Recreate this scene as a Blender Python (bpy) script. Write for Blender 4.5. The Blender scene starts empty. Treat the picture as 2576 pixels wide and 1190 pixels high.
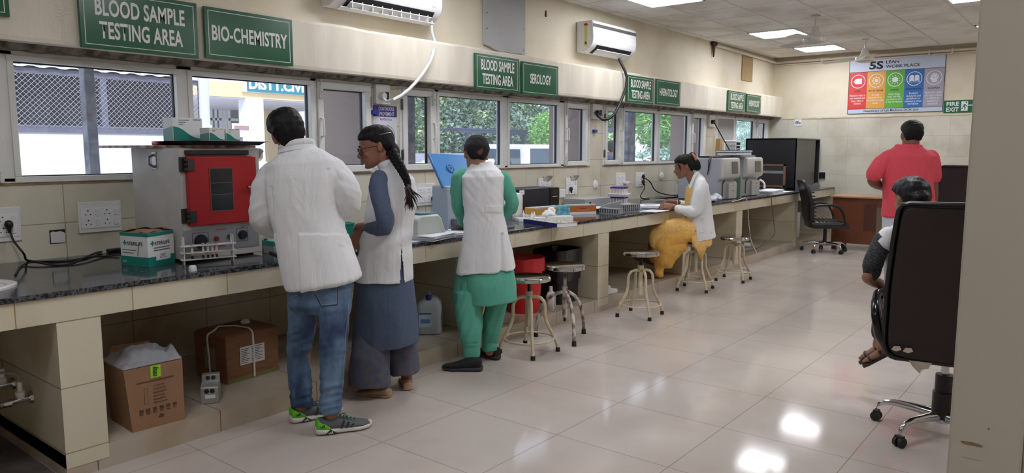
import bpy, bmesh, math, random
from mathutils import Vector, Matrix, noise
random.seed(7)
SC = bpy.context.scene
COL = SC.collection
PI = math.pi

# ------------------------------------------------------------------ camera
FPX, CX, CY = 1858.0, 1288.0, 595.0          # focal length and centre for a 2576x1190 frame
CAM = Vector((0, 0, 1.45))
YAW, PIT = math.radians(38.7), math.atan(217 / 1858.0)
FW = Vector((-math.sin(YAW) * math.cos(PIT), math.cos(YAW) * math.cos(PIT), -math.sin(PIT)))
RT = Vector((math.cos(YAW), math.sin(YAW), 0))
UP = RT.cross(FW)
FH = Vector((-math.sin(YAW), math.cos(YAW), 0))
cd = bpy.data.cameras.new('camera')
cd.sensor_width = 36; cd.sensor_fit = 'HORIZONTAL'; cd.lens = 36 * FPX / 2576
cd.clip_start = 0.02; cd.clip_end = 300
co = bpy.data.objects.new('camera', cd); COL.objects.link(co)
M3 = Matrix((RT, UP, -FW)).transposed()
co.matrix_world = Matrix.Translation(CAM) @ M3.to_4x4()
SC.camera = co

# ------------------------------------------------------------------ sky, sun, exposure
W = bpy.data.worlds.new('sky'); SC.world = W; W.use_nodes = True
nt = W.node_tree; bg = nt.nodes['Background']
bg.inputs[0].default_value = (0.86, 0.93, 1.0, 1); bg.inputs[1].default_value = 2.6
sd = bpy.data.lights.new('sun', 'SUN'); sd.energy = 4.2; sd.angle = math.radians(4); sd.color = (1, 0.96, 0.9)
so = bpy.data.objects.new('sun', sd); COL.objects.link(so)
so.rotation_euler = Vector((-0.62, 0.25, -0.78)).to_track_quat('-Z', 'Y').to_euler()
SC.view_settings.view_transform = 'Standard'; SC.view_settings.look = 'None'
SC.view_settings.exposure = 0.0; SC.view_settings.gamma = 1.0
SC.view_settings.use_curve_mapping = False
PANEL_STRENGTH = 22.5

# ------------------------------------------------------------------ geometry helpers
def V(*a): return Vector(a)
def lin(c):
    c = c / 255.0
    return c / 12.92 if c <= 0.04045 else ((c + 0.055) / 1.055) ** 2.4
def rgb(c): return (lin(c[0]), lin(c[1]), lin(c[2]), 1)
def ray(u, v): return FW + RT * ((u - CX) / FPX) - UP * ((v - CY) / FPX)
def on(u, v, x=None, y=None, z=None):
    """the point of the plane x= / y= / z= that is seen at a pixel of the photograph"""
    r = ray(u, v)
    if x is not None: t = (x - CAM.x) / r.x
    elif y is not None: t = (y - CAM.y) / r.y
    else: t = (z - CAM.z) / r.z
    return CAM + r * t
class Plane:
    """upright plane facing the camera through a base point; P(u, v, d) lies d behind it"""
    def __init__(s, base):
        s.b = Vector(base); s.k = (s.b - CAM).dot(FH)
    def __call__(s, u, v, d=0.0):
        r = ray(u, v)
        return CAM + r * ((s.k + d) / r.dot(FH))
    def px(s, d=0.0): return (s.k + d) / FPX       # metres per pixel (about)

class MB:
    def __init__(s): s.v = []; s.f = []; s.m = []
    def add(s, vs, fs, mi=0):
        o = len(s.v); s.v += [Vector(p) for p in vs]
        s.f += [tuple(i + o for i in f) for f in fs]; s.m += [mi] * len(fs); return s
    def box(s, x0, x1, y0, y1, z0, z1, mi=0, M=None):
        vs = [V(x, y, z) for x in (x0, x1) for y in (y0, y1) for z in (z0, z1)]
        if M is not None: vs = [M @ p for p in vs]
        return s.add(vs, [(0, 1, 3, 2), (4, 6, 7, 5), (0, 4, 5, 1), (2, 3, 7, 6), (0, 2, 6, 4), (1, 5, 7, 3)], mi)
    def bx(s, c, sz, mi=0, M=None):
        return s.box(c[0] - sz[0] / 2, c[0] + sz[0] / 2, c[1] - sz[1] / 2, c[1] + sz[1] / 2, c[2] - sz[2] / 2, c[2] + sz[2] / 2, mi, M)
    def loft(s, rings, mi=0, caps=True, closed=False):
        n = len(rings[0]); vs = [p for r in rings for p in r]; fs = []
        k = len(rings)
        for i in range(k if closed else k - 1):
            a, b = i * n, ((i + 1) % k) * n
            for j in range(n):
                fs.append((a + j, a + (j + 1) % n, b + (j + 1) % n, b + j))
        if caps and not closed:
            fs.append(tuple(range(n - 1, -1, -1))); fs.append(tuple((k - 1) * n + j for j in range(n)))
        return s.add(vs, fs, mi)
    def tube(s, pts, r, n=10, closed=False, mi=0, flat=1.0, caps=True, up=None, dome=False):
        pts = [Vector(p) for p in pts]; k = len(pts)
        rad = list(r) if isinstance(r, (list, tuple)) else [r] * k
        T = []
        for i in range(k):
            if closed: t = pts[(i + 1) % k] - pts[i - 1]
            else: t = pts[min(i + 1, k - 1)] - pts[max(i - 1, 0)]
            T.append(t.normalized())
        a = Vector(up) if up is not None else (V(0, 0, 1) if abs(T[0].z) < 0.9 else V(1, 0, 0))
        N = (a - T[0] * a.dot(T[0])).normalized(); rings = []
        if dome and not closed:                    # round both ends
            q = [0.35, 0.75]
            p0, p1, r0, r1 = pts[0], pts[-1], rad[0], rad[-1]
            pre = [(p0 - T[0] * r0 * math.cos(math.asin(w)) * 0.9, r0 * w) for w in q]
            post = [(p1 + T[-1] * r1 * math.cos(math.asin(w)) * 0.9, r1 * w) for w in reversed(q)]
            pts = [x[0] for x in pre] + pts + [x[0] for x in post]
            rad = [x[1] for x in pre] + rad + [x[1] for x in post]
            T = [T[0]] * 2 + T + [T[-1]] * 2; k = len(pts)
        for i in range(k):
            N = (N - T[i] * N.dot(T[i])).normalized(); B = T[i].cross(N)
            rings.append([pts[i] + (N * math.cos(w) * flat + B * math.sin(w)) * rad[i] for w in [2 * PI * j / n for j in range(n)]])
        return s.loft(rings, mi, caps, closed)
    def cyl(s, p0, p1, r0, r1=None, n=20, mi=0):
        return s.tube([p0, p1], [r0, r0 if r1 is None else r1], n, mi=mi)
    def lathe(s, prof, c=(0, 0, 0), M=None, n=28, mi=0):
        c = Vector(c); rings = []
        for r, z in prof:
            ring = [V(r * math.cos(2 * PI * j / n), r * math.sin(2 * PI * j / n), z) for j in range(n)]
            rings.append([(c + (M @ p if M is not None else p)) for p in ring])
        return s.loft(rings, mi)
    def ell(s, c, rx, ry, rz, n=18, m=12, M=None, mi=0):
        c = Vector(c); rings = []
        for i in range(1, m):
            t = PI * i / m
            ring = [V(rx * math.sin(t) * math.cos(2 * PI * j / n), ry * math.sin(t) * math.sin(2 * PI * j / n), -rz * math.cos(t)) for j in range(n)]
            rings.append([c + (M @ p if M is not None else p) for p in ring])
        o = len(s.v); s.loft(rings, mi, caps=False)
        bot = V(0, 0, -rz); top = V(0, 0, rz)
        if M is not None: bot, top = M @ bot, M @ top
        q = len(s.v); s.v += [c + bot, c + top]; last = o + (m - 2) * n
        for j in range(n):
            s.f.append((q, o + (j + 1) % n, o + j)); s.f.append((q + 1, last + j, last + (j + 1) % n)); s.m += [mi, mi]
        return s
    def prism(s, poly, o, U_, V_, W_, mi=0):
        o, U_, V_, W_ = Vector(o), Vector(U_), Vector(V_), Vector(W_)
        a = [o + U_ * p[0] + V_ * p[1] for p in poly]; b = [p + W_ for p in a]
        return s.loft([a, b], mi)
    def hbar(s, x0, x1, y0, y1, z0, z1, w, mi=0):
        """rectangular frame in the plane x = const, bars of width w"""
        s.box(x0, x1, y0, y1, z0, z0 + w, mi); s.box(x0, x1, y0, y1, z1 - w, z1, mi)
        s.box(x0, x1, y0, y0 + w, z0 + w, z1 - w, mi); s.box(x0, x1, y1 - w, y1, z0 + w, z1 - w, mi); return s
    def mesh(s, name, off=None):
        me = bpy.data.meshes.new(name)
        vs = [tuple(p - off) for p in s.v] if off is not None else [tuple(p) for p in s.v]
        me.from_pydata(vs, [], s.f); me.polygons.foreach_set('material_index', s.m); me.update()
        b = bmesh.new(); b.from_mesh(me); bmesh.ops.recalc_face_normals(b, faces=b.faces); b.to_mesh(me); b.free()
        return me
    def build(s, name, mats, parent=None, smooth=False, bevel=0, world=False, seg=2):
        off = wloc(parent) if (world and parent is not None) else None
        return link(name, s.mesh(name, off), mats, parent, smooth, bevel, seg)

def wloc(o):
    p = Vector((0, 0, 0))
    while o is not None: p += o.location; o = o.parent
    return p
def link(name, me, mats, parent=None, smooth=False, bevel=0, seg=2):
    o = bpy.data.objects.new(name, me); COL.objects.link(o)
    for m in (mats if isinstance(mats, (list, tuple)) else [mats]): me.materials.append(m)
    if smooth:
        me.polygons.foreach_set('use_smooth', [True] * len(me.polygons)); me.set_sharp_from_angle(angle=math.radians(smooth if smooth > 1 else 40))
    if bevel:
        b = o.modifiers.new('bevel', 'BEVEL'); b.width = bevel; b.segments = seg; b.limit_method = 'ANGLE'; b.angle_limit = math.radians(40)
        me.polygons.foreach_set('use_smooth', [True] * len(me.polygons)); me.set_sharp_from_angle(angle=math.radians(50))
    if parent is not None: o.parent = parent
    return o
def tag(o, label=None, cat=None, group=None, kind=None):
    if label: o['label'] = label
    if cat: o['category'] = cat
    if group: o['group'] = group
    if kind: o['kind'] = kind
    return o
def thing(name, label, cat, loc=(0, 0, 0), rz=0.0, group=None):
    o = bpy.data.objects.new(name, None); o.empty_display_size = 0.05; COL.objects.link(o)
    o.location = loc; o.rotation_euler = (0, 0, rz)
    return tag(o, label, cat, group)
def dup(root, loc=None, rz=None, label=None, group=None):
    r = root.copy(); COL.objects.link(r)
    if loc is not None: r.location = loc
    if rz is not None: r.rotation_euler = (0, 0, rz)
    if label: r['label'] = label
    if group: r['group'] = group
    for ch in list(root.children):
        c = ch.copy(); COL.objects.link(c); c.parent = r
        for g in ch.children:
            d = g.copy(); COL.objects.link(d); d.parent = c
    return r
def struct(o): o['kind'] = 'structure'; return o
def evald(o):
    dg = bpy.context.evaluated_depsgraph_get(); dg.update()
    me = bpy.data.meshes.new_from_object(o.evaluated_get(dg)); return me
def fuse(mb, voxel, smooth=5, factor=0.5):
    """one continuous skin around overlapping closed shapes"""
    me = mb.mesh('fuse'); o = bpy.data.objects.new('fuse', me); COL.objects.link(o)
    r = o.modifiers.new('r', 'REMESH'); r.mode = 'VOXEL'; r.voxel_size = voxel
    if smooth:
        q = o.modifiers.new('s', 'SMOOTH'); q.factor = factor; q.iterations = smooth
    out = evald(o); bpy.data.objects.remove(o); bpy.data.meshes.remove(me); out.materials.clear(); return out
def displace(me, fn):
    me.update(); n = [v.normal.copy() for v in me.vertices]
    for v, k in zip(me.vertices, n):
        v.co += k * fn(v.co)
    me.update()
def cutout(me, test):
    b = bmesh.new(); b.from_mesh(me)
    bmesh.ops.delete(b, geom=[f for f in b.faces if test(f.calc_center_median(), f.normal)], context='FACES')
    b.to_mesh(me); b.free()
def N3(p, s=1.0): return noise.noise(Vector(p) * s)
def lettering(name, body, m, o, U_, V_, width=None, height=None, parent=None, lift=0.0015, bold=0.0, align='C', depth=0.0008, line=1.0, world=True, spacing=1.0):
    """writing as thin raised letters; o is the centre (or left middle) of the text block, U_ and V_ its directions"""
    cu = bpy.data.curves.new(name, 'FONT'); cu.body = body; cu.size = 1; cu.offset = bold; cu.resolution_u = 3; cu.space_line = line
    cu.align_x = 'CENTER' if align == 'C' else 'LEFT'; cu.space_character = spacing
    t = bpy.data.objects.new(name, cu); COL.objects.link(t); me = evald(t)
    bpy.data.objects.remove(t); bpy.data.curves.remove(cu)
    if not me.vertices: return None
    xs = [v.co.x for v in me.vertices]; ys = [v.co.y for v in me.vertices]
    x0, x1, y0, y1 = min(xs), max(xs), min(ys), max(ys)
    sy = height / (y1 - y0) if height else None
    sx = width / (x1 - x0) if width else None
    if sx is None: sx = sy
    if sy is None: sy = sx
    U_, V_, o = Vector(U_).normalized(), Vector(V_).normalized(), Vector(o); Wn = U_.cross(V_)
    off = wloc(parent) if (parent is not None and world) else Vector((0, 0, 0))
    ox = (x0 + x1) / 2 if align == 'C' else x0
    for v in me.vertices:
        v.co = o + U_ * ((v.co.x - ox) * sx) + V_ * ((v.co.y - (y0 + y1) / 2) * sy) + Wn * lift - off
    return link(name, me, m, parent)

# ------------------------------------------------------------------ materials
MATS = {}
def mat(name, col, rough=0.5, metal=0.0, var=0.0, vscale=8.0, col2=None, bump=0.0, bscale=60.0, coat=0.0, spec=0.5, emit=None, estr=0.0, trans=0.0, alpha=1.0, stretch=None, sheen=0.0):
    m = bpy.data.materials.new(name); m.use_nodes = True; n = m.node_tree.nodes; l = m.node_tree.links
    b = n['Principled BSDF']; b.inputs['Base Color'].default_value = rgb(col); b.inputs['Roughness'].default_value = rough
    b.inputs['Metallic'].default_value = metal; b.inputs['Coat Weight'].default_value = coat
    b.inputs['Specular IOR Level'].default_value = spec; b.inputs['Transmission Weight'].default_value = trans
    b.inputs['Alpha'].default_value = alpha; b.inputs['Sheen Weight'].default_value = sheen
    if emit: b.inputs['Emission Color'].default_value = rgb(emit); b.inputs['Emission Strength'].default_value = estr
    if var or bump or col2:
        tc = n.new('ShaderNodeTexCoord'); mp = n.new('ShaderNodeMapping'); l.new(tc.outputs['Object'], mp.inputs[0])
        if stretch: mp.inputs['Scale'].default_value = stretch
    if var or col2:
        t = n.new('ShaderNodeTexNoise'); t.inputs['Scale'].default_value = vscale; t.inputs['Detail'].default_value = 5
        l.new(mp.outputs[0], t.inputs['Vector'])
        r = n.new('ShaderNodeValToRGB'); c2 = rgb(col2) if col2 else tuple(x * (1 - var) for x in rgb(col)[:3]) + (1,)
        r.color_ramp.elements[0].color = c2; r.color_ramp.elements[0].position = 0.38
        r.color_ramp.elements[1].color = rgb(col); r.color_ramp.elements[1].position = 0.6
        l.new(t.outputs['Fac'], r.inputs[0]); l.new(r.outputs[0], b.inputs['Base Color'])
    if bump:
        t2 = n.new('ShaderNodeTexNoise'); t2.inputs['Scale'].default_value = bscale; t2.inputs['Detail'].default_value = 4
        l.new(mp.outputs[0], t2.inputs['Vector'])
        bp = n.new('ShaderNodeBump'); bp.inputs['Strength'].default_value = bump; bp.inputs['Distance'].default_value = 0.01
        l.new(t2.outputs['Fac'], bp.inputs['Height']); l.new(bp.outputs[0], b.inputs['Normal'])
    MATS[name] = m; return m
def node(m, kind, **kw):
    x = m.node_tree.nodes.new(kind)
    for k, v in kw.items(): setattr(x, k, v)
    return x
def tilemat(name, col, grout, ua, va, uo, vo, us, vs, gap=0.004, rough=0.25, var=0.06, offset=0.0, stain=None):
    """flat tiles in the plane of two world axes (ua, va) with origin and size"""
    m = mat(name, col, rough); nt_ = m.node_tree; l = nt_.links; b = nt_.nodes['Principled BSDF']
    g = node(m, 'ShaderNodeNewGeometry'); s = node(m, 'ShaderNodeSeparateXYZ'); l.new(g.outputs['Position'], s.inputs[0])
    cb = node(m, 'ShaderNodeCombineXYZ'); ix = {'x': 0, 'y': 1, 'z': 2}
    for k, (a, o_) in enumerate(((ua, uo), (va, vo))):
        d = node(m, 'ShaderNodeMath', operation='SUBTRACT'); l.new(s.outputs[ix[a]], d.inputs[0]); d.inputs[1].default_value = o_; l.new(d.outputs[0], cb.inputs[k])
    br = node(m, 'ShaderNodeTexBrick'); br.offset = offset; br.squash = 1
    br.inputs['Scale'].default_value = 1; br.inputs['Brick Width'].default_value = us; br.inputs['Row Height'].default_value = vs
    br.inputs['Mortar Size'].default_value = gap; br.inputs['Mortar Smooth'].default_value = 0.3; br.inputs['Bias'].default_value = 0
    c1 = rgb(col); br.inputs['Color1'].default_value = c1; br.inputs['Color2'].default_value = tuple(x * (1 - var) for x in c1[:3]) + (1,)
    br.inputs['Mortar'].default_value = rgb(grout); l.new(cb.outputs[0], br.inputs['Vector'])
    nz = node(m, 'ShaderNodeTexNoise'); nz.inputs['Scale'].default_value = 2.2; nz.inputs['Detail'].default_value = 6; l.new(g.outputs['Position'], nz.inputs['Vector'])
    mx = node(m, 'ShaderNodeMix', data_type='RGBA', blend_type='MULTIPLY'); mx.inputs['Factor'].default_value = 1
    rp = node(m, 'ShaderNodeValToRGB'); st = stain or (225, 222, 216)
    rp.color_ramp.elements[0].color = rgb(st); rp.color_ramp.elements[0].position = 0.3; rp.color_ramp.elements[1].color = (1, 1, 1, 1); rp.color_ramp.elements[1].position = 0.55
    l.new(nz.outputs['Fac'], rp.inputs[0]); l.new(br.outputs['Color'], mx.inputs['A']); l.new(rp.outputs[0], mx.inputs['B']); l.new(mx.outputs['Result'], b.inputs['Base Color'])
    return m
def glassmat(name, tint=(255, 255, 255), haze=0.0, gloss=0.06, hazecol=(225, 230, 240)):
    m = bpy.data.materials.new(name); m.use_nodes = True; n = m.node_tree.nodes; l = m.node_tree.links; n.clear()
    out = n.new('ShaderNodeOutputMaterial'); tr = n.new('ShaderNodeBsdfTransparent'); tr.inputs[0].default_value = rgb(tint)
    gl = n.new('ShaderNodeBsdfGlossy'); gl.inputs['Roughness'].default_value = 0.03
    mx = n.new('ShaderNodeMixShader'); mx.inputs[0].default_value = gloss; l.new(tr.outputs[0], mx.inputs[1]); l.new(gl.outputs[0], mx.inputs[2])
    if haze:
        df = n.new('ShaderNodeBsdfTranslucent'); df.inputs[0].default_value = rgb(hazecol)
        m2 = n.new('ShaderNodeMixShader'); m2.inputs[0].default_value = haze; l.new(mx.outputs[0], m2.inputs[1]); l.new(df.outputs[0], m2.inputs[2]); l.new(m2.outputs[0], out.inputs[0])
    else: l.new(mx.outputs[0], out.inputs[0])
    return m

white_pl = mat('white plastic', (226, 226, 224), 0.35)
white_al = mat('white window aluminium', (222, 222, 218), 0.4, var=0.06, vscale=3)
dark_rubber = mat('black rubber', (26, 26, 28), 0.6)
black_pl = mat('black plastic', (24, 24, 26), 0.4)
black_gloss = mat('black gloss', (16, 16, 20), 0.15)
chrome = mat('chrome', (205, 205, 208), 0.12, 1.0)
steel = mat('steel', (150, 150, 150), 0.35, 1.0, var=0.15)
gasket = mat('window gasket', (18, 16, 22), 0.6)
green_bd = mat('green sign board', (22, 92, 60), 0.22, var=0.08, vscale=2)
sign_white = mat('sign white', (228, 230, 228), 0.4)
ink = mat('ink', (30, 32, 40), 0.6)
grey_ink = mat('grey ink', (110, 112, 118), 0.6)
paper = mat('paper', (232, 234, 240), 0.7)
cable_blk = mat('black cable', (18, 18, 20), 0.45)
# ------------------------------------------------------------------ setting
XW, YF, ZC = -4.58, 12.85, 3.0        # left wall, far wall, ceiling
CTX, CTZ = -3.48, 0.848               # counter front edge and counter top

paint = mat('cream wall paint', (226, 217, 198), 0.6, var=0.10, vscale=1.6, col2=(214, 203, 178), bump=0.08, bscale=40)
band_m = mat('stained white lintel paint', (228, 221, 206), 0.6, col2=(216, 207, 192), vscale=2.6, stretch=(2, 2.4, 0.5), bump=0.10, bscale=25)
rough_m = mat('broken plaster', (150, 138, 122), 0.9, col2=(84, 74, 66), vscale=14, bump=0.9, bscale=30)
tile_l = tilemat('cream tile left wall', (214, 208, 190), (164, 146, 116), 'y', 'z', 1.668 - 4.75, 0.743 - 3.0, 0.475, 0.30, gap=0.003)
tile_b = tilemat('cream tile far wall', (216, 212, 198), (186, 178, 158), 'x', 'z', -2.83 - 4.8, 1.05 - 3.1, 0.48, 0.31, gap=0.002)
tile_c = tilemat('cream tile counter front', (214, 206, 184), (160, 142, 112), 'y', 'z', 1.054 - 4.75, 0.415 - 2.95, 0.475, 0.295, gap=0.003, stain=(232, 224, 208))
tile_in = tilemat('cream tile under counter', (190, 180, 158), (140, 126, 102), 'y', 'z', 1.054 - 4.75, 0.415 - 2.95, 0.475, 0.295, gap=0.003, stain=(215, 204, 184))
tile_p = tilemat('plinth tile', (188, 176, 160), (110, 96, 84), 'y', 'x', 1.935 - 6.0, -3.48 - 6, 0.6, 0.6, gap=0.003, stain=(232, 222, 208))
floor_m = tilemat('polished floor tile', (190, 180, 173), (140, 128, 118), 'x', 'y', -2.10 - 6.25, 2.99 - 6.25, 0.625, 0.625, gap=0.0022, rough=0.09, var=0.04, stain=(246, 243, 240))
ceil_m = tilemat('ceiling board', (236, 234, 230), (176, 172, 166), 'x', 'y', -3.84 - 6.0, 0.2 - 6.0, 0.6, 0.6, gap=0.006, rough=0.8, var=0.05)
for m_ in (floor_m,):
    m_.node_tree.nodes['Principled BSDF'].inputs['Specular IOR Level'].default_value = 0.20

def graniteset(m):
    n, l = m.node_tree.nodes, m.node_tree.links; b = n['Principled BSDF']
    g = n.new('ShaderNodeNewGeometry'); v = n.new('ShaderNodeTexVoronoi'); v.inputs['Scale'].default_value = 90; l.new(g.outputs['Position'], v.inputs['Vector'])
    r = n.new('ShaderNodeValToRGB'); e = r.color_ramp.elements
    e[0].color = rgb((22, 23, 27)); e[0].position = 0.25; e[1].color = rgb((84, 88, 96)); e[1].position = 0.95
    s = n.new('ShaderNodeSeparateColor'); l.new(v.outputs['Color'], s.inputs[0]); l.new(s.outputs[0], r.inputs[0]); l.new(r.outputs[0], b.inputs['Base Color'])
granite = mat('polished black granite', (36, 38, 42), 0.09); graniteset(granite)
granite_e = mat('rough granite edge', (60, 62, 66), 0.5, bump=0.6, bscale=50); graniteset(granite_e)

# floor, with the lower dirty patch below the sink bay
struct(MB().box(-4.58, 3.2, -3.2, YF + 0.02, -0.08, 0).build('floor', floor_m))
struct(MB().box(-4.6, 3.2, -3.2, YF - 0.10, ZC, ZC + 0.05).build('ceiling', ceil_m))
tg = MB()
for k in range(-2, 12):
    x = -3.84 + 0.6 * k
    if -4.58 < x < 3.2: tg.box(x - 0.011, x + 0.011, -3.2, YF - 0.1, ZC - 0.004, ZC + 0.002)
struct(tg.build('trim_1', mat('ceiling grid bar', (208, 206, 200), 0.4)))
sl = MB(); sl.box(-5.6, 3.4, -3.4, YF + 0.3, 3.12, 3.3); sl.box(-4.62, 3.2, YF - 0.10, YF + 0.02, ZC + 0.055, 3.12)
struct(sl.build('roof_slab', mat('roof concrete', (150, 140, 122), 0.8)))

# left wall: dado, piers between windows, lintel band, upper wall
PIERS = [(-3.2, 0.55), (3.93, 4.23), (7.12, 7.40), (10.22, 10.56), (12.76, YF)]
w = MB()
w.box(XW - 0.24, XW, -3.2, YF, -0.08, 1.268, 1)
for a, b in PIERS: w.box(XW - 0.24, XW, a, b, 1.268, 1.99, 1)
wl = struct(w.build('wall_left', [paint, tile_l]))
struct(MB().box(XW - 0.24, XW + 0.03, -3.2, YF, 2.0, 3.12).build('wall_left_upper', paint))
bd = MB()                                                    # uneven lintel band
n = 90; rings = []
for i in range(n + 1):
    y = -3.2 + (YF + 3.2) * i / n
    a = 0.006 * N3((y * 2.2, 1, 0)); c = 0.007 * N3((y * 1.6, 5, 0)); t = 0.008 * N3((y * 3, 9, 0))
    rings.append([V(XW, y, 2.012 + a), V(-4.385, y, 2.008 + a), V(-4.38 + c * 0.5, y, 2.03 + a), V(-4.38 + c * 0.5, y, 2.325 + t), V(-4.40, y, 2.345 + t), V(XW, y, 2.36 + t)])
bd.loft(rings); bm_ = struct(bd.build('trim_2', band_m))
ug = MB(); rings = []
for i in range(260):
    y = 0.2 + (12.8 - 0.2) * i / 259
    q = 0.018 * N3((y * 7, 0, 3)); p = 0.010 * N3((y * 11, 7, 3))
    rings.append([V(XW - 0.03, y, 1.972 + p * 0.6), V(XW + 0.055 + q, y, 1.978 + p), V(XW + 0.10 + q, y, 2.014), V(XW - 0.03, y, 2.014)])
ug.loft(rings); struct(ug.build('trim_3', rough_m))         # broken plaster under the lintel
# sills: thin dirty mortar line under every window
sm = MB()
for a, b in ((0.55, 3.93), (4.23, 7.12), (7.40, 10.22), (10.56, 12.76)): sm.box(XW - 0.06, XW + 0.006, a, b, 1.262, 1.276)
struct(sm.build('trim_4', mat('dirty mortar', (150, 126, 98), 0.9, var=0.3, vscale=20)))
# far wall with a small ledge where the tiles end
f_ = MB(); f_.box(-4.82, 3.2, YF, YF + 0.2, -0.08, 1.985, 1); f_.box(-4.82, 3.2, YF, YF + 0.2, 1.985, 3.12, 0)
struct(f_.build('wall_far', [paint, tile_b]))
e_ = MB(); rings = []
for i in range(120):
    x = -4.38 + 6.4 * i / 119; q = 0.008 * N3((x * 6, 2, 0)); p = 0.006 * N3((x * 9, 4, 0))
    rings.append([V(x, YF + 0.01, 1.97 + p), V(x, YF - 0.008 - abs(q), 1.972 + p), V(x, YF - 0.010, 1.995 + p), V(x, YF + 0.01, 2.0)])
e_.loft(rings); struct(e_.build('trim_5', mat('chipped ledge paint', (222, 212, 190), 0.7, var=0.15, vscale=12)))
# unseen right and rear walls that close the room
struct(MB().box(3.2, 3.4, -3.4, YF + 0.2, -0.08, 3.12).build('wall_right', paint))
struct(MB().box(-4.8, 3.4, -3.4, -3.2, -0.08, 3.12).build('wall_rear', paint))
# near partition end at the right of the view
alu = mat('painted partition panel', (196, 189, 174), 0.45, var=0.04, vscale=2, bump=0.02)
pe = MB(); pe.box(-0.150, -0.062, 1.20, 1.32, 0, ZC); pe.box(-0.062, 0.05, 1.216, 1.31, 0, ZC); pe.box(-0.058, 0.045, 1.206, 1.22, 1.335, ZC)
po = struct(pe.build('wall_partition', alu, bevel=0.003))
wd = MB(); wd.box(0.05, 1.3, 1.19, 1.33, 0, ZC); struct(wd.build('door_1', mat('tan door frame', (188, 150, 112), 0.5, var=0.1)))
st = MB()
for (u0, v0, u1, v1) in ((2410, 1104, 2480, 1128), (2414, 1146, 2476, 1160), (2485, 1075, 2490, 1083)):
    a, b = on(u0, v0, y=1.2), on(u1, v1, y=1.2); c = (a + b) / 2; h = (b - a) / 2
    q = []
    for j in range(22):
        w_ = 2 * PI * j / 22; rr = 0.75 + 0.35 * N3((math.cos(w_) * 2, math.sin(w_) * 2, u0))
        q.append((c.x + abs(h.x) * rr * math.cos(w_), c.z + abs(h.z) * rr * math.sin(w_)))
    st.prism(q, V(0, 1.1996, 0), V(1, 0, 0), V(0, 0, 1), V(0, -0.0003, 0))
st.build('dirt', mat('old glue stain', (150, 122, 92), 0.8, var=0.3, vscale=60), po, world=True)

# ------------------------------------------------------------------ windows
glass = glassmat('dusty window glass', (236, 240, 248), haze=0.038, gloss=0.05)
FX0, FX1 = XW - 0.075, XW + 0.004
def pane(win, y0, y1, z0, z1):
    MB().box(XW - 0.045, XW - 0.041, y0, y1, z0, z1).build('pane', glass, win)
    MB().hbar(XW - 0.055, XW - 0.030, y0, y1, z0, z1, 0.008).build('gasket', gasket, win)
def hinge_at(parent, y, z):
    h = MB(); h.cyl((FX1 + 0.010, y, z - 0.045), (FX1 + 0.010, y, z + 0.045), 0.007, n=8); h.box(FX1, FX1 + 0.004, y - 0.02, y + 0.02, z - 0.042, z + 0.042)
    h.build('hinge', steel, parent)
def sash(win, y0, y1, z0, z1, hs):
    """opening side leaf; hs = the side (-1 / 1) its hinges are on"""
    s = MB().hbar(FX0 + 0.01, FX1 + 0.016, y0, y1, z0, z1, 0.052).build('sash', white_al, win, bevel=0.005)
    pane(win, y0 + 0.05, y1 - 0.05, z0 + 0.05, z1 - 0.05)
    yh = y1 - 0.004 if hs > 0 else y0 + 0.004
    for z in (z0 + 0.13, z1 - 0.13): hinge_at(s, yh, z)
    yl = y0 + 0.024 if hs > 0 else y1 - 0.024; zm = (z0 + z1) / 2; x = FX1 + 0.016
    h = MB(); h.tube([(x, yl, zm - 0.07), (x + 0.03, yl, zm - 0.06), (x + 0.03, yl, zm + 0.06), (x, yl, zm + 0.07)], 0.008, 8)
    h.build('handle', white_pl, s, smooth=True)
    b = MB()
    for zz in (z1 - 0.075, z0 + 0.05):
        b.cyl((x + 0.012, yl, zz - 0.05), (x + 0.012, yl, zz + 0.09), 0.005, n=8); b.box(x, x + 0.01, yl - 0.014, yl + 0.014, zz - 0.05, zz + 0.05)
        b.cyl((x + 0.012, yl, zz), (x + 0.035, yl, zz), 0.004, n=6)
    b.build('bolt', white_al, s)
def window(name, y0, y1, cells, z0=1.27, z1=1.985, glz=(1.305, 1.925)):
    """cells: ('g', y0, y1) fixed glazing, ('s', y0, y1, hinge side) side leaf"""
    w = struct(thing(name, None, None, (0, 0, 0)))
    f = MB(); f.hbar(FX0, FX1, y0, y1, z0, z1, 0.032)
    ed = []
    for c in cells:
        if c[0] == 'g':
            f.hbar(FX0 + 0.008, FX1 + 0.008, c[1] - 0.03, c[2] + 0.03, glz[0] - 0.03, glz[1] + 0.03, 0.032)
            pane(w, c[1], c[2], *glz)
    gs = [c for c in cells if c[0] == 'g']
    for c in cells:                                          # fill bars between cells
        ed += [c[1], c[2]]
    xs = sorted(ed)
    for i in range(1, len(xs) - 1, 2): f.box(FX0, FX1, xs[i], xs[i + 1], z0 + 0.01, z1 - 0.01)
    f.box(FX0, FX1 - 0.004, y0 + 0.01, y1 - 0.01, glz[1] + 0.01, z1 - 0.005); f.box(FX0, FX1 - 0.004, y0 + 0.01, y1 - 0.01, z0 + 0.005, glz[0] - 0.01)
    for c in gs: pass
    f.build('window_frame', white_al, w, bevel=0.003)
    for c in cells:
        if c[0] == 's': sash(w, c[1], c[2], z0 + 0.012, z1 - 0.03, c[3])
    return w
window('window_1', 0.55, 3.93, [('s', 0.72, 1.385, -1), ('g', 1.466, 2.355), ('g', 2.455, 3.355), ('s', 3.41, 3.915, 1)])
window('window_2', 4.23, 7.12, [('s', 4.255, 4.63, -1), ('g', 4.693, 5.565), ('g', 5.667, 6.515), ('s', 6.61, 7.06, 1)])
window('window_3', 7.40, 10.22, [('s', 7.43, 7.79, -1), ('g', 7.877, 8.71), ('g', 8.79, 9.66), ('s', 9.73, 10.16, 1)])
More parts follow.
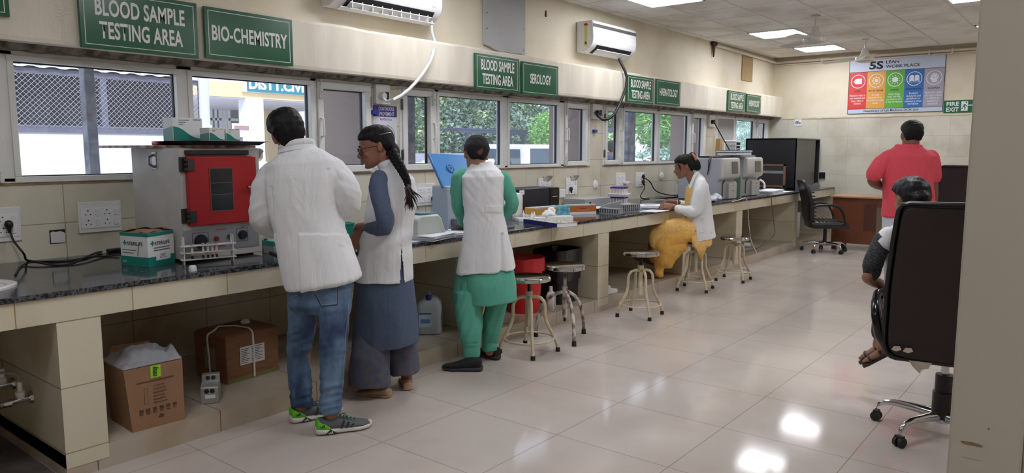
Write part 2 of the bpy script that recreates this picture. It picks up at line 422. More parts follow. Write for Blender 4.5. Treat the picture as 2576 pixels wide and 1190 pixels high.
w4 = window('window_4', 10.56, 12.76, [('g', 10.62, 11.24), ('g', 11.33, 12.12), ('s', 12.19, 12.70, 1)])
MB().box(XW - 0.03, XW - 0.004, 10.60, 11.27, 1.60, 1.95).build('window_board', mat('grey board in window', (170, 170, 170), 0.7, var=0.08, vscale=4), w4)

# ------------------------------------------------------------------ tiled counter along the left wall
Y0, Y1 = -1.2, YF
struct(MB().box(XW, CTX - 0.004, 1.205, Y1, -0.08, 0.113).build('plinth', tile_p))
pc = MB()
for a, b in ((-1.3, -1.1), (1.205, 1.385), (4.00, 4.18), (5.575, 5.755), (7.28, 7.47), (8.73, 8.92), (10.90, 11.04)):
    pc.box(XW, CTX - .0015, a, b, 0.05 if a > 0 else 0, 0.7135)
struct(pc.build('partition', tile_c))
fs = MB(); fs.box(CTX - 0.10, CTX, Y0, Y1 - 0.002, 0.713, 0.822); fs.box(XW, CTX - 0.05, Y0, Y1 - 0.002, 0.75, 0.815)
struct(fs.build('beam', tile_c))
SINK = (0.985, -3.98)
wt = MB(); wt.box(XW, CTX + 0.012, Y0, Y1 - 0.003, 0.8235, CTZ)
o = wt.build('worktop', [granite], bevel=0.003)
tag(o, 'long polished black granite worktop running along the window wall', 'countertop')
struct(MB().box(-4.58, CTX - 0.1, 0.0, 1.2, -0.001, 0.004).build('floor_patch', mat('dirty grey cement', (96, 88, 82), 0.8, var=0.4, vscale=6)))
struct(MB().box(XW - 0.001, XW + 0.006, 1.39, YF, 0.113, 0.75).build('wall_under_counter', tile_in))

# ------------------------------------------------------------------ ceiling lights
diff = mat('light diffuser', (255, 255, 255), 0.5, emit=(245, 247, 252), estr=PANEL_STRENGTH)
frame_w = mat('light frame white', (235, 235, 235), 0.5)
LP = [(-3.68, 7.1, 'square ceiling light panel cut by the top edge, nearest the white wall unit'),
      (-3.545, 10.12, 'square ceiling light panel beside the nearer ceiling fan'),
      (-3.545, 11.95, 'square ceiling light panel closest to the far wall'),
      (-1.10, 8.89, 'square ceiling light panel cut by the top edge near the partition'),
      (-3.68, 4.1, None), (-1.3, 5.3, None), (-1.3, 3.0, None), (0.9, 5.3, None), (0.9, 8.9, None), (-1.1, 11.3, None), (-2.2, 0.6, None), (0.9, 0.2, None)]
def light(x, y, lab):
    t = thing('ceiling_light', lab or 'square ceiling light panel outside the view overhead', 'ceiling light', (x, y, ZC), 0, 'square ceiling light panels')
    MB().box(-0.29, 0.29, -0.29, 0.29, -0.006, 0.0).build('diffuser', diff, t)
    f = MB()
    for s in (-1, 1): f.box(s * 0.30 - 0.01, s * 0.30 + 0.01, -0.31, 0.31, -0.012, 0); f.box(-0.31, 0.31, s * 0.30 - 0.01, s * 0.30 + 0.01, -0.012, 0)
    f.build('frame', frame_w, t)
for a in LP: light(*a)
# ------------------------------------------------------------------ green boards on the lintel
YD, ZU, XU = V(0, 1, 0), V(0, 0, 1), V(1, 0, 0)
BX = -4.372
def sign(y0, y1, z0, z1, lines, label, tw=0.76, th=None, bold=0.024):
    t = thing('sign_board', label, 'sign', (BX, (y0 + y1) / 2, z0), 0, 'green signs on the lintel')
    MB().box(BX, BX + 0.022, y0, y1, z0, z1).build('board', green_bd, t, world=True, bevel=0.0015)
    MB().hbar(BX + 0.0221, BX + 0.0226, y0 + 0.022, y1 - 0.022, z0 + 0.02, z1 - 0.02, 0.0035).build('border_line', sign_white, t, world=True)
    H, n = z1 - z0, len(lines); w = y1 - y0; h = th or 0.094
    for i, s in enumerate(lines):
        zc = (z0 + z1) / 2 + ((n - 1) / 2 - i) * h * 1.30 + 0.002
        wd_ = w * (tw if i == 0 else tw * 0.93)
        lettering('lettering', s, sign_white, (BX + 0.022, (y0 + y1) / 2, zc), YD, ZU, wd_, h, t, bold=bold, spacing=1.02)
    return t
SL = ['BLOOD SAMPLE', 'TESTING AREA']
sign(1.725, 2.388, 2.003, 2.328, SL, 'green BLOOD SAMPLE TESTING AREA board nearest, left of the BIO-CHEMISTRY board')
sign(2.435, 3.06, 2.015, 2.322, ['BIO-CHEMISTRY'], 'green BIO-CHEMISTRY board on the lintel', 0.86)
sign(4.922, 5.535, 1.985, 2.293, SL, 'green BLOOD SAMPLE TESTING AREA board left of the SEROLOGY board')
sign(5.582, 6.17, 1.978, 2.282, ['SEROLOGY'], 'green SEROLOGY board on the lintel', 0.58)
sign(7.548, 8.178, 2.005, 2.31, SL, 'green BLOOD SAMPLE TESTING AREA board behind the hanging black cable')
sign(8.255, 8.898, 2.012, 2.315, ['HAEMATOLOGY'], 'green HAEMATOLOGY board nearer to the second air conditioner', 0.76)
sign(10.45, 11.10, 2.02, 2.315, SL, 'green BLOOD SAMPLE TESTING AREA board above the window air conditioner')
sign(11.165, 11.75, 2.03, 2.305, ['HAEMATOLOGY'], 'green HAEMATOLOGY board farthest along the lintel', 0.74)
t = thing('sign_board', 'green board corner cut off at the top left edge', 'sign', (BX, 1.1, 2.115), 0, 'green signs on the lintel')
MB().box(BX, BX + 0.022, 0.80, 1.398, 2.115, 2.42).build('board', green_bd, t, world=True)
MB().hbar(BX + 0.0221, BX + 0.0226, 0.82, 1.378, 2.132, 2.40, 0.0035).build('border_line', sign_white, t, world=True)

# ------------------------------------------------------------------ wall air conditioners
ac_white = mat('air conditioner white', (232, 233, 235), 0.3)
ac_front = mat('air conditioner front white', (238, 239, 242), 0.18, coat=0.4)
dark_slot = mat('dark vent', (28, 28, 30), 0.6)
def split_ac(y0, y1, z0, z1, label, opened=False, stickers=True):
    xb = -4.545; t = thing('air_conditioner', label, 'air conditioner', (xb, (y0 + y1) / 2, z0), 0, 'wall air conditioners')
    pr = [(0, 0.0), (0.10, -0.005), (0.165, 0.035), (0.205, 0.085), (0.212, 0.14), (0.205, z1 - z0 - 0.02), (0.19, z1 - z0), (0, z1 - z0)]
    MB().prism(pr, V(xb, y0, z0), XU, ZU, V(0, y1 - y0, 0)).build('housing', ac_white, t, world=True, bevel=0.006)
    fp = [(0.204, 0.088), (0.2145, 0.14), (0.2085, z1 - z0 - 0.022), (0.2035, z1 - z0 - 0.022), (0.2085, 0.14)]
    MB().prism(fp, V(xb, y0 + 0.012, z0), XU, ZU, V(0, y1 - y0 - 0.024, 0)).build('front_panel', ac_front, t, world=True)
    # outlet with flap
    s = MB(); d = V(0.165 - 0.10, 0, 0.04).normalized()
    s.prism([(0.104, -0.010), (0.166, 0.028), (0.199, 0.068), (0.192, 0.075), (0.16, 0.036), (0.100, 0.0)], V(xb, y0 + 0.10, z0), XU, ZU, V(0, y1 - y0 - 0.18, 0))
    s.build('outlet', dark_slot, t, world=True)
    fl = MB(); k = 0.035 if not opened else 0.02
    fl.prism([(0.125, -0.010 - k * .3), (0.186, 0.026), (0.184, 0.032), (0.123, -0.002 - k * .3)], V(xb, y0 + 0.12, z0), XU, ZU, V(0, y1 - y0 - 0.22, 0))
    if opened:
        fl.prism([(0.10, -0.022), (0.150, -0.010), (0.150, -0.003), (0.10, -0.014)], V(xb, y0 + 0.06, z0), XU, ZU, V(0, y1 - y0 - 0.10, 0))
        for q in range(9):
            yy = y0 + 0.14 + q * (y1 - y0 - 0.28) / 8; fl.box(xb + 0.12, xb + 0.18, yy, yy + 0.006, z0 - 0.008, z0 + 0.045)
    fl.build('flap', ac_white, t, world=True)
    return t
a2 = split_ac(6.785, 7.70, 2.50, 2.82, 'white wall air conditioner with dark stripe and energy stickers')
MB().prism([(0.2145, 0.252), (0.2125, 0.285), (0.206, 0.285), (0.206, 0.252)], V(-4.545, 6.79, 2.50), XU, ZU, V(0, 0.905, 0)).build('stripe', mat('dark grey stripe', (84, 84, 88), 0.3), a2, world=True)
sk = MB(); sk.box(-4.445, -4.41, 6.7835, 6.785, 2.56, 2.765)
sk.build('sticker', mat('yellow sticker', (214, 206, 120), 0.6), a2, world=True)
q = MB(); q.prism([(0.026 * math.cos(i * PI / 14), 0.026 * math.sin(i * PI / 14)) for i in range(15)], V(-4.428, 6.7833, 2.768), XU, ZU, V(0, -0.001, 0))
q.build('sticker', mat('red rating sticker', (190, 50, 40), 0.6), a2, world=True)
q = MB(); q.prism([(0.014 * math.cos(i * PI / 10), 0.014 * math.sin(i * PI / 10)) for i in range(20)], V(-4.428, 6.7833, 2.588), XU, ZU, V(0, -0.001, 0))
q.build('sticker', mat('green sticker', (30, 120, 70), 0.6), a2, world=True)
a1 = split_ac(3.45, 4.50, 2.49, 2.80, 'white wall air conditioner with open flap cut by the top edge', opened=True)
lettering('lettering', 'INVERTER', grey_ink, (-4.335, 4.40, 2.60), YD, ZU, 0.05, 0.010, a1)
tag(MB().tube([on(u, v, x=-4.42 + 0.004 * i) for i, (u, v) in enumerate(((1085, 50), (1085, 62), (1086, 80), (1094, 104), (1092, 120)))]
    + [on(u, v, x=-4.33) for u, v in ((1088, 140), (1080, 160), (1064, 185), (1048, 205), (1030, 224), (1010, 240), (990, 251))] + [on(974, 256, x=-4.40), on(966, 250, x=-4.48)], 0.013, 10)
    .build('drain_hose', mat('white corrugated hose', (214, 216, 216), 0.5), smooth=True), 'white hose hanging from the nearer air conditioner to the plug box', 'hose')
tag(MB().tube([on(1556, 143, x=-4.42), on(1560, 155, x=-4.40), on(1572, 178, x=-4.34), on(1577, 195, x=-4.325), on(1575, 220, x=-4.325), on(1566, 245, x=-4.33), on(1556, 268, x=-4.33), on(1545, 288, x=-4.34), on(1530, 300, x=-4.36), on(1515, 301, x=-4.40), on(1504, 292, x=-4.46), on(1499, 282, x=-4.53)], 0.016, 10)
    .build('power_cable', cable_blk, smooth=True), 'thick black cable hanging from the striped air conditioner to its plug box', 'cable')

# ------------------------------------------------------------------ cover board and niche on the upper wall
t = thing('wall_panel', 'grey board screwed over an opening between the air conditioners', 'panel', (-4.55, 5.54, 2.38))
MB().prism([(5.24, 3.0), (5.85, 3.0), (5.85, 2.384), (5.62, 2.374), (5.45, 2.372), (5.36, 2.385), (5.31, 2.405), (5.24, 2.412)], V(-4.5445, 0, 0), YD, ZU, V(0.025, 0, 0)).build('board', mat('grey board', (176, 177, 180), 0.6, var=0.06, vscale=3), t, world=True, bevel=0.002)
sc_ = MB()
for y, z in ((5.275, 2.70), (5.275, 2.56), (5.82, 2.62), (5.82, 2.42)): sc_.cyl((-4.52, y, z), (-4.517, y, z), 0.006, n=8)
sc_.build('screw', black_pl, t, world=True)
tag(MB().box(-4.5495, -4.535, 11.40, 11.84, 2.535, 2.92).build('wall_niche', mat('brown niche', (160, 134, 92), 0.6, var=0.1), bevel=0.012), 'plain brown wall niche built as a shallow panel near the far corner', 'panel')  # brown recess in the wall, modelled as a shallow panel
tag(MB().prism([(0, 0), (0.02, 0), (0.014, 0.03), (0.012, 0.06), (0.004, 0.06)], on(1371, 42, x=-4.55), YD, ZU, V(0.012, 0, 0)).build('wall_hook', mat('brown bracket', (96, 70, 48), 0.7)), 'small brown hook left in the upper wall above the board', 'hook')
# conduit pipes
pipe_m = mat('cream conduit', (214, 204, 188), 0.4)
t = thing('conduit_pipe', 'cream conduit pipe running below the ceiling along the window wall', 'pipe', (-4.52, 11, 2.93))
m = MB(); m.cyl((-4.515, 10.35, 2.955), (-4.515, 12.80, 2.93), 0.022, n=12); m.build('pipe', pipe_m, t, smooth=True, world=True)
for y in (11.2, 12.3):
    MB().cyl((-4.515, y - 0.02, 2.945), (-4.515, y + 0.02, 2.945), 0.028, n=12).build('clip', pipe_m, t, world=True)
m = MB(); m.box(-4.55, -4.50, 10.22, 10.36, 2.95, 2.995); m.prism([(0, 0), (0.07, 0), (0.05, -0.12), (0.03, -0.17)], V(-4.53, 10.24, 2.95), YD, ZU, V(0.02, 0, 0))
m.build('torn_bracket', mat('rusty dark bracket', (70, 48, 36), 0.8), t, world=True)
t = thing('conduit_pipe', 'cream conduit pipe running below the ceiling along the far wall', 'pipe', (-2, 12.8, 2.93))
m = MB(); m.cyl((-4.50, 12.80, 2.925), (2.0, 12.80, 2.925), 0.022, n=12); m.cyl((-4.50, 12.83, 2.885), (2.0, 12.83, 2.885), 0.012, n=8); m.build('pipe', pipe_m, t, smooth=True, world=True)
for x in (-3.75, -2.2, -1.9):
    MB().box(x - 0.012, x + 0.012, 12.775, 12.85, 2.87, 2.955).build('clip', pipe_m, t, world=True)

# ------------------------------------------------------------------ far-wall posters
t = thing('poster', '5S LEAN WORK PLACE poster with five coloured columns', 'poster', (-2.655, 12.846, 2.03))
px0, px1, pz0, pz1 = -3.335, -1.98, 2.03, 2.893; yb = 12.846
pb = mat('poster pale blue', (196, 208, 228), 0.45)
MB().box(px0, px1, yb - 0.008, yb, pz0, pz1).build('sheet', pb, t, world=True)
PU, PV = V(1, 0, 0), V(0, 0, 1)
m = MB(); y_ = yb - 0.0085; W_ = V(0, -0.0006, 0)
def rect(mb, x0, x1, z0, z1, lift=0.0085, mi=0): mb.box(x0, x1, yb - lift - 0.0005, yb - lift, z0, z1, mi)
cols = [(214, 64, 62), (228, 164, 74), (98, 178, 60), (52, 112, 186), (168, 164, 180)]
zc0, zc1 = pz0 + 0.075, pz0 + 0.655; cw = (px1 - px0 - 0.016) / 5
heads = ['SORT', 'SET IN ORDER', 'SHINE', 'STANDARDIZE', 'SUSTAIN']
bodies = ['Remove what is\nnot needed and\nkeep what is\nneeded', 'Arrange\nessential items\nin order for easy\naccess', 'Keep things\nclean and tidy,\nno trash or dirt\nin the workplace', 'Establish\nstandards and\nguidelines to\nmaintain a clean\nworkplace', 'Make 5S a habit\nand teach others\nto adhere to\nestablished\nstandards']
icon_m = mat('poster white', (226, 228, 238), 0.5)
def disc(mb, x, z, r0, r1, lift, n=32):
    a = [V(x + r1 * math.cos(2 * PI * i / n), yb - lift, z + r1 * math.sin(2 * PI * i / n)) for i in range(n)]
    b = [V(x + r0 * math.cos(2 * PI * i / n), yb - lift, z + r0 * math.sin(2 * PI * i / n)) for i in range(n)]
    if r0 > 0: mb.add(a + b, [(i, (i + 1) % n, n + (i + 1) % n, n + i) for i in range(n)])
    else: mb.add(a, [tuple(range(n))])
def poly(mb, pts, x, z, s, lift): mb.add([V(x + p[0] * s, yb - lift, z + p[1] * s) for p in pts], [tuple(range(len(pts)))])
for i in range(5):
    x0 = px0 + 0.008 + i * cw; c = mat('poster column colour', cols[i], 0.45)
    m = MB(); rect(m, x0, x0 + cw, zc0, zc1); m.build('column', c, t, world=True)
    xm, zi = x0 + cw / 2, zc1 - 0.145
    k = MB(); disc(k, xm, zi, 0.098, 0.108, 0.0095)
    if i == 0: poly(k, [(-.9, 0), (-.45, .55), (.75, .6), (.75, -.55), (-.45, -.55)], xm, zi, 0.075, 0.0095)
    if i == 1:
        pts = []
        for j in range(32):
            r = 0.98 if j % 4 in (0, 1) else 0.74
            pts.append((r * math.cos(2 * PI * j / 32), r * math.sin(2 * PI * j / 32)))
        poly(k, pts, xm, zi, 0.066, 0.0095)
    if i == 2:
        disc(k, xm, zi, 0, 0.042, 0.0095)
        for j in range(10):
            a = 2 * PI * j / 10 + .3; d = V(math.cos(a), 0, math.sin(a)); e = V(-d.z, 0, d.x) * 0.0035; o_ = V(xm, yb - 0.0095, zi)
            k.add([o_ + d * .055 + e, o_ + d * .075 + e, o_ + d * .075 - e, o_ + d * .055 - e], [(0, 1, 2, 3)])
    if i == 3:
        for s in (-1, 1): poly(k, [(s * .06, -.6), (s * .06, .62), (s * .45, .8), (s * .85, .66), (s * .85, -.55), (s * .45, -.42)], xm, zi, 0.072, 0.0095)
        poly(k, [(-1, .4), (-.92, .4), (-.92, -.62), (0, -.7), (.92, -.62), (.92, .4), (1, .4), (1, -.75), (-1, -.75)], xm, zi, 0.072, 0.0095)
    if i == 4: poly(k, [(-.55, -.9), (.5, -.9), (.52, -.45), (.8, 0), (.78, .5), (.4, .9), (-.1, .95), (-.5, .7), (-.62, .3), (-.62, .1), (-.82, -.2), (-.62, -.3), (-.6, -.55), (-.3, -.6)], xm, zi, 0.072, 0.0095)
    k.build('icon', icon_m, t, world=True)
    k = MB()
    if i == 0: disc(k, xm - 0.045, zi, 0, 0.007, 0.0102, 12)
    if i == 1: disc(k, xm, zi, 0.026, 0.044, 0.0102)
    if i == 4: disc(k, xm + 0.01, zi + 0.025, 0.026, 0.034, 0.0102)
    if k.v: k.build('icon', c, t, world=True)
    lettering('lettering', heads[i], ink, (xm, yb - 0.0085, zc1 - 0.30), PU, PV, min(0.22, 0.02 * len(heads[i]) + 0.015), 0.024, t, bold=0.02)
    nl = bodies[i].count('\n') + 1
    lettering('lettering', bodies[i], icon_m, (xm, yb - 0.0085, zc1 - 0.345 - 0.0205 * nl), PU, PV, cw * 0.86, 0.039 * nl, t, bold=0.01)
m = MB()
for z in (zc0, zc1): rect(m, px0, px1, z - 0.003, z + 0.003, 0.009)
for x in (px0, px1 - 0.008): rect(m, x, x + 0.008, pz0, pz1, 0.009)
for z in (pz0, pz1 - 0.007): rect(m, px0, px1, z, z + 0.007, 0.009)
m.build('border_line', ink, t, world=True)
lettering('lettering', '5S', ink, (-2.938, yb - 0.0085, pz1 - 0.115), PU, PV, 0.20, 0.125, t, bold=0.035)
lettering('lettering', 'LEAN', ink, (-2.80, yb - 0.0085, pz1 - 0.075), PU, PV, 0.185, 0.047, t, bold=0.015, align='L')
lettering('lettering', 'WORK PLACE', ink, (-2.80, yb - 0.0085, pz1 - 0.146), PU, PV, 0.475, 0.047, t, bold=0.015, align='L')
lettering('lettering', 'Department of Lab Medicine DCH, Jind', ink, (-2.705, yb - 0.0085, pz0 + 0.038), PU, PV, 0.79, 0.044, t, bold=0.012)
# fire exit sign
t = thing('exit_sign', 'green FIRE EXIT sign with running figure right of the 5S poster', 'sign', (-1.75, yb, 2.01))
MB().box(-1.972, -1.40, yb - 0.006, yb, 2.005, 2.19).build('board', mat('exit green', (14, 98, 58), 0.4), t, world=True)
lettering('lettering', 'FIRE', icon_m, (-1.855, yb - 0.006, 2.137), PU, PV, 0.165, 0.062, t, bold=0.03)
lettering('lettering', 'EXIT', icon_m, (-1.855, yb - 0.006, 2.055), PU, PV, 0.165, 0.062, t, bold=0.03)
k = MB(); rect(k, -1.745, -1.66, 2.03, 2.17, 0.0065); rect(k, -1.655, -1.60, 2.105, 2.117, 0.0065); k.build('door_symbol', icon_m, t, world=True)
k = MB(); disc(k, -1.68, 2.153, 0, 0.011, 0.0078, 14)
poly(k, [(-.2, .5), (.25, .62), (.5, .2), (.8, .1), (.8, 0), (.42, .05), (.25, .28), (.1, .0), (.35, -.3), (.2, -.9), (.05, -.88), (.12, -.35), (-.2, -.15), (-.35, -.6), (-.85, -.75), (-.9, -.62), (-.5, -.45), (-.2, .1), (-.1, .38), (-.3, .3), (-.45, .05), (-.58, .1)], -1.705, 2.095, 0.055, 0.0078)
k.build('running_figure', mat('exit dark green', (14, 90, 54), 0.5), t, world=True)
# square notice and black socket on the far wall
t = thing('notice', 'small square white notice with printed faces on the far wall', 'notice', (-4.11, yb, 1.85))
MB().box(-4.17, -4.055, yb - 0.003, yb, 1.852, 1.972).build('sheet', paper, t, world=True)
k = MB(); disc(k, -4.125, 1.915, 0.020, 0.030, 0.0035); disc(k, -4.125, 1.915, 0, 0.012, 0.0035); disc(k, -4.078, 1.905, 0, 0.012, 0.0035)
rect(k, -4.15, -4.12, 1.866, 1.872, 0.0032); rect(k, -4.09, -4.07, 1.862, 1.868, 0.0032); k.build('print', ink, t, world=True)
t = thing('wall_socket', 'black square socket outlet on the far wall beside the black cabinet', 'socket', (-3.67, yb, 0.98))
MB().box(-3.735, -3.615, yb - 0.012, yb + 0.002, 0.97, 1.10).build('plate', white_pl, t, world=True)
MB().box(-3.725, -3.625, yb - 0.018, yb - 0.012, 0.98, 1.088).build('insert', black_pl, t, world=True, bevel=0.004)

# ------------------------------------------------------------------ PDCA poster on the pier
t = thing('poster', 'CONTINUOUS IMPROVEMENT poster with coloured wheel on the window pier', 'poster', (XW, 4.05, 1.30))
xp = XW + 0.001
MB().box(xp, xp + 0.003, 3.945, 4.20, 1.31, 1.806).build('sheet', mat('poster lilac white', (216, 216, 232), 0.5), t, world=True)
MB().box(xp + 0.003, xp + 0.0035, 3.945, 4.20, 1.718, 1.806).build('title_band', mat('poster violet', (54, 46, 130), 0.5), t, world=True)
lettering('lettering', 'CONTINUOUS', icon_m, (xp + 0.0035, 4.085, 1.782), YD, ZU, 0.165, 0.030, t, bold=0.01)
lettering('lettering', 'IMPROVEMENT', icon_m, (xp + 0.0035, 4.075, 1.742), YD, ZU, 0.185, 0.030, t, bold=0.01)
lettering('lettering', 'The PDCA Cycle', mat('poster maroon', (150, 40, 50), 0.5), (xp + 0.003, 4.08, 1.695), YD, ZU, 0.13, 0.022, t, bold=0.01)
wc = [(226, 142, 40), (206, 52, 60), (60, 110, 180), (30, 150, 110)]
for q_ in range(4):
    pts = [(0.006 * (1 if q_ in (0, 3) else -1), 0.006 * (1 if q_ < 2 else -1))] + [(0.078 * math.cos(PI / 2 * q_ + a), 0.078 * math.sin(PI / 2 * q_ + a)) for a in [PI / 2 * j / 10 * 0.9 + 0.08 for j in range(11)]]
    k = MB(); k.prism(pts, V(xp + 0.0031, 4.085, 1.56), YD, ZU, V(0.0005, 0, 0)); k.build('wheel_quarter', mat('wheel colour', wc[q_], 0.5), t, world=True)
k = MB(); ring = [V(xp + 0.0035, 4.085 + r * math.cos(a), 1.56 + r * math.sin(a)) for r in (0.088, 0.092) for a in [-1.2 + 2.8 * j / 20 for j in range(21)]]
k.add(ring, [(j, j + 1, 22 + j, 21 + j) for j in range(20)]); k.build('arc', ink, t, world=True)
for q_ in range(5): k = MB(); k.box(xp + 0.003, xp + 0.0035, 3.98, 4.16, 1.335 + q_ * 0.022, 1.343 + q_ * 0.022); k.build('small_print', grey_ink, t, world=True)

# ------------------------------------------------------------------ plug boxes, sockets and plates on the window wall
def plugbox(y0, y1, z0, z1, label, plug_m, px=0.35):
    t = thing('plug_box', label, 'socket', (XW, (y0 + y1) / 2, z0), 0, 'plug boxes on the window piers')
    MB().box(XW, XW + 0.035, y0, y1, z0, z1).build('plate', white_pl, t, world=True, bevel=0.004)
    yc = y0 + (y1 - y0) * px; zc = (z0 + z1) / 2 - 0.015
    MB().cyl((XW + 0.035, yc, zc), (XW + 0.075, yc, zc), 0.030, 0.026, n=20).build('plug', plug_m, t, world=True, smooth=True)
    s = MB(); s.box(XW + 0.035, XW + 0.042, y1 - 0.055, y1 - 0.02, zc - 0.03, zc + 0.035); s.build('switch', black_pl, t, world=True)
    return t
plugbox(3.957, 4.105, 1.815, 1.972, 'white plug box on the pier above the CONTINUOUS IMPROVEMENT poster', white_pl)
plugbox(7.13, 7.33, 1.80, 1.972, 'white plug box feeding the hanging black cable', black_pl)
plugbox(10.27, 10.47, 1.79, 1.96, 'white plug box above the window air conditioner lead', black_pl)
for (u, v, lab) in ((944, 283, 'small blue tag hanging over the CONTINUOUS IMPROVEMENT poster'), (1497, 330, 'small blue tag hanging below the hanging black cable plug box')):
    p = on(u, v, x=XW + 0.02); t = thing('hanging_tag', lab, 'tag', p, 0, 'blue hanging tags')
    MB().box(-0.014, 0.014, -0.034, 0.034, -0.015, 0.018).build('tag', mat('blue tag', (36, 62, 160), 0.4), t, bevel=0.004)
    MB().cyl((0, 0, 0.015), (0, 0, 0.075), 0.002, n=6).build('string', grey_ink, t)
def socket_plate(y0, y1, z0, z1, nx, nz, label, plugs=(), torn=False):
    t = thing('socket_plate', label, 'socket', (XW, (y0 + y1) / 2, z0), 0, 'white socket plates on the tiles')
    MB().box(XW, XW + 0.012, y0, y1, z0, z1).build('plate', white_pl, t, world=True, bevel=0.003)
    MB().box(XW + 0.0121, XW + 0.016, y0 + 0.012, y1 - 0.012, z0 + (z1 - z0) * 0.14, z1 - (z1 - z0) * 0.19).build('cover', mat('socket white', (234, 235, 237), 0.25), t, world=True, bevel=0.002)
    h = MB(); xs = XW + 0.0161; a0, a1 = z0 + (z1 - z0) * 0.16, z1 - (z1 - z0) * 0.21
    for i in range(nx):
        for j in range(nz):
            yc = y0 + 0.015 + (y1 - y0 - 0.03) * (i + 0.35) / nx; zc = a0 + (a1 - a0) * (j + 0.5) / nz; s = 0.055 / 3
            for dy, dz, r in ((0, 0.8 * s, 0.0042), (-0.7 * s, -0.4 * s, 0.0034), (0.7 * s, -0.4 * s, 0.0034)):
                h.cyl((xs - 0.001, yc + dy, zc + dz), (xs + 0.0006, yc + dy, zc + dz), r, n=8)
            ys = yc + (y1 - y0) / nx * 0.42
            MB().box(xs - 0.001, xs + 0.004, ys - 0.011, ys + 0.011, zc - 0.018, zc + 0.018).build('switch', white_pl, t, world=True, bevel=0.002)
    h.build('socket_hole', black_pl, t, world=True)
    for (py, pz) in plugs:
        p = MB(); p.ell((xs + 0.016, py, pz), 0.020, 0.021, 0.025); p.tube([(xs + 0.020, py, pz - 0.01), (xs + 0.022, py, pz - 0.045)], [0.013, 0.007], 10)
        p.build('plug', black_pl, t, world=True, smooth=True)
    if torn:
        k = MB(); y = (y0 + y1) / 2 + 0.03
        k.loft([[V(XW + 0.016 + 0.05 * a * b, y + 0.05 * b - 0.025 * N3((a, b, y)), z1 - 0.035 + 0.06 * a + 0.01 * N3((a * 3, b, y))) for b in (-1, -0.3, 0.4, 1)] + [V(XW + 0.017, y + 0.05 * b, z1 - 0.036 + 0.05 * a) for b in (1, 0.3, -0.3, -1)] for a in (0, 0.5, 1)])
        k.build('peeling_label', mat('peeling label grey', (176, 170, 162), 0.6), t, world=True)
    return t
socket_plate(1.20, 1.446, 0.963, 1.148, 2, 2, 'white socket plate with black plug at the left edge', [(1.382, 1.055)])
socket_plate(1.734, 1.972, 0.975, 1.153, 2, 2, 'white socket plate left of the red-door oven')
socket_plate(4.40, 4.625, 0.975, 1.165, 2, 2, 'white socket plate with black plug beside the blue lid', [(4.585, 1.035)])
socket_plate(6.14, 6.36, 0.985, 1.163, 2, 2, 'white socket plate with peeling label above the black power unit', (), True)
socket_plate(6.64, 6.86, 0.97, 1.152, 2, 2, 'white socket plate with peeling label and one black plug', [(6.71, 1.03)], True)
socket_plate(7.70, 7.917, 1.0, 1.178, 2, 2, 'white socket plate with white charger behind the purple tubes')
socket_plate(8.18, 8.386, 0.997, 1.173, 2, 2, 'white socket plate with two black plugs behind the papers', [(8.33, 1.125), (8.33, 1.055)])
socket_plate(9.33, 9.60, 1.02, 1.10, 2, 1, 'low white socket plate behind the seated woman')
p_ = on(1412, 488, x=XW)
tag(MB().box(XW, XW + 0.014, p_.y - 0.045, p_.y + 0.06, p_.z - 0.04, p_.z + 0.05).build('data_socket', white_pl, bevel=0.004), 'single small white socket right of the black power unit', 'socket', 'white socket plates on the tiles')
for (y, z, lab) in ((7.252, 1.055, 'round white cover plate above the tube racks'), (8.88, 1.11, 'round white cover plate right of the two black plugs')):
    t = thing('round_plate', lab, 'cover plate', (XW, y, z), 0, 'round white plates on the tiles')
    MB().lathe([(0.0, 0), (0.052, 0), (0.050, 0.008), (0.044, 0.011), (0.0, 0.012)], M=Matrix.Rotation(PI / 2, 3, 'Y')).build('disc', white_pl, t, smooth=True)
    MB().cyl((0.011, -0.004, -0.03), (0.0135, -0.004, -0.03), 0.005, n=8).build('screw', black_pl, t)
# white charger with cable
t = thing('charger', 'white plug-in charger with white lead on the socket plate', 'charger', (XW + 0.02, 7.93, 1.04))
MB().box(XW + 0.016, XW + 0.055, 7.86, 7.95, 1.045, 1.072).build('body', white_pl, t, world=True, bevel=0.004)
MB().tube([(XW + 0.045, 7.95, 1.058), (XW + 0.06, 8.02, 1.05), (XW + 0.07, 8.10, 1.02), (XW + 0.07, 8.16, 0.95), (XW + 0.08, 8.2, 0.87), (XW + 0.14, 8.24, 0.853), (XW + 0.4, 8.2, 0.852)], 0.0035, 8).build('lead', white_pl, t, smooth=True, world=True)
# hole chipped in the tiles, stuffed with paper
t = thing('wall_hole', 'square hole cut in the tiles stuffed with white paper', 'hole', (XW, 1.625, 0.93))
MB().box(XW - 0.001, XW + 0.0012, 1.584, 1.664, 0.928, 1.006).build('opening', black_pl, t, world=True)
MB().prism([(1.588, .934), (1.66, .931), (1.661, .985), (1.655, .990), (1.640, .997), (1.615, .994), (1.60, .998), (1.588, .992)], V(XW + 0.001, 0, 0), YD, ZU, V(0.006, 0, 0)).build('paper_wad', mat('crumpled paper', (214, 212, 210), 0.8, bump=0.5, bscale=40), t, world=True)

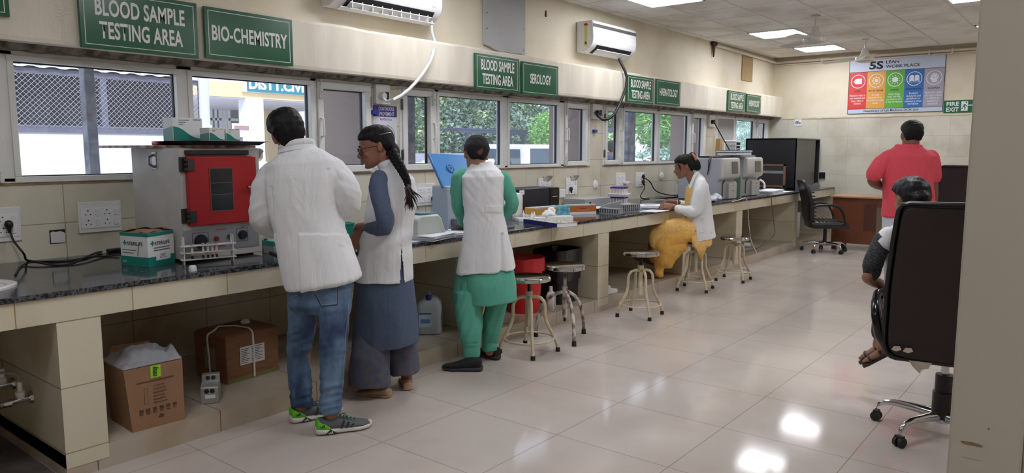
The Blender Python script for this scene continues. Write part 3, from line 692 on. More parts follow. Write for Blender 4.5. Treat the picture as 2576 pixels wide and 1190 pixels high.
# ------------------------------------------------------------------ window air conditioner
t = thing('window_air_conditioner', 'white louvred window air conditioner below the grey window board', 'air conditioner', (XW, 10.95, 1.0))
MB().box(XW - 0.25, XW + 0.10, 10.68, 11.30, 1.10, 1.60).build('body', ac_white, t, world=True, bevel=0.008)
l_ = MB(); 
for i in range(24):
    z = 1.13 + 0.44 * i / 23; l_.box(XW + 0.10, XW + 0.112, 10.72, 11.10, z, z + 0.008)
l_.build('louvre', ac_white, t, world=True)
MB().box(XW + 0.1, XW + 0.1015, 10.715, 11.105, 1.125, 1.585).build('grille_shadow_gap', mat('grey grille backing', (120, 118, 112), 0.7), t, world=True)
MB().box(XW + 0.1, XW + 0.102, 11.13, 11.275, 1.125, 1.585).build('outlet', dark_slot, t, world=True)
l_ = MB()
for i in range(9): z = 1.15 + 0.42 * i / 8; l_.box(XW + 0.102, XW + 0.112, 11.13, 11.275, z, z + 0.012)
l_.build('outlet_vane', ac_white, t, world=True)
tag(MB().box(XW, XW + 0.07, 10.575, 10.665, 0.85, 1.62).build('wood_prop', mat('bare wood strip', (196, 158, 104), 0.6, var=0.15, stretch=(8, 8, 1))), 'bare wooden strip standing left of the window air conditioner', 'wood strip')
tag(MB().tube([(XW + 0.07, 10.34, 1.86), (XW + 0.08, 10.40, 1.80), (XW + 0.14, 10.55, 1.60), (XW + 0.20, 10.68, 1.42), (XW + 0.3, 10.8, 1.34), (-4.0, 10.6, 1.33)], 0.008, 8).build('power_lead', cable_blk, smooth=True), 'black lead slanting across the window air conditioner', 'cable')

# ------------------------------------------------------------------ ceiling fans
fan_m = mat('white fan enamel', (206, 204, 198), 0.3)
def fan(loc, rz, label, group='white ceiling fans', first=[None]):
    t = thing('ceiling_fan', label, 'ceiling fan', loc, rz, group)
    MB().lathe([(0, 0), (0.05, 0), (0.055, -0.02), (0.02, -0.035), (0, -0.035)]).build('canopy', fan_m, t, smooth=True)
    MB().cyl((0, 0, -0.03), (0, 0, -0.16), 0.011, n=10).build('rod', fan_m, t)
    MB().lathe([(0, -0.13), (0.035, -0.13), (0.05, -0.19), (0.07, -0.235), (0.085, -0.25), (0.12, -0.258), (0.128, -0.285), (0.122, -0.31), (0.08, -0.325), (0, -0.328)]).build('motor', fan_m, t, smooth=True)
    for k in range(3):
        M = Matrix.Rotation(2 * PI * k / 3, 3, 'Z')
        b = MB(); rr = []
        for (x, w, dz) in ((0.10, 0.02, 0), (0.16, 0.022, 0.004), (0.20, 0.055, 0.004), (0.45, 0.062, 0.0), (0.59, 0.068, -0.004), (0.60, 0.05, -0.004)):
            rr.append([M @ V(x, s * w, -0.285 + dz + s * w * 0.15 + h) for s, h in ((-1, 0), (1, 0), (1, 0.004), (-1, 0.004))])
        b.loft(rr); b.build('blade', fan_m, t)
    return t
f1 = fan(on(2052, 38, z=ZC), 0.4, 'white ceiling fan beside the square light panel, nearer one')
dup(f1, on(2178, 97, z=ZC), 0.9, 'white ceiling fan above the 5S poster, farther one')
# ------------------------------------------------------------------ things on the worktop
CZ = CTZ
def T(name, label, cat, p, rz=0.0, group=None): return thing(name, label, cat, p, rz, group)
def P4(u, v, z=CZ): return on(u, v, z=z)
teal = mat('teal carton print', (18, 128, 118), 0.5); carton_white = mat('white carton', (226, 228, 228), 0.55)
brown_card = mat('brown cardboard', (150, 112, 84), 0.8, var=0.08, vscale=5, bump=0.05, bscale=80)
red_m = mat('red print', (196, 44, 48), 0.5)

# sink basin at the left edge
t = T('sink_basin', 'white oval sink basin set in the worktop at the left edge', 'sink', (-3.90, 0.93, CZ))
oval = lambda a, b, z: [V(-3.84 + a * math.cos(2 * PI * j / 32), 0.93 + b * math.sin(2 * PI * j / 32), z) for j in range(32)]
m = MB(); m.loft([oval(.20, .245, CZ), oval(.20, .245, CZ + .010), oval(.19, .235, CZ + .014), oval(.165, .205, CZ + .008), oval(.16, .20, CZ + .001)]); m.build('rim', mat('basin ceramic', (216, 214, 210), 0.2), t, smooth=True, world=True)

# black flex from the left socket across the worktop
def flex(name, pts, r, label, m=None):
    n = []; pts = [Vector(p) for p in pts]
    for i in range(len(pts) - 1):                            # Catmull-Rom
        p0, p1, p2, p3 = pts[max(i - 1, 0)], pts[i], pts[i + 1], pts[min(i + 2, len(pts) - 1)]
        for k in range(6):
            s = k / 6; n.append(0.5 * ((2 * p1) + (p2 - p0) * s + (2 * p0 - 5 * p1 + 4 * p2 - p3) * s * s + (3 * p1 - p0 - 3 * p2 + p3) * s ** 3))
    n.append(pts[-1]); o = MB().tube(n, r, 8).build(name, m or cable_blk, smooth=True)
    return tag(o, label, 'cable') if label else o
zc = CZ + 0.005
flex('power_cable', [(XW + 0.045, 1.385, 1.01), (XW + 0.06, 1.39, 0.97), (XW + 0.10, 1.42, 0.90), P4(70, 655, zc), P4(120, 658, zc), P4(200, 652, zc), P4(245, 635, zc + .004), P4(280, 632, zc), P4(303, 633, zc)], 0.006, 'black power cable running from the left socket to the white and teal carton')
flex('power_cable', [P4(38, 692, zc), P4(55, 668, zc), P4(90, 659, zc + .01), P4(130, 667, zc), P4(180, 664, zc), P4(215, 648, zc + .011), P4(262, 645, zc), P4(300, 640, zc + .006)], 0.005, 'second black cable looping on the worktop left of the white and teal carton')
tag(MB().bx((0, 0, 0.012), (0.05, 0.10, 0.022)).build('cable_joint', black_pl, bevel=0.006), 'black cable joint lying behind the white and teal carton', 'cable joint').location = P4(292, 634) + V(-0.0, 0.0, 0)

# carton of syringes (white with teal bands)
def axes(pL, p0, pR):
    U_ = (pR - p0); W_ = (pL - p0); return U_, W_
def open_carton(name, label, pL, p0, pR, h, mats, parent=None):
    pass
p0, pL, pR = P4(375, 674), P4(306, 667), P4(440, 660)
h = 0.178; t = T('carton', 'white and teal printed carton with torn brown flaps left of the oven', 'carton', p0)
U_, W_ = pR - p0, pL - p0; pB = p0 + U_ + W_
def qbox(a, b, c, d, z0, z1, inset=0.0):
    m = MB(); e = [a, b, c, d]; cen = (a + b + c + d) / 4; e = [p + (cen - p) * inset for p in e]
    return m.loft([[V(p.x, p.y, z0) for p in e], [V(p.x, p.y, z1) for p in e]])
qbox(p0, pR, pB, pL, CZ, CZ + h).build('body', carton_white, t, world=True, bevel=0.002)
Un, Wn = U_.normalized(), W_.normalized()
nU = V(Un.y, -Un.x, 0); nW = V(-Wn.y, Wn.x, 0)            # outward normals of the two visible faces
for fo, fd, fn, L in ((p0, Un, nU, U_.length), (pL, -Wn, nW, W_.length)):
    for z0, z1 in ((0.001, 0.052), (h - 0.020, h - 0.001)): MB().prism([(0.0, z0), (L, z0), (L, z1), (0.0, z1)], fo, fd, ZU, fn * 0.0008).build('printed_band', teal, t, world=True)
    mid = fo + fd * (L * 0.54) + V(0, 0, h - 0.058)
    lettering('lettering', 'STERILIFE', ink, mid, fd, ZU, L * 0.56, 0.019, t, bold=0.02)
    c = fo + fd * (L * 0.17) + V(0, 0, h - 0.056)
    MB().prism([(-.004, -.014), (.004, -.014), (.004, -.004), (.014, -.004), (.014, .004), (.004, .004), (.004, .014), (-.004, .014), (-.004, .004), (-.014, .004), (-.014, -.004), (-.004, -.004)], c, fd, ZU, fn * 0.001).build('cross_mark', teal, t, world=True)
for k, w in ((0, 0.5), (1, 0.42)):
    m = MB(); m.prism([(0, 0), (W_.length * w, 0), (W_.length * w, .004), (0, .004)], pL - Wn * (0.012) + V(0, 0, h - 0.095 - 0.015 * k), -Wn, ZU, nW * 0.0008); m.build('small_print', grey_ink, t, world=True)
m = MB(); m.prism([(0, 0), (0.010, 0.002), (0.022, 0.066), (0.014, 0.068)], p0 + Wn * 0.085 + V(0, 0, 0.055), -Wn, ZU, nW * 0.0012); m.build('syringe_print', mat('syringe print', (176, 150, 140), 0.5), t, world=True)
m = MB(); m.prism([(0, 0), (U_.length * .55, 0), (U_.length * .55, .042), (0, .042)], p0 + Un * (U_.length * .28) + V(0, 0, 0.030), Un, ZU, nU * 0.0016); m.build('sticker', paper, t, world=True)
m = MB(); 
for k in range(4): m.prism([(0, 0), (0.05 - 0.008 * (k % 2), 0), (0.05 - 0.008 * (k % 2), .003), (0, .003)], p0 + Un * (U_.length * .42) + V(0, 0, 0.040 + k * 0.007), Un, ZU, nU * 0.0022)
for k in range(2): m.prism([(0, 0), (U_.length * .6, 0), (U_.length * .6, .006), (0, .006)], p0 + Un * (U_.length * .22) + V(0, 0, h - 0.085 - 0.013 * k), Un, ZU, nU * 0.0009)
m.build('small_print', grey_ink, t, world=True)
lettering('lettering', '5 ml', carton_white, pL - Wn * 0.028 + V(0, 0, 0.026), -Wn, ZU, 0.028, 0.014, t, bold=0.02)
m = MB()                                                     # torn flaps on top
for a, b, c in ((p0, pR, W_), (pR, pB, -U_), (pB, pL, -W_), (pL, p0, U_)):
    n_ = 9; top = []; bot = []
    for k in range(n_):
        s = k / (n_ - 1); e = a.lerp(b, s); q = 0.35 + 0.12 * N3((e.x * 60, e.y * 60, 2))
        bot.append(V(e.x, e.y, h + CZ)); top.append(e + c * q + V(0, 0, h + 0.010 + 0.012 * abs(N3((e.x * 40, e.y * 40, 7)))))
    m.add(bot + top, [(k, k + 1, n_ + k + 1, n_ + k) for k in range(n_ - 1)])
m.build('flap', brown_card, t, world=True)

# hot-air oven with the red door
cream_en = mat('oven white enamel', (188, 184, 177), 0.5, var=0.10, vscale=6)
red_en = mat('oven red enamel', (166, 22, 30), 0.35, var=0.12, vscale=5)
OX0, OX1, OY0, OY1, OZ1 = -4.38, -3.825, 1.965, 2.435, 1.462
t = T('hot_air_oven', 'white cabinet oven with red door, hinges and knob panel', 'oven', ((OX0 + OX1) / 2, (OY0 + OY1) / 2, CZ))
MB().box(OX0, OX1, OY0, OY1, CZ + 0.012, OZ1).build('body', cream_en, t, world=True, bevel=0.004)
k = MB()
for x in (OX0 + .05, OX1 - .05):
    for y in (OY0 + .05, OY1 - .05): k.cyl((x, y, CZ), (x, y, CZ + 0.013), 0.018, n=10)
k.build('foot', black_pl, t, world=True)
dr = MB().box(OX1, OX1 + 0.035, 1.988, 2.395, 1.045, 1.418).build('door', red_en, t, world=True, bevel=0.006)
MB().prism([(2.112, 1.13), (2.118, 1.122), (2.232, 1.122), (2.24, 1.13), (2.24, 1.342), (2.232, 1.35), (2.118, 1.35), (2.112, 1.342)], V(OX1 + 0.0345, 0, 0), YD, ZU, V(0.002, 0, 0)).build('window', mat('oven dark glass', (40, 44, 48), 0.12, var=0.2), dr, world=True)
k = MB()
for z in (1.208, 1.272): k.box(OX1 + 0.0366, OX1 + 0.038, 2.116, 2.236, z, z + 0.0018)
k.build('shelf_line', mat('pale line', (110, 112, 112), 0.4), dr, world=True)
k = MB().hbar(OX1 + 0.0345, OX1 + 0.0375, 2.106, 2.246, 1.116, 1.356, 0.006).build('window_trim', mat('window trim', (120, 60, 58), 0.4), dr, world=True)
for z0, z1 in ((1.335, 1.415), (1.06, 1.14)):
    m = MB(); m.box(OX1 + 0.001, OX1 + 0.012, 1.955, 1.992, z0, z1); m.box(OX1 + 0.035, OX1 + 0.045, 1.985, 2.022, z0 + .005, z1 - .012)
    for q in range(3): m.cyl((OX1 + 0.028, 1.987, z0 + 0.006 + q * 0.025), (OX1 + 0.028, 1.987, z0 + 0.024 + q * 0.025), 0.013, n=10)
    m.build('hinge', mat('dark steel hinge', (70, 68, 66), 0.45, 0.7), t, world=True, bevel=0.002)
m = MB(); m.box(OX1 + 0.035, OX1 + 0.05, 2.36, 2.395, 1.225, 1.275); m.tube([(OX1 + 0.055, 2.385, 1.245), (OX1 + 0.075, 2.36, 1.243), (OX1 + 0.075, 2.31, 1.245)], [0.010, 0.009, 0.008], 8); m.box(OX1 + 0.001, OX1 + 0.05, 2.398, 2.424, 1.225, 1.268)
m.build('latch', steel, t, world=True)
cp = MB().box(OX1, OX1 + 0.006, 1.962, 2.412, 0.90, 1.022).build('control_panel', mat('brushed grey panel', (140, 142, 148), 0.45, 0.3), t, world=True)
def knob(y, z, r, par, m_=black_pl, d=0.02):
    MB().lathe([(0, 0), (r, 0), (r * 1.0, d * .6), (r * .85, d), (0, d)], (OX1 + 0.006, y, z), Matrix.Rotation(PI / 2, 3, 'Y'), 24).build('knob', m_, par, smooth=True, world=True)
knob(2.055, 0.958, 0.037, cp); knob(2.305, 0.972, 0.026, cp)
knob(2.145, 0.965, 0.013, cp, mat('red lamp', (130, 24, 24), 0.3), 0.015); knob(2.225, 0.970, 0.013, cp, mat('green lamp', (30, 80, 50), 0.3), 0.015)
m = MB(); m.hbar(OX1 + 0.006, OX1 + 0.0066, 2.008, 2.102, 0.91, 1.005, 0.002); m.hbar(OX1 + 0.006, OX1 + 0.0066, 2.27, 2.34, 0.935, 1.01, 0.002); m.box(OX1 + 0.006, OX1 + 0.0064, 2.30, 2.32, 1.013, 1.017); m.build('print', ink, cp, world=True)
m = MB(); m.box(OX1 + 0.006, OX1 + 0.0066, 2.145, 2.21, 1.008, 1.016); m.box(OX1 + 0.006, OX1 + 0.0066, 2.12, 2.20, 0.915, 0.928); m.build('print', mat('faded red print', (150, 80, 84), 0.5), cp, world=True)
hp = MB().box(OX0 + 0.255, OX0 + 0.30, OY0 - 0.004, OY0, 1.345, 1.44).build('side_handle_plate', steel, t, world=True)
MB().tube([(OX0 + 0.278, OY0 - .004, 1.425), (OX0 + 0.285, OY0 - .035, 1.41), (OX0 + 0.285, OY0 - .035, 1.375), (OX0 + 0.278, OY0 - .004, 1.358)], 0.007, 8).build('side_handle', steel, hp, smooth=True, world=True)
MB().box(OX1 + 0.001, OX1 + 0.02, 1.99, 2.36, 1.425, 1.450).build('top_ledge', black_pl, t, world=True, bevel=0.003)
# board and tray on the oven, with cartons on the tray
t2 = T('wooden_board', 'chipped maroon laminate board lying on top of the oven', 'board', (-4.2, 2.1, OZ1))
MB().prism([(-4.56, 1.86), (-4.05, 1.93), (-3.83, 2.05), (-3.83, 2.42), (-4.50, 2.40)], V(0, 0, OZ1 + 0.001), XU, YD, V(0, 0, 0.014)).build('board', mat('maroon laminate', (112, 66, 66), 0.5, col2=(182, 160, 140), vscale=22), t2, world=True)
tag(MB().box(-4.16, -4.10, 1.98, 2.07, OZ1 + 0.016, OZ1 + 0.034).build('red_block', mat('red plastic', (186, 48, 56), 0.4), bevel=0.004), 'small red block on the board at the oven corner', 'block')
tz = OZ1 + 0.0155; t3 = T('metal_tray', 'black tray under the teal cartons on top of the oven', 'tray', (-3.92, 2.2, tz))
m = MB(); m.loft([[V(x, y, tz) for x, y in ((-4.15, 2.03), (-3.79, 2.03), (-3.79, 2.42), (-4.15, 2.42))], [V(x, y, tz + 0.018) for x, y in ((-4.17, 2.005), (-3.77, 2.005), (-3.77, 2.445), (-4.17, 2.445))], [V(x, y, tz + 0.022) for x, y in ((-4.19, 1.985), (-3.75, 1.985), (-3.75, 2.465), (-4.19, 2.465))]])
m.build('tray', mat('black enamel', (20, 20, 24), 0.35), t3, world=True)
tz += 0.0225
def swoosh_box(x0, x1, y0, y1, z0, hgt, label, name='carton'):
    t = T(name, label, 'carton', ((x0 + x1) / 2, (y0 + y1) / 2, z0), 0, 'teal and white cartons on the oven')
    MB().box(x0, x1, y0, y1, z0, z0 + hgt).build('body', carton_white, t, world=True, bevel=0.0015)
    n_ = 12; L = y1 - y0
    pts = [(y0 + 0.002, z0 + 0.002), (y1 - 0.002, z0 + 0.002)] + [(y1 - 0.002 - (L - 0.004) * k / n_, z0 + hgt * (0.10 + 0.55 * (1 / (1 + math.exp(-7 * (k / n_ - 0.55)))))) for k in range(n_ + 1)]
    MB().prism(pts, V(x1, 0, 0), YD, ZU, V(0.0006, 0, 0)).build('print', teal, t, world=True)
    MB().prism([(x0 + 0.002, z0 + 0.002), (x1 - 0.002, z0 + 0.002), (x1 - 0.002, z0 + hgt * .64), (x0 + .002, z0 + hgt * .5)], V(0, y0, 0), XU, ZU, V(0, -0.0006, 0)).build('print', mat('pale teal print', (120, 160, 156), 0.5), t, world=True)
    m = MB()
    for k in range(3): m.box(x1, x1 + 0.0006, y0 + L * .2, y0 + L * (.55 - .1 * k), z0 + hgt * (.88 - .09 * k), z0 + hgt * (.91 - .09 * k))
    m.box(x1, x1 + 0.0006, y0 + L * .68, y0 + L * .94, z0 + hgt * .9, z0 + hgt * .94); m.build('small_print', grey_ink, t, world=True)
    return t
swoosh_box(-4.10, -3.99, 2.02, 2.19, tz, 0.128, 'largest teal and white carton on the oven, at the left end of the row')
swoosh_box(-3.92, -3.82, 2.135, 2.225, tz, 0.072, 'small teal and white carton on the oven, middle of the row')
swoosh_box(-3.92, -3.82, 2.232, 2.318, tz, 0.070, 'small teal and white carton on the oven, right end of the row')

# white tube rack in front of the oven
rack_m = mat('white rack plastic', (214, 214, 210), 0.45)
a, b = P4(462, 668) + V(.01, 0, 0), P4(588, 657) + V(.01, 0, 0); d = (b - a); ry = math.atan2(d.y, d.x); L = d.length
t = T('tube_rack', 'white three-tier tube rack with blood tubes in front of the oven', 'tube rack', a, ry)
m = MB()
for z in (0.024, 0.060, 0.096):
    m.box(-0.012, L + 0.012, 0, 0.052, z, z + 0.005)
m.build('shelf', rack_m, t, bevel=0.001)
for x in (0, L - 0.006):
    m = MB(); m.box(x, x + 0.006, 0.004, 0.048, 0, 0.098); m.box(x, x + 0.006, 0.004, 0.014, 0.098, 0.135); m.box(x, x + 0.006, 0.038, 0.048, 0.098, 0.135); m.box(x, x + 0.006, 0.004, 0.048, 0.135, 0.147)
    m.build('end_plate', rack_m, t, bevel=0.001)
blood = mat('blood', (60, 14, 14), 0.3); tube_gl = glassmat('tube plastic', (238, 240, 240), 0.35, 0.06); tube_lab = mat('tube label', (222, 214, 212), 0.6)
def test_tube(loc, label, capm, group, first={}):
    t = T('test_tube', label, 'test tube', loc, 0, group)
    MB().cyl((0, 0, 0), (0, 0, 0.018), 0.0055, 0.0062, n=12).build('blood_fill', blood, t, smooth=True)
    MB().cyl((0, 0, 0.018), (0, 0, 0.062), 0.0064, n=12).build('label_sleeve', tube_lab, t, smooth=True)
    MB().cyl((0, 0, 0.062), (0, 0, 0.070), 0.0062, n=12).build('tube_neck', tube_gl, t, smooth=True)
    MB().cyl((0, 0, 0.070), (0, 0, 0.082), 0.0075, n=14).build('cap', capm, t, smooth=True)
    return t
cap_grey = mat('grey tube cap', (150, 150, 150), 0.5)
dv = d.normalized(); sv = V(-dv.y, dv.x, 0)
tt = None
for i, s in enumerate((0.045, 0.10, 0.125, 0.148, 0.170)):
    lo = a + dv * s + sv * 0.018 + V(0, 0, 0.029)
    lab = 'blood tube standing alone at the left end of the white rack' if i == 0 else 'blood tube in the row of four in the white rack'
    if tt is None: tt = test_tube(lo, lab, cap_grey, 'blood tubes in the white rack')
    else: dup(tt, lo, None, lab)
t = T('bottle', 'small white bottle with teal cap behind the white tube rack', 'bottle', P4(470, 652))
MB().lathe([(0, 0), (0.022, 0), (0.024, 0.004), (0.024, 0.085), (0.020, 0.096), (0.014, 0.10), (0, 0.10)]).build('body', white_pl, t, smooth=True)
MB().cyl((0, 0, 0.10), (0, 0, 0.122), 0.0155, n=18).build('cap', mat('teal cap', (20, 112, 130), 0.4), t, smooth=True)
t = tag(MB().lathe([(0, 0), (0.019, 0), (0.020, 0.004), (0.017, 0.024), (0.013, 0.028), (0, 0.028)]).build('plastic_stopper', mat('pale cap', (206, 216, 214), 0.4), smooth=True), 'loose pale bottle cap lying at the worktop edge before the tube rack', 'cap'); t.location = P4(485, 682)  # a loose bottle cap, not a stopper
p = P4(676, 640)
t = T('carton', 'teal and white carton half hidden behind the man in jeans', 'carton', p)
MB().box(-0.10, 0.02, 0.02, 0.15, 0, 0.075).build('body', mat('grey side carton', (150, 152, 150), 0.6), t, bevel=0.002)
MB().box(-0.10, 0.021, 0.0195, 0.151, 0.045, 0.0752).build('printed_band', teal, t)
flex('device_lead', [(OX1 - .02, 2.47, 0.93), (OX1 + 0.0, 2.475, 0.89), (OX1 + 0.02, 2.47, 0.86), (OX1 + .06, 2.46, zc), (-3.62, 2.42, zc)], 0.011, 'thick black lead coming out beside the oven')

# things seen between the two standing people and beyond
t = T('basket', 'small green plastic basket on the worktop behind the man and the woman', 'basket', P4(872, 592))
m = MB(); m.lathe([(0, 0), (0.04, 0), (0.055, 0.075), (0.062, 0.078), (0.062, 0.092), (0.052, 0.092), (0.042, 0.02), (0, 0.012)], n=4, M=Matrix.Rotation(PI / 4, 3, 'Z')); m.build('tub', mat('green plastic', (20, 140, 118), 0.4), t, bevel=0.003)
# centrifuge with blue lid
t = T('centrifuge', 'pale bench centrifuge with grey-blue lid beside the paper stack', 'centrifuge', P4(1058, 597))
MB().prism([(-0.16, 0), (0.12, 0), (0.115, 0.03), (0.07, 0.14), (0.04, 0.165), (-0.13, 0.165), (-0.16, 0.14)], V(-0.16, 0, 0), YD, ZU, V(0.30, 0, 0)).build('body', mat('pale green white', (208, 214, 206), 0.4), t, bevel=0.012)
MB().prism([(0.128, 0.024), (0.118, 0.06), (0.082, 0.142), (0.045, 0.175), (-0.10, 0.180), (-0.10, 0.168), (0.04, 0.160), (0.068, 0.13), (0.10, 0.06), (0.112, 0.024)], V(-0.13, 0, 0), YD, ZU, V(0.24, 0, 0)).build('lid', mat('grey blue lid', (92, 128, 156), 0.4), t, bevel=0.004)
# papers: stack at the front edge
def sheets(name, label, c, w, d_, n, rz, spread=0.012, th=0.0035, m_=None, cat='papers', jit=0.05):
    t = T(name, label, cat, c, rz)
    rng = random.Random(int(c[1] * 1000)); m = MB()
    for i in range(n):
        a = rng.uniform(-jit, jit); M = Matrix.Translation((rng.uniform(-spread, spread), rng.uniform(-spread, spread), 0)) @ Matrix.Rotation(a, 4, 'Z')
        nn = 7; top = []
        for j in range(nn):
            x = -w / 2 + w * j / (nn - 1); z = th * i + 0.0005 + (0.004 * N3((x * 9, i * .7, c[1])) if i > n * .5 else 0)
            top.append([M @ V(x, -d_ / 2, z), M @ V(x, d_ / 2, z), M @ V(x, d_ / 2, z + th * .8), M @ V(x, -d_ / 2, z + th * .8)])
        m.loft(top)
    m.build('sheet_pile', m_ or paper, t); return t
def printed(t, w, d_, z, rows=6):
    m = MB()
    for i in range(rows): m.box(-w * .4, w * .3 - 0.02 * (i % 3), d_ * (.38 - .76 * i / rows), d_ * (.38 - .76 * i / rows) + .004, z, z + .0004)
    m.build('print', grey_ink, t)
s = sheets('paper_stack', 'thick stack of papers at the worktop edge right of the braided woman', P4(1085, 602, CZ) + V(-0.02, 0.02, 0), 0.21, 0.30, 9, 0.25, 0.012, 0.0042); printed(s, .2, .28, .043)
s = sheets('paper_stack', 'flat white papers lying behind the thick paper stack', P4(1125, 592, CZ) + V(-0.06, 0.06, 0), 0.21, 0.30, 4, -0.55, 0.02, 0.004)
tag(MB().bx((0, 0, 0.0015), (0.16, 0.22, 0.002)).build('paper_sheet', paper), 'single white sheet under the thick stack at the worktop edge', 'paper').location = P4(1040, 606) + V(-0.02, -0.05, 0)
t = T('plastic_box', 'clear plastic sheet box standing behind the centrifuge', 'box', P4(1100, 580))
MB().box(-0.10, 0.10, -0.02, 0.12, 0.001, 0.10).build('shell', glassmat('clear film', (214, 212, 206), 0.18, 0.12), t)
t = T('cup', 'small clear cup beside the plastic box', 'cup', P4(1107, 586))
MB().lathe([(0, 0), (0.022, 0), (0.026, 0.045), (0.023, 0.045), (0.019, 0.004), (0, 0.004)], n=20).build('cup_wall', glassmat('cup plastic', (228, 230, 234), 0.3, 0.1), t, smooth=True)
# analyser with raised blue lid
t = T('lab_analyser', 'white bench analyser with raised blue lid in front of the capped person', 'lab device', (-3.86, 4.02, CZ))
dev = mat('pale device grey', (176, 186, 198), 0.4); dev2 = mat('device white', (214, 214, 220), 0.4)
MB().box(-3.90, -3.74, 3.915, 4.03, CZ, 1.19).build('side_column', dev, t, world=True, bevel=0.008)
MB().box(-3.95, -3.76, 4.03, 4.62, CZ, 1.145).build('body', dev2, t, world=True, bevel=0.03, seg=3)
m = MB(); m.box(-3.76, -3.60, 3.95, 4.50, CZ + .055, CZ + .10); m.box(-3.76, -3.58, 3.93, 4.50, CZ, CZ + .012)
for i in range(4): m.box(-3.62, -3.595, 3.95 + i * .12, 3.965 + i * .12, CZ + .012, CZ + .06)
m.build('tube_drawer', mat('device dark grey', (112, 110, 114), 0.5), t, world=True, bevel=0.002)
# lid: a slab hinged at the top of the column leaning left-back
blue_lid = mat('blue lid', (54, 122, 186), 0.35, var=0.06, vscale=3)
q = [on(1115, 471, x=-3.77), on(1172, 471, x=-3.77), on(1164, 389, x=-3.95), on(1078, 385, x=-3.95)]
q[1] = q[0] + (q[1] - q[0]) * 1.5; q[2] = q[3] + (q[2] - q[3]) * 1.5 
nrm = (q[1] - q[0]).cross(q[3] - q[0]).normalized(); nrm = nrm if nrm.dot(CAM - q[0]) < 0 else -nrm
ld = MB().loft([q, [p + nrm * 0.022 for p in q]]).build('lid', blue_lid, t, world=True, bevel=0.006)
lc = on(1134, 423, x=-3.862); e1 = (q[1] - q[0]).normalized(); e2 = (q[3] - q[0]).normalized(); fn = -nrm
h_ = MB()
for i in range(12): c = lc + e1 * 0.028 * math.cos(i * PI / 6) + e2 * 0.028 * math.sin(i * PI / 6); h_.cyl(c + fn * .012, c + fn * .0, 0.0042, n=8)
h_.cyl(lc + fn * .012, lc, 0.010, n=12)
c_ = MB(); c_.cyl(lc - fn * .02, lc + fn * .008, 0.040, 0.038, n=24)
# project centre onto the lid plane
dlt = (q[0] - lc).dot(fn); 
for mb in (h_, c_): mb.v = [p + fn * (dlt + 0.001) for p in mb.v]
c_.build('speaker_boss', blue_lid, ld, world=True); h_.v = [p - fn * 0.002 for p in h_.v]; h_.build('vent_hole', mat('dark blue', (18, 30, 60), 0.5), ld, world=True)
flex('power_cable', [(XW + 0.045, 4.59, 1.0), (XW + 0.08, 4.60, 0.96), (XW + 0.14, 4.52, 0.92), (-4.30, 4.35, 0.90), (-4.10, 4.2, 0.895), (-3.96, 4.12, 0.90)], 0.007, 'black cable curving from the socket to the blue-lid analyser')
t = T('knob', 'small white and grey round cap on the worktop before the blue-lid analyser', 'cap', P4(1131, 587))
MB().ell((0, 0, 0.016), 0.016, 0.016, 0.016).build('ball', white_pl, t, smooth=True)
t = T('carton', 'blue striped carton beside the capped person elbow', 'carton', P4(1275, 562))
MB().box(-0.08, 0.0, -0.10, 0.02, 0, 0.10).build('body', mat('blue carton', (66, 152, 214), 0.5), t, bevel=0.002)
for z in (0.025, 0.06): MB().box(-0.081, 0.001, -0.101, 0.021, z, z + 0.018).build('stripe', mat('deep blue stripe', (20, 70, 160), 0.5), t)
t = T('jug', 'white plastic container standing between the capped person and the black power unit', 'container', P4(1292, 552))
MB().lathe([(0, 0), (0.07, 0), (0.078, 0.01), (0.08, 0.20), (0.075, 0.225), (0.03, 0.235), (0, 0.235)]).build('body', white_pl, t, smooth=True)
# black power unit
t = T('power_unit', 'black box-shaped power backup unit standing against the tiles', 'power unit', (-4.3, 5.66, CZ))
MB().box(-4.50, -4.20, 5.345, 5.98, CZ, 1.09).build('body', mat('matt black shell', (26, 26, 34), 0.45), t, world=True, bevel=0.004)
MB().box(-4.2, -4.194, 5.83, 5.98, CZ + .004, 1.085).build('front_strip', black_gloss, t, world=True, bevel=0.002)
MB().box(-4.194, -4.193, 5.87, 5.95, 1.02, 1.065).build('display', mat('dark display', (40, 40, 46), 0.2), t, world=True)
MB().box(-4.2, -4.199, 5.352, 5.425, 1.042, 1.082).build('sticker', paper, t, world=True)
MB().box(-4.1988, -4.1985, 5.36, 5.40, 1.055, 1.06).build('small_print', ink, t, world=True)
MB().box(-4.194, -4.1935, 5.87, 5.95, 1.0, 1.004).build('small_print', paper, t, world=True)
# flat boxes
def flat_box(name, label, c0, c1, dep, h, m_, lidm, cat='box', gap=0.3):
    d = (c1 - c0); ry = math.atan2(d.y, d.x); t = T(name, label, cat, c0, ry); L = d.length
    MB().box(0, L, 0, dep, 0, h * gap).build('base', carton_white, t, bevel=0.001)
    MB().box(0, L, 0, dep, h * gap, h).build('body', m_, t, bevel=0.001)
    m = MB(); m.prism([(-0.002, h - .002), (-0.006, h + .012), (dep, h + 0.003), (dep, h)], V(0.006, 0, 0), V(0, 1, 0), V(0, 0, 1), V(L - 0.012, 0, 0)); m.build('lid_flap', lidm, t)
    return t, L
t, L = flat_box('flat_box', 'flat yellow kit box with white lid in front of the black power unit', P4(1350, 549), P4(1424, 543), 0.16, 0.085, mat('ochre carton', (206, 156, 74), 0.6), carton_white)
t, L = flat_box('flat_box', 'flat orange kit box with white lid right of the yellow one', P4(1434, 541), P4(1500, 538.5), 0.16, 0.085, mat('orange carton', (196, 104, 48), 0.6), carton_white)
MB().box(L * .38, L * .62, -0.0006, 0, 0.055, 0.061).build('small_print', ink, t); MB().box(L * .25, L * .75, -0.0006, 0, 0.044, 0.046).build('small_print', mat('pale print', (226, 170, 130), 0.5), t)
c0, c1 = P4(1401, 545), P4(1434, 544.2)
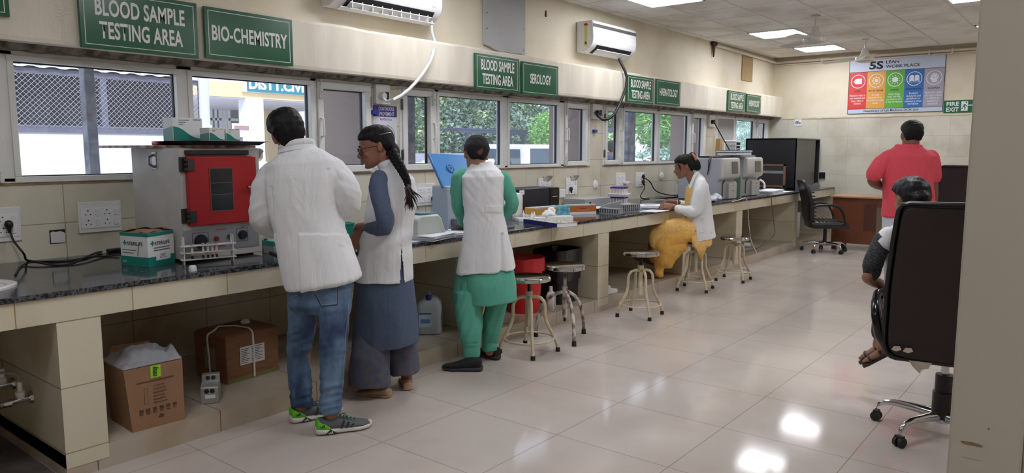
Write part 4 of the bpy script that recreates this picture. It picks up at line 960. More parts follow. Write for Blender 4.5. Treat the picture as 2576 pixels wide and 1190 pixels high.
d = c1 - c0; t = T('carton', 'pale blue patterned carton before the orange kit box', 'carton', c0, math.atan2(d.y, d.x)); L = d.length
MB().box(0, L, 0, 0.05, 0, 0.10).build('body', mat('sky pattern carton', (136, 206, 220), 0.5, col2=(70, 150, 176), vscale=26), t, bevel=0.001)
MB().box(0.002, L, -0.0006, 0.0, 0.0, 0.012).build('printed_band', mat('navy band', (26, 44, 120), 0.5), t)
# white tray with strips and bottles
t = T('tray', 'shallow white tray holding small bottles before the yellow kit box', 'tray', P4(1340, 556), 0.9)
m = MB(); m.box(-.14, .14, -.08, .08, 0, .006); m.box(-.14, .14, -.08, -.076, 0, .028); m.box(-.14, .14, .076, .08, 0, .028); m.box(-.14, -.136, -.08, .08, 0, .028); m.box(.136, .14, -.08, .08, 0, .028); m.build('tray', white_pl, t)
c0, c1 = P4(1348, 560), P4(1380, 562)
t = T('tissue_box', 'open white box stuffed with crumpled tissue at the worktop edge', 'box', P4(1380, 560), 0.85)
MB().box(-0.02, 0.20, -0.05, 0.05, 0, 0.055).build('body', carton_white, t, bevel=0.002)
MB().box(-0.12, -0.022, -0.05, 0.05, 0, 0.045).build('end_compartment', carton_white, t, bevel=0.002)
m = MB(); m.ell((0.0, 0.0, 0.075), 0.055, 0.04, 0.032, 20, 14); m.ell((0.03, 0.01, 0.10), 0.035, 0.03, 0.028, 18, 12); me_ = fuse(m, 0.005, 1); displace(me_, lambda c: 0.014 * N3(c, 38)); link('tissue', me_, mat('tissue', (238, 238, 240), 0.8), t, smooth=True)
def vial(u, v, h, r, lab, cm):
    t = T('vial', lab, 'bottle', P4(u, v) + V(0, 0, 0.0065), 0, 'small bottles in the white tray')
    MB().lathe([(0, 0), (r, 0), (r, h * .7), (r * .5, h * .78), (r * .5, h * .8), (0, h * .8)], n=14).build('body', white_pl, t, smooth=True)
    MB().cyl((0, 0, h * .8), (0, 0, h), r * .6, r * .5, n=12).build('cap', cm, t, smooth=True)
vial(1317, 553, 0.075, 0.009, 'slim white vial standing at the left of the white tray', white_pl)
vial(1338, 556, 0.075, 0.010, 'pale vial with pinkish label in the white tray', mat('pink cap', (206, 190, 196), 0.5))
vial(1344, 555, 0.07, 0.010, 'plain white vial touching the pinkish one', white_pl)
s = sheets('test_strips', 'white strips piled behind the slim vial', P4(1318, 545), 0.10, 0.18, 4, 0.4, 0.02, 0.006)
# blue register with speckled cover
a, b, c = P4(1318, 561), P4(1400, 573), P4(1433, 568.5)
t = T('register_book', 'thick dark blue register with marbled cover on the worktop edge', 'book', a, math.atan2((b - a).y, (b - a).x)); L = (b - a).length
MB().box(0, L, 0.004, 0.205, 0.003, 0.030).build('pages', paper, t)
m = MB(); m.box(-.004, L + .003, 0, 0.21, 0.030, 0.034); m.box(-.004, L + .003, 0, 0.21, 0, 0.003); m.build('cover', mat('marbled cover', (216, 210, 194), 0.5, col2=(60, 58, 56), vscale=55), t)
MB().box(-.004, L + .003, -0.003, 0.003, 0, 0.034).build('spine', mat('navy spine', (24, 28, 98), 0.45), t)
# grey hatch box, black clipboard, card
t = T('device_box', 'flat grey metal box against the tiles behind the orange kit box', 'box', (-4.40, 6.80, CZ))
MB().box(-4.56, -4.28, 6.58, 7.10, CZ, CZ + 0.085).build('body', mat('light grey metal', (176, 178, 180), 0.4), t, world=True, bevel=0.003)
MB().box(-4.28, -4.279, 6.66, 6.70, CZ + .025, CZ + .05).build('port', black_pl, t, world=True)
t = T('folder', 'black folder lying right of the flat grey metal box', 'folder', P4(1492, 528), 0.5)
MB().box(-0.13, 0.13, -0.24, 0.20, 0, 0.03).build('cover', mat('black folder', (30, 30, 34), 0.3), t, bevel=0.006)
s = sheets('paper_stack', 'white papers beside the orange kit box, under the grey racks', P4(1506, 530), 0.12, 0.24, 6, 0.5, 0.01, 0.006)
# grey tube racks
rg = mat('grey rack plastic', (158, 160, 162), 0.45)
def grey_rack(pa, pb, dep, h, n_, rows, label, solid=False):
    d = pb - pa; t = T('tube_rack', label, 'tube rack', pa, math.atan2(d.y, d.x), 'grey tube racks'); L = d.length
    m = MB(); m.box(0, L, 0, dep, 0, .006); m.box(0, L, 0, dep, h - .006, h); m.box(0, .006, 0, dep, 0, h); m.box(L - .006, L, 0, dep, 0, h)
    if rows: m.box(.006, L - .006, 0.004, 0.008, h * .55, h * .6); m.box(0, L, dep * .45, dep * .5, 0, h)
    for i in range(1, n_): m.box(L * i / n_ - .005, L * i / n_ + .005, 0, dep, .006, h - .006)
    m.build('rack', rg, t, bevel=0.001)
    k = MB()
    for i in range(n_): k.cyl((L * (i + .5) / n_, dep * .3, h), (L * (i + .5) / n_, dep * .3, h + .0006), .0055, n=10)
    k.build('hole_row', black_pl, t); return t
grey_rack(P4(1507, 537), P4(1556, 541), 0.07, 0.055, 8, 1, 'low grey tube rack at the worktop edge left of the taller grey rack')
grey_rack(P4(1566, 535), P4(1610, 532), 0.08, 0.075, 9, 1, 'taller grey tube rack at the worktop edge beside the papers')
t = T('rack_lid', 'grey plastic tray tilted against the tube racks', 'tray', P4(1530, 533), 0.62)
MB().prism([(-.09, 0), (.11, 0), (.13, .105), (-.06, .055)], V(0, 0.05, 0.002), V(1, 0, 0), V(0, 0, 1), V(0, 0.05, 0)).build('tray', rg, t, bevel=0.002)
# purple-capped tubes in two foam trays
pur = mat('purple cap', (92, 52, 140), 0.45); foam = mat('white foam', (228, 228, 232), 0.8)
def foam_tray(c, label, rz):
    t = T('foam_tray', label, 'tray', c, rz, 'foam trays of purple tubes')
    m = MB(); m.loft([[V(x, y, 0) for x, y in ((-.09, -.09), (.09, -.09), (.09, .09), (-.09, .09))], [V(x, y, .03) for x, y in ((-.105, -.105), (.105, -.105), (.105, .105), (-.105, .105))]])
    m.build('tray', foam, t); return t
pc_ = V(-4.10, 6.98, CZ)
foam_tray(pc_, 'lower white foam tray holding purple-capped tubes', 0.2); foam_tray(pc_ + V(0, 0, .105), 'upper white foam tray stacked on purple-capped tubes', 0.25)
ft = None
for lev in range(2):
    for i in range(6):
        for j in range(4):
            lo = pc_ + Matrix.Rotation(0.22, 3, 'Z') @ V(-.075 + .03 * i, -.06 + .036 * j, 0) + V(0, 0, .025 + .105 * lev)
            lab = 'purple-capped tube in the upper foam tray' if lev else 'purple-capped tube in the lower foam tray'
            gr = 'purple tubes in the upper foam tray' if lev else 'purple tubes in the lower foam tray'
            if ft is None:
                ft = T('test_tube', lab, 'test tube', lo, 0, gr)
                MB().cyl((0, 0, 0), (0, 0, .064), .0065, n=10).build('tube_wall', tube_lab, ft, smooth=True); MB().cyl((0, 0, .062), (0, 0, .079), .0095, n=12).build('cap', pur, ft, smooth=True)
            else: dup(ft, lo, None, lab, gr)
# cables on the worktop by the papers
flex('power_cable', [(XW + .05, 8.33, 1.03), (XW + .06, 8.31, .97), (XW + .09, 8.16, .88), (XW + .16, 8.2, zc), (-4.3, 8.6, zc), (-4.2, 9.2, zc), (-4.1, 9.6, zc)], 0.007, 'black cable from the lower plug behind the seated woman papers')
flex('power_cable', [(XW + .05, 8.33, 1.10), (XW + .08, 8.42, 1.05), (XW + .10, 8.55, .93), (XW + .15, 8.85, .866), (-4.36, 9.2, zc), (-4.30, 9.7, zc)], 0.007, 'black cable from the upper plug behind the seated woman papers')
s = sheets('paper_stack', 'pile of printed papers open before the seated woman', P4(1640, 522), 0.22, 0.36, 6, 0.55, 0.02, 0.0045); printed(s, .2, .34, .030, 9)
s = sheets('paper_stack', 'grey papers under the seated woman hands', P4(1668, 522) + V(0.02, 0.12, 0), 0.24, 0.40, 4, -0.2, 0.02, 0.004, mat('greyish paper', (176, 178, 190), 0.7))
tag(MB().loft([[V(-.10, -.15, .001), V(.10, -.15, .002), V(.10, -.15, .003), V(-.10, -.15, .002)], [V(-.10, .05, .001), V(.10, .05, .001), V(.10, .05, .002), V(-.10, .05, .002)], [V(-.10, .15, .001), V(.10, .15, .001), V(.10, .15, .002), V(-.10, .15, .002)]]).build('paper_sheet', paper), 'loose white sheet at the worktop edge below the seated woman hands', 'paper').location = P4(1645, 531)
# two grey blood analysers
ag, af = mat('analyser grey', (158, 161, 168), 0.45), mat('analyser front', (184, 182, 178), 0.45)
def analyser(x1, y0, y1, label):
    t = T('blood_analyser', label, 'lab device', (x1 - .3, (y0 + y1) / 2, CZ), 0, 'grey blood analysers on the worktop')
    MB().prism([(-.55, 0), (-.03, 0), (-.03, .235), (.0, .255), (.0, .507), (-.55, .507)], V(x1 - 0.05, y0, CZ), XU, ZU, V(0, y1 - y0, 0)).build('body', ag, t, world=True, bevel=0.012)
    MB().prism([(-.05, .225), (.035, .265), (.048, .30), (.035, .49), (.02, .508), (-.05, .508)], V(x1 - 0.05, y0 + .01, CZ), XU, ZU, V(0, y1 - y0 - .02, 0)).build('front_cover', af, t, world=True, bevel=0.012)
    MB().prism([(.0485, .315), (.0505, .315), (.0420, .462), (.0395, .462)], V(x1 - 0.05, y0 + (y1 - y0) * .45, CZ), XU, ZU, V(0, (y1 - y0) * .36, 0)).build('screen', mat('grey screen', (92, 90, 88), 0.2), t, world=True)
    MB().box(x1 - .09, x1 - .045, y0 + (y1 - y0) * .5, y1 - .01, CZ + .005, CZ + .20).build('lower_front', af, t, world=True, bevel=0.006)
    MB().prism([(0, 0), (.028, 0), (.028, .15), (.10, .20), (.05, .20), (0, .16)], V(x1 - .078, y0 + .12, CZ + .04), YD, ZU, V(.004, 0, 0)).build('tube_slot', mat('slot shadow grey', (58, 58, 60), 0.5), t, world=True)
    m = MB()
    for z in (.10, .16): m.box(x1 - .046, x1 - .0445, y0 + (y1 - y0) * .68, y0 + (y1 - y0) * .8, CZ + z, CZ + z + .006)
    m.build('latch_slot', black_pl, t, world=True)
    return t
analyser(-3.555, 8.50, 9.02, 'grey blood analyser nearest to the seated woman')
analyser(-3.60, 9.36, 9.93, 'grey blood analyser under the books, nearer the black cabinet')
tag(MB().box(-3.95, -3.66, 9.08, 9.12, CZ, CZ + .21).build('binder', mat('white binder', (206, 206, 206), 0.6)), 'white binder standing between the two blood analysers', 'binder')
tag(MB().box(-3.98, -3.62, 9.17, 9.22, CZ, CZ + .27).build('binder', mat('green binder', (126, 156, 132), 0.5)), 'pale green binder standing between the two blood analysers', 'binder')
zt = CZ + .508
t = T('keyboard', 'black keyboard lying on the first blood analyser with its lead hanging', 'keyboard', (-3.83, 8.85, zt))
MB().box(-.10, .10, -.26, .32, 0.002, 0.022).build('body', black_pl, t, bevel=0.004)
MB().tube([(.06, -.22, .02), (.075, -.33, 0.012), (.08, -.375, -.03), (.08, -.375, -.12), (.07, -.375, -.2), (.09, -.375, -.11), (.10, -.375, -.03), (.10, -.32, .012), (.08, -.15, .025)], 0.005, 6).build('lead', cable_blk, t, smooth=True)
s = sheets('paper_stack', 'greyish papers under the blue and green books', V(-3.80, 9.55, zt), 0.26, 0.60, 4, 0.08, 0.008, 0.007, mat('grey paper', (168, 168, 174), 0.7))
def book(loc, sz, cm, label, rz):
    t = T('book', label, 'book', loc, rz, 'books on the second blood analyser')
    MB().box(-sz[0] / 2, sz[0] / 2 - .006, -sz[1] / 2 + .006, sz[1] / 2 - .006, .003, sz[2] - .003).build('pages', paper, t)
    m = MB(); m.box(-sz[0] / 2 - .003, sz[0] / 2, -sz[1] / 2, sz[1] / 2, 0, .003); m.box(-sz[0] / 2 - .003, sz[0] / 2, -sz[1] / 2, sz[1] / 2, sz[2] - .003, sz[2]); m.box(-sz[0] / 2 - .003, -sz[0] / 2, -sz[1] / 2, sz[1] / 2, 0, sz[2]); m.build('cover', cm, t)
book(V(-3.82, 9.45, zt + .030), (.27, .60, .036), mat('navy book', (30, 44, 96), 0.5), 'navy blue book lying on the greyish papers', 1.65 - PI / 2)
book(V(-3.83, 9.46, zt + .067), (.28, .64, .026), mat('green book', (50, 112, 104), 0.5), 'dark green book on top of the navy book', 1.62 - PI / 2)
# plastic bag, hose, white cord
t = T('plastic_bag', 'crumpled pale plastic bag on the worktop behind the seated woman', 'bag', P4(1795, 507))
m = MB(); m.ell((0, 0, .035), .07, .17, .035, 20, 12); m.ell((0.01, .06, .05), .05, .06, .04, 18, 12); me_ = fuse(m, 0.008, 1); displace(me_, lambda c: 0.022 * N3(c, 22)); link('bag', me_, mat('pale plastic', (206, 208, 222), 0.3), t, smooth=60)
flex('hanging_cable', [P4(1842, 507, zc), P4(1856, 504, zc), (CTX + .02, 8.95, CTZ + .01), (CTX + .03, 9.0, .75), (CTX + .04, 9.05, .5), (CTX + .06, 9.1, .3), (CTX + .15, 9.15, .1)], 0.005, 'thin white cord hanging down in front of the counter', mat('off white cord', (196, 192, 184), 0.5))
flex('power_cable', [P4(1888, 496, zc), P4(1898, 495, zc), (CTX + .02, 9.78, CTZ + .012), (CTX + .035, 9.84, .74), (CTX + .03, 9.95, .5), (CTX + .03, 9.98, .3), (CTX - .1, 9.7, .14), (CTX - .2, 9.4, .125)], 0.006, 'grey black cable hanging down below the second blood analyser', mat('grey cable', (96, 92, 88), 0.5))
s = sheets('paper_stack', 'white ledgers piled right of the second blood analyser', P4(1936, 487), 0.24, 0.62, 6, 0.10, 0.02, 0.009, None, 'papers', 0.04)
tag(MB().bx((0, 0, .004), (.22, .50, .006)).build('paper_sheet', paper), 'white sheet sliding off the ledgers towards the black cabinet', 'paper').location = P4(1958, 484) + V(0, .1, .001)
# black safety cabinet with wooden picture frame leaning on it
t = T('black_cabinet', 'large black wooden hood cabinet in the far corner of the worktop', 'cabinet', (-4.1, 12.2, CZ))
bk = mat('matt black board', (26, 25, 31), 0.6)
m = MB(); x0, x1, y0, y1, z0, z1 = -4.52, -3.72, 11.62, 12.78, CZ, 1.635
m.box(x0, x1, y0, y0 + .02, z0, z1); m.box(x0, x1, y1 - .02, y1, z0, z1); m.box(x0, x1, y0, y1, z1 - .02, z1); m.box(x0, x0 + .02, y0, y1, z0, z1); m.box(x0, x1, y0, y1, z0, z0 + .02)
m.build('carcass', bk, t, world=True)
MB().box(x1 - .03, x1 - .02, y0 + .02, y1 - .16, z0 + .02, z1 - .02).build('grey_film_front', mat('grey film', (84, 82, 80), 0.35, var=0.1), t, world=True)
MB().hbar(x1 - .018, x1 + .004, y0, y1, z0, z1, .018).build('edge_strip', mat('grey edge strip', (90, 92, 96), 0.4), t, world=True)
t = T('picture_frame', 'brown wooden frame with glass leaning before the black cabinet', 'frame', (-3.95, 11.35, CZ))
m = MB(); a0, a1 = -4.40, -3.765
for xx0, xx1, zz0, zz1 in ((a0, a1, .895, .92), (a0, a1, 1.215, 1.24), (a0, a0 + .03, .895, 1.24), (a1 - .03, a1, .895, 1.24)): m.box(xx0, xx1, 11.28, 11.30, zz0, zz1)
m.build('frame', mat('brown wood frame', (124, 88, 74), 0.5), t, world=True)
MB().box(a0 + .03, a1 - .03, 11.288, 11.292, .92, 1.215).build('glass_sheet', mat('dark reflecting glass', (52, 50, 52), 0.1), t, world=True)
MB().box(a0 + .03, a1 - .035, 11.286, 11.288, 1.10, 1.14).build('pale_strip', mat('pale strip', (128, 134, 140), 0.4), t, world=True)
MB().box(a0 + .05, a1 - .05, 11.26, 11.5, CZ, .895).build('support', bk, t, world=True)
t = T('plastic_sheet', 'crumpled clear plastic sheeting at the foot of the black cabinet', 'plastic', (-3.70, 12.3, CZ))
m = MB(); m.ell((-3.66, 12.2, CZ + .03), .05, .5, .03, 24, 10); me_ = fuse(m, 0.012, 0); displace(me_, lambda c: 0.03 * N3(c, 14))
for v_ in me_.vertices: v_.co -= V(-3.70, 12.3, CZ); v_.co.z = max(v_.co.z, 0.001)
link('sheet', me_, glassmat('clear crumpled film', (200, 200, 200), 0.25, 0.25), t, smooth=60)
flex('white_hose', [on(1911, 452, x=-3.75), on(1918, 456, x=-3.72), on(1923, 463, x=-3.70), on(1923, 474, x=-3.69)], 0.014, 'short white hose beside the second blood analyser', white_pl)
# ------------------------------------------------------------------ things on the plinth below the worktop
PZ = 0.113
# angle valves of the sink on the side of the first pier
def valve(y, x, z, label):
    t = thing('angle_valve', label, 'valve', (x, y, z), 0, 'angle valves under the sink')
    MB().cyl((0, 0, 0), (0, -0.012, 0), 0.030, 0.026, n=20).build('flange', chrome, t, smooth=True)
    m = MB(); m.tube([(0, -0.01, 0), (0, -0.05, 0), (0, -0.09, -0.004)], [0.013, 0.014, 0.012], 12); m.build('body', chrome, t, smooth=True)
    MB().lathe([(0, 0), (0.020, 0), (0.017, 0.03), (0.019, 0.045), (0, 0.048)], (0, -0.085, -0.004), Matrix.Rotation(PI / 2, 3, 'X'), 12).build('handle', chrome, t, smooth=True)
    MB().lathe([(0, 0), (0.017, 0), (0.017, 0.012), (0.020, 0.014), (0.020, 0.03), (0.011, 0.032), (0.011, 0.075), (0, 0.075)], (0, -0.045, 0.008), None, 14).build('connector', white_pl, t, smooth=True)
    MB().tube([(0, -0.045, 0.08), (0, -0.045, 0.115), (-0.01, -0.055, 0.125), (-0.08, -0.12, 0.13), (-0.14, -0.20, 0.15), (-0.15, -0.24, 0.3), (-0.1, -0.3, 0.56)], 0.006, 10).build('hose', mat('braided hose', (150, 142, 128), 0.4), t, smooth=True)
valve(1.204, -3.84, 0.305, 'chrome angle valve with white connector nearer the front of the first pier')
valve(1.204, -4.07, 0.325, 'chrome angle valve deeper under the sink, half in shadow')
# open carton with plastic lining
def quad(z, pts): return [V(p[0], p[1], z) for p in pts]
t = thing('carton', 'open brown carton with clear plastic lining beside the first pier', 'carton', (-3.63, 1.62, PZ))
b0 = [(-3.525, 1.512), (-3.508, 1.76), (-3.76, 1.775), (-3.775, 1.525)]; b1 = [(-3.525, 1.487), (-3.515, 1.765), (-3.80, 1.785), (-3.81, 1.50)]
m = MB().loft([quad(PZ, b0), quad(0.42, b1), quad(0.42, [(-3.535, 1.497), (-3.525, 1.755), (-3.79, 1.775), (-3.80, 1.51)]), quad(0.30, [(-3.535, 1.505), (-3.522, 1.75), (-3.775, 1.765), (-3.785, 1.515)])])
m.build('body', brown_card, t, world=True)
fU, fn_ = V(0.01, 0.25, 0).normalized(), V(1, -0.06, 0).normalized()
def onface(s, z): return V(-3.5245 + 0.012 * s - 0.0 * z, 1.5 + 0.255 * s, z) + V(0.001 + (z - PZ) * (-0.01), 0, 0)
m = MB(); c = onface(.52, .395); m.prism([(-.024, -.037), (.024, -.037), (.024, .022), (-.024, .022)], c, fU, ZU, V(0.0035, 0, 0)); m.build('green_label', mat('lime label', (150, 214, 44), 0.5), t, world=True)
lettering('lettering', 'nmy', ink, onface(.52, .39) + V(.005, 0, 0), ZU, -fU, 0.048, 0.026, t, bold=0.02)
m = MB(); m.prism([(-.085, 0), (.09, .0), (.09, .006), (-.085, .006)], onface(.5, .343) + V(.001, 0, 0), fU, ZU, V(.0015, 0, 0))
for k in range(6):
    m.prism([(0, 0), (.052 + .006 * (k % 3), 0), (.052 + .006 * (k % 3), .0035), (0, .0035)], onface(.46, .318 - .017 * k) + V(.001, 0, 0), fU, ZU, V(.0015, 0, 0))
m.hbar(-3.5245, -3.5205, 1.575, 1.592, 0.235, 0.315, 0.001)
m.build('small_print', mat('carton print', (96, 68, 50), 0.7), t, world=True)
for k in range(6):
    m = MB(); c = onface(.22 + .125 * k, .197) + V(.001, 0, 0)
    m.prism([(-.009, 0), (.009, 0), (.009, .016), (-.009, .016)], c, fU, ZU, V(.0015, 0, 0)); m.prism([(-.008, -.010), (.008, -.010), (.008, -.006), (-.008, -.006)], c, fU, ZU, V(.0015, 0, 0))
    m.build('care_symbol', mat('carton dark print', (84, 60, 46), 0.7), t, world=True)
m = MB(); c = onface(.58, .163); m.prism([(-.012, -.006), (.008, -.01), (.014, .004), (-.004, .012)], c, fU, ZU, V(.0025, 0, 0)); m.build('care_symbol', mat('carton dark print', (84, 60, 46), 0.7), t, world=True)
film = mat('milky bag film', (196, 200, 208), 0.25, alpha=0.55)
m = MB(); n_, k_ = 40, 28; g = []
for i in range(n_):
    for j in range(k_):
        s, w_ = i / (n_ - 1), j / (k_ - 1); p = Vector((0, 0, 0))
        a = Vector(b1[0] + (0,)).lerp(Vector(b1[1] + (0,)), s); b = Vector(b1[3] + (0,)).lerp(Vector(b1[2] + (0,)), s); p = a.lerp(b, w_)
        e = min(s, 1 - s, w_, 1 - w_)
        z = 0.425 + min(e * 4, 1) * 0.05 + 0.045 * N3((s * 3, w_ * 3, 1)) * min(1, e * 8) + (0.016 * N3((s * 8, w_ * 8, 4))) * min(1, e * 8) + (0.07 * max(0, 1 - abs(s - .93) * 9) * max(0, 1 - abs(w_ - .25) * 4))
        g.append(V(p.x, p.y, z))
m.add(g, [(i * k_ + j, (i + 1) * k_ + j, (i + 1) * k_ + j + 1, i * k_ + j + 1) for i in range(n_ - 1) for j in range(k_ - 1)]); m.build('plastic_lining', film, t, world=True, smooth=True)
m = MB(); m.prism([(0, 0), (.24, 0), (.22, .05), (.03, .06)], V(-3.80, 1.53, .42), V(0, 1, 0), V(-.3, 0, 1).normalized(), V(-.003, 0, 0)); m.build('flap', brown_card, t, world=True)
# strapped carton
t = thing('carton', 'closed brown carton with white strap and shipping label under the worktop', 'carton', (-4.0, 2.4, PZ))
k0 = [(-3.845, 2.189), (-3.875, 2.545), (-4.17, 2.52), (-4.145, 2.165)]
card2 = mat('old brown cardboard', (136, 94, 66), 0.8, var=0.16, vscale=7, stretch=(1, 1, 6), bump=0.15, bscale=20)
MB().loft([quad(PZ, k0), quad(0.385, [(-3.84, 2.185), (-3.87, 2.55), (-4.175, 2.525), (-4.15, 2.16)]), quad(0.398, [(-3.87, 2.20), (-3.90, 2.53), (-4.155, 2.505), (-4.13, 2.18)])]).build('body', card2, t, world=True, bevel=0.006)
kU = V(-.03, .356, 0).normalized(); kn = V(.356, .03, 0).normalized()
o_ = V(-3.845, 2.189, 0) + kn * 0.002
MB().prism([(.085, .265), (.255, .262), (.255, .368), (.085, .372)], V(o_.x + .004, o_.y, -0.06), kU, ZU, kn * 0.0015).build('shipping_label', mat('label paper', (206, 206, 204), 0.6), t, world=True)
m = MB()
for i in range(9): m.prism([(.092, 0), (.15 - .01 * (i % 3), 0), (.15 - .01 * (i % 3), .003), (.092, .003)], V(o_.x + .004, o_.y, .295 - i * .010) + kn * .0016, kU, ZU, kn * .0006); m.prism([(.165, 0), (.24 - .02 * (i % 2), 0), (.24 - .02 * (i % 2), .003), (.165, .003)], V(o_.x + .004, o_.y, .298 - i * .010) + kn * .0016, kU, ZU, kn * .0006)
m.build('small_print', ink, t, world=True)
sU = V(-.3, -.024, 0).normalized(); sn = V(.024, -.3, 0).normalized()
MB().prism([(.10, .18), (.20, .18), (.20, .31), (.10, .31)], V(-3.845, 2.188, 0) + sn * .004, sU, ZU, sn * .001).build('side_label', mat('faded label', (150, 136, 122), 0.7), t, world=True)
MB().prism([(0, 0), (.36, 0), (.36, .022), (0, .022)], V(o_.x + .001, o_.y, PZ + .001), kU, ZU, kn * .002).build('tape', mat('olive tape', (120, 112, 66), 0.5), t, world=True)
p1 = V(o_.x + .006, o_.y, 0) + kU * .178
fl = [p1 + V(0, 0, PZ + .005), p1 + V(0.002, 0, .25), p1 + V(-.002, 0, .375), p1 + V(-.012, 0, .392), p1 + V(-.04, 0, .405), p1 + V(-.14, -.03, .410), p1 + V(-.20, -.10, .410), V(-3.99, 2.20, .405), V(-3.99, 2.165, .392), V(-3.988, 2.155, .37), V(-3.985, 2.16, .25), V(-3.985, 2.165, PZ + .005)]
MB().tube(fl, 0.007, 8, flat=0.6, up=kn).build('strap', mat('white strap', (216, 210, 206), 0.5), t, world=True, smooth=True)
MB().ell((-4.05, 2.44, .405), .028, .028, .018).build('top_knob', white_pl, t, world=True, smooth=True)
# two-step metal heating block
t = thing('heating_block', 'small two-step metal block with round holes before the strapped carton', 'lab device', P4(528, 1016, PZ), math.atan2(0.072, 0.051))
al = mat('dull aluminium', (168, 168, 166), 0.4, 0.5, var=0.1)
m = MB(); m.prism([(0, 0), (0.005, .085), (.01, .09), (.075, .10), (.08, .135), (.11, .14), (.12, 0)], V(-.045, 0, 0.001), V(0, 1, 0), V(0, 0, 1), V(.09, 0, 0)); m.build('body', al, t, bevel=0.003)
m = MB()
for x in (-.014, .014): m.cyl((x, .0045, .068), (x, .001, .0682), .0125, n=16)
for x in (-.014, .014): m.cyl((x, .079, .119), (x, .0765, .1195), .0115, n=16)
m.build('hole', dark_slot, t)
MB().box(-.022, .028, -.0005, .002, .03, .048).build('tape_label', paper, t)
# jerrycan
t = thing('jerrycan', 'translucent white jerrycan with blue cap behind the woman', 'jerrycan', (-3.83, 3.80, PZ), 0.75)
can = mat('translucent can', (186, 196, 202), 0.35, trans=0.25)
m = MB(); r_ = []
for z, a, b in ((0, .085, .095), (.01, .095, .11), (.19, .095, .11), (.225, .09, .10), (.25, .07, .075), (.265, .05, .05)):
    r_.append([V(a * math.copysign(abs(math.cos(w)) ** .45, math.cos(w)), b * math.copysign(abs(math.sin(w)) ** .45, math.sin(w)), z) for w in [2 * PI * (j + .5) / 32 for j in range(32)]])
m.loft(r_); m.build('body', can, t, smooth=True)
MB().tube([(-.0, .075, .235), (0, .06, .275), (0, .01, .288), (0, -.035, .27)], [.016, .016, .016, .018], 12).build('handle', can, t, smooth=True)
MB().cyl((0, -.055, .25), (0, -.055, .285), .022, .022, 18).build('cap', mat('blue cap', (36, 52, 120), 0.4), t, smooth=True)
MB().box(.0955, .0965, -.085, .0, .06, .165).build('label', mat('can label', (186, 200, 214), 0.5), t); MB().box(-.07, .02, -.1115, -.1105, .06, .165).build('label', mat('can label', (176, 196, 214), 0.5), t)
MB().box(-.06, .01, -.1125, -.1115, .09, .12).build('label_print', mat('blue label print', (90, 130, 170), 0.5), t); MB().box(-.07, .02, -.1122, -.1115, .155, .165).build('label_print', mat('navy label print', (40, 60, 120), 0.5), t)
# red and black bins with liners
t = thing('waste_bin', 'red round waste bin with red liner bag below the worktop', 'bin', (-3.72, 4.80, PZ))
MB().lathe([(0, 0), (.125, 0), (.13, .02), (.165, .44), (.157, .44), (.12, .02), (0, .018)], n=32).build('bin', mat('red bin plastic', (200, 36, 36), 0.35), t, smooth=True)
m = MB(); r_ = []
for z, r in ((.34, .172), (.40, .180), (.455, .176), (.462, .168), (.44, .155), (.30, .145)):
    r_.append([V((r + .008 * N3((math.cos(w) * 3, math.sin(w) * 3, z * 9)) * (2 if z < .36 else 1)) * math.cos(w), (r + .008 * N3((math.cos(w) * 3, math.sin(w) * 3, z * 9))) * math.sin(w), z + (.03 * N3((math.cos(w) * 2, math.sin(w) * 2, 3)) if z < .36 else .01 * N3((math.cos(w) * 4, math.sin(w) * 4, 8)))) for w in [2 * PI * j / 48 for j in range(48)]])
m.loft(r_, caps=False); m.build('liner', mat('red liner film', (190, 34, 40), 0.25, bump=0.3, bscale=18), t, smooth=True)
t = thing('waste_bin', 'black square waste bin with black liner bag beside the second pier', 'bin', (-3.75, 5.33, PZ), 0.1)
def sq(r1, r2, z, nz=0.0, n=48): return [V((r1 + nz * N3((math.cos(w) * 3, math.sin(w) * 3, z * 9))) * math.copysign(abs(math.cos(w)) ** .4, math.cos(w)), (r2 + nz * N3((math.cos(w) * 3, math.sin(w) * 3, z * 9 + 4))) * math.copysign(abs(math.sin(w)) ** .4, math.sin(w)), z) for w in [2 * PI * j / n for j in range(n)]]
MB().loft([sq(.14, .17, 0), sq(.15, .185, .30), sq(.155, .19, .42), sq(.14, .17, .42), sq(.13, .16, .03)]).build('bin', black_pl, t, smooth=True)
MB().loft([sq(.158, .195, .20, .012), sq(.165, .205, .30, .014), sq(.168, .215, .42, .01), sq(.165, .212, .475, .012), sq(.15, .19, .47, .012), sq(.13, .165, .28, .01)], caps=False).build('liner', mat('black liner film', (24, 24, 28), 0.22, bump=0.35, bscale=16), t, smooth=True)
MB().prism([(-.035, .03), (.035, .03), (.035, .10), (.02, .12), (-.02, .12), (-.035, .10)], V(.1405, 0, 0), V(0, 1, 0), V(.03, 0, 1).normalized(), V(.003, 0, 0)).build('foot_slot', mat('deep black', (8, 8, 9), 0.6), t)
t = thing('bottle', 'white flat disinfectant bottle standing between the two bins', 'bottle', (-3.60, 5.02, PZ), 0.5)
m = MB(); r_ = []
for z, a, b in ((0, .034, .045), (.012, .038, .05), (.115, .038, .05), (.14, .028, .036), (.148, .015, .016), (.16, .015, .016)): r_.append([V(a * math.copysign(abs(math.cos(w)) ** .5, math.cos(w)), b * math.copysign(abs(math.sin(w)) ** .5, math.sin(w)), z) for w in [2 * PI * j / 28 for j in range(28)]])
m.loft(r_); m.build('body', white_pl, t, smooth=True)
MB().cyl((0, 0, .16), (0, 0, .19), .016, .015, 16).build('cap', white_pl, t, smooth=True); MB().box(.0385, .0392, -.036, .036, .02, .10).build('label', mat('pale lilac label', (196, 184, 200), 0.5), t)
t = thing('foam_block', 'white L-shaped foam block on the plinth beside the second pier', 'foam', P4(1542, 740, PZ) + V(-.06, 0, 0))
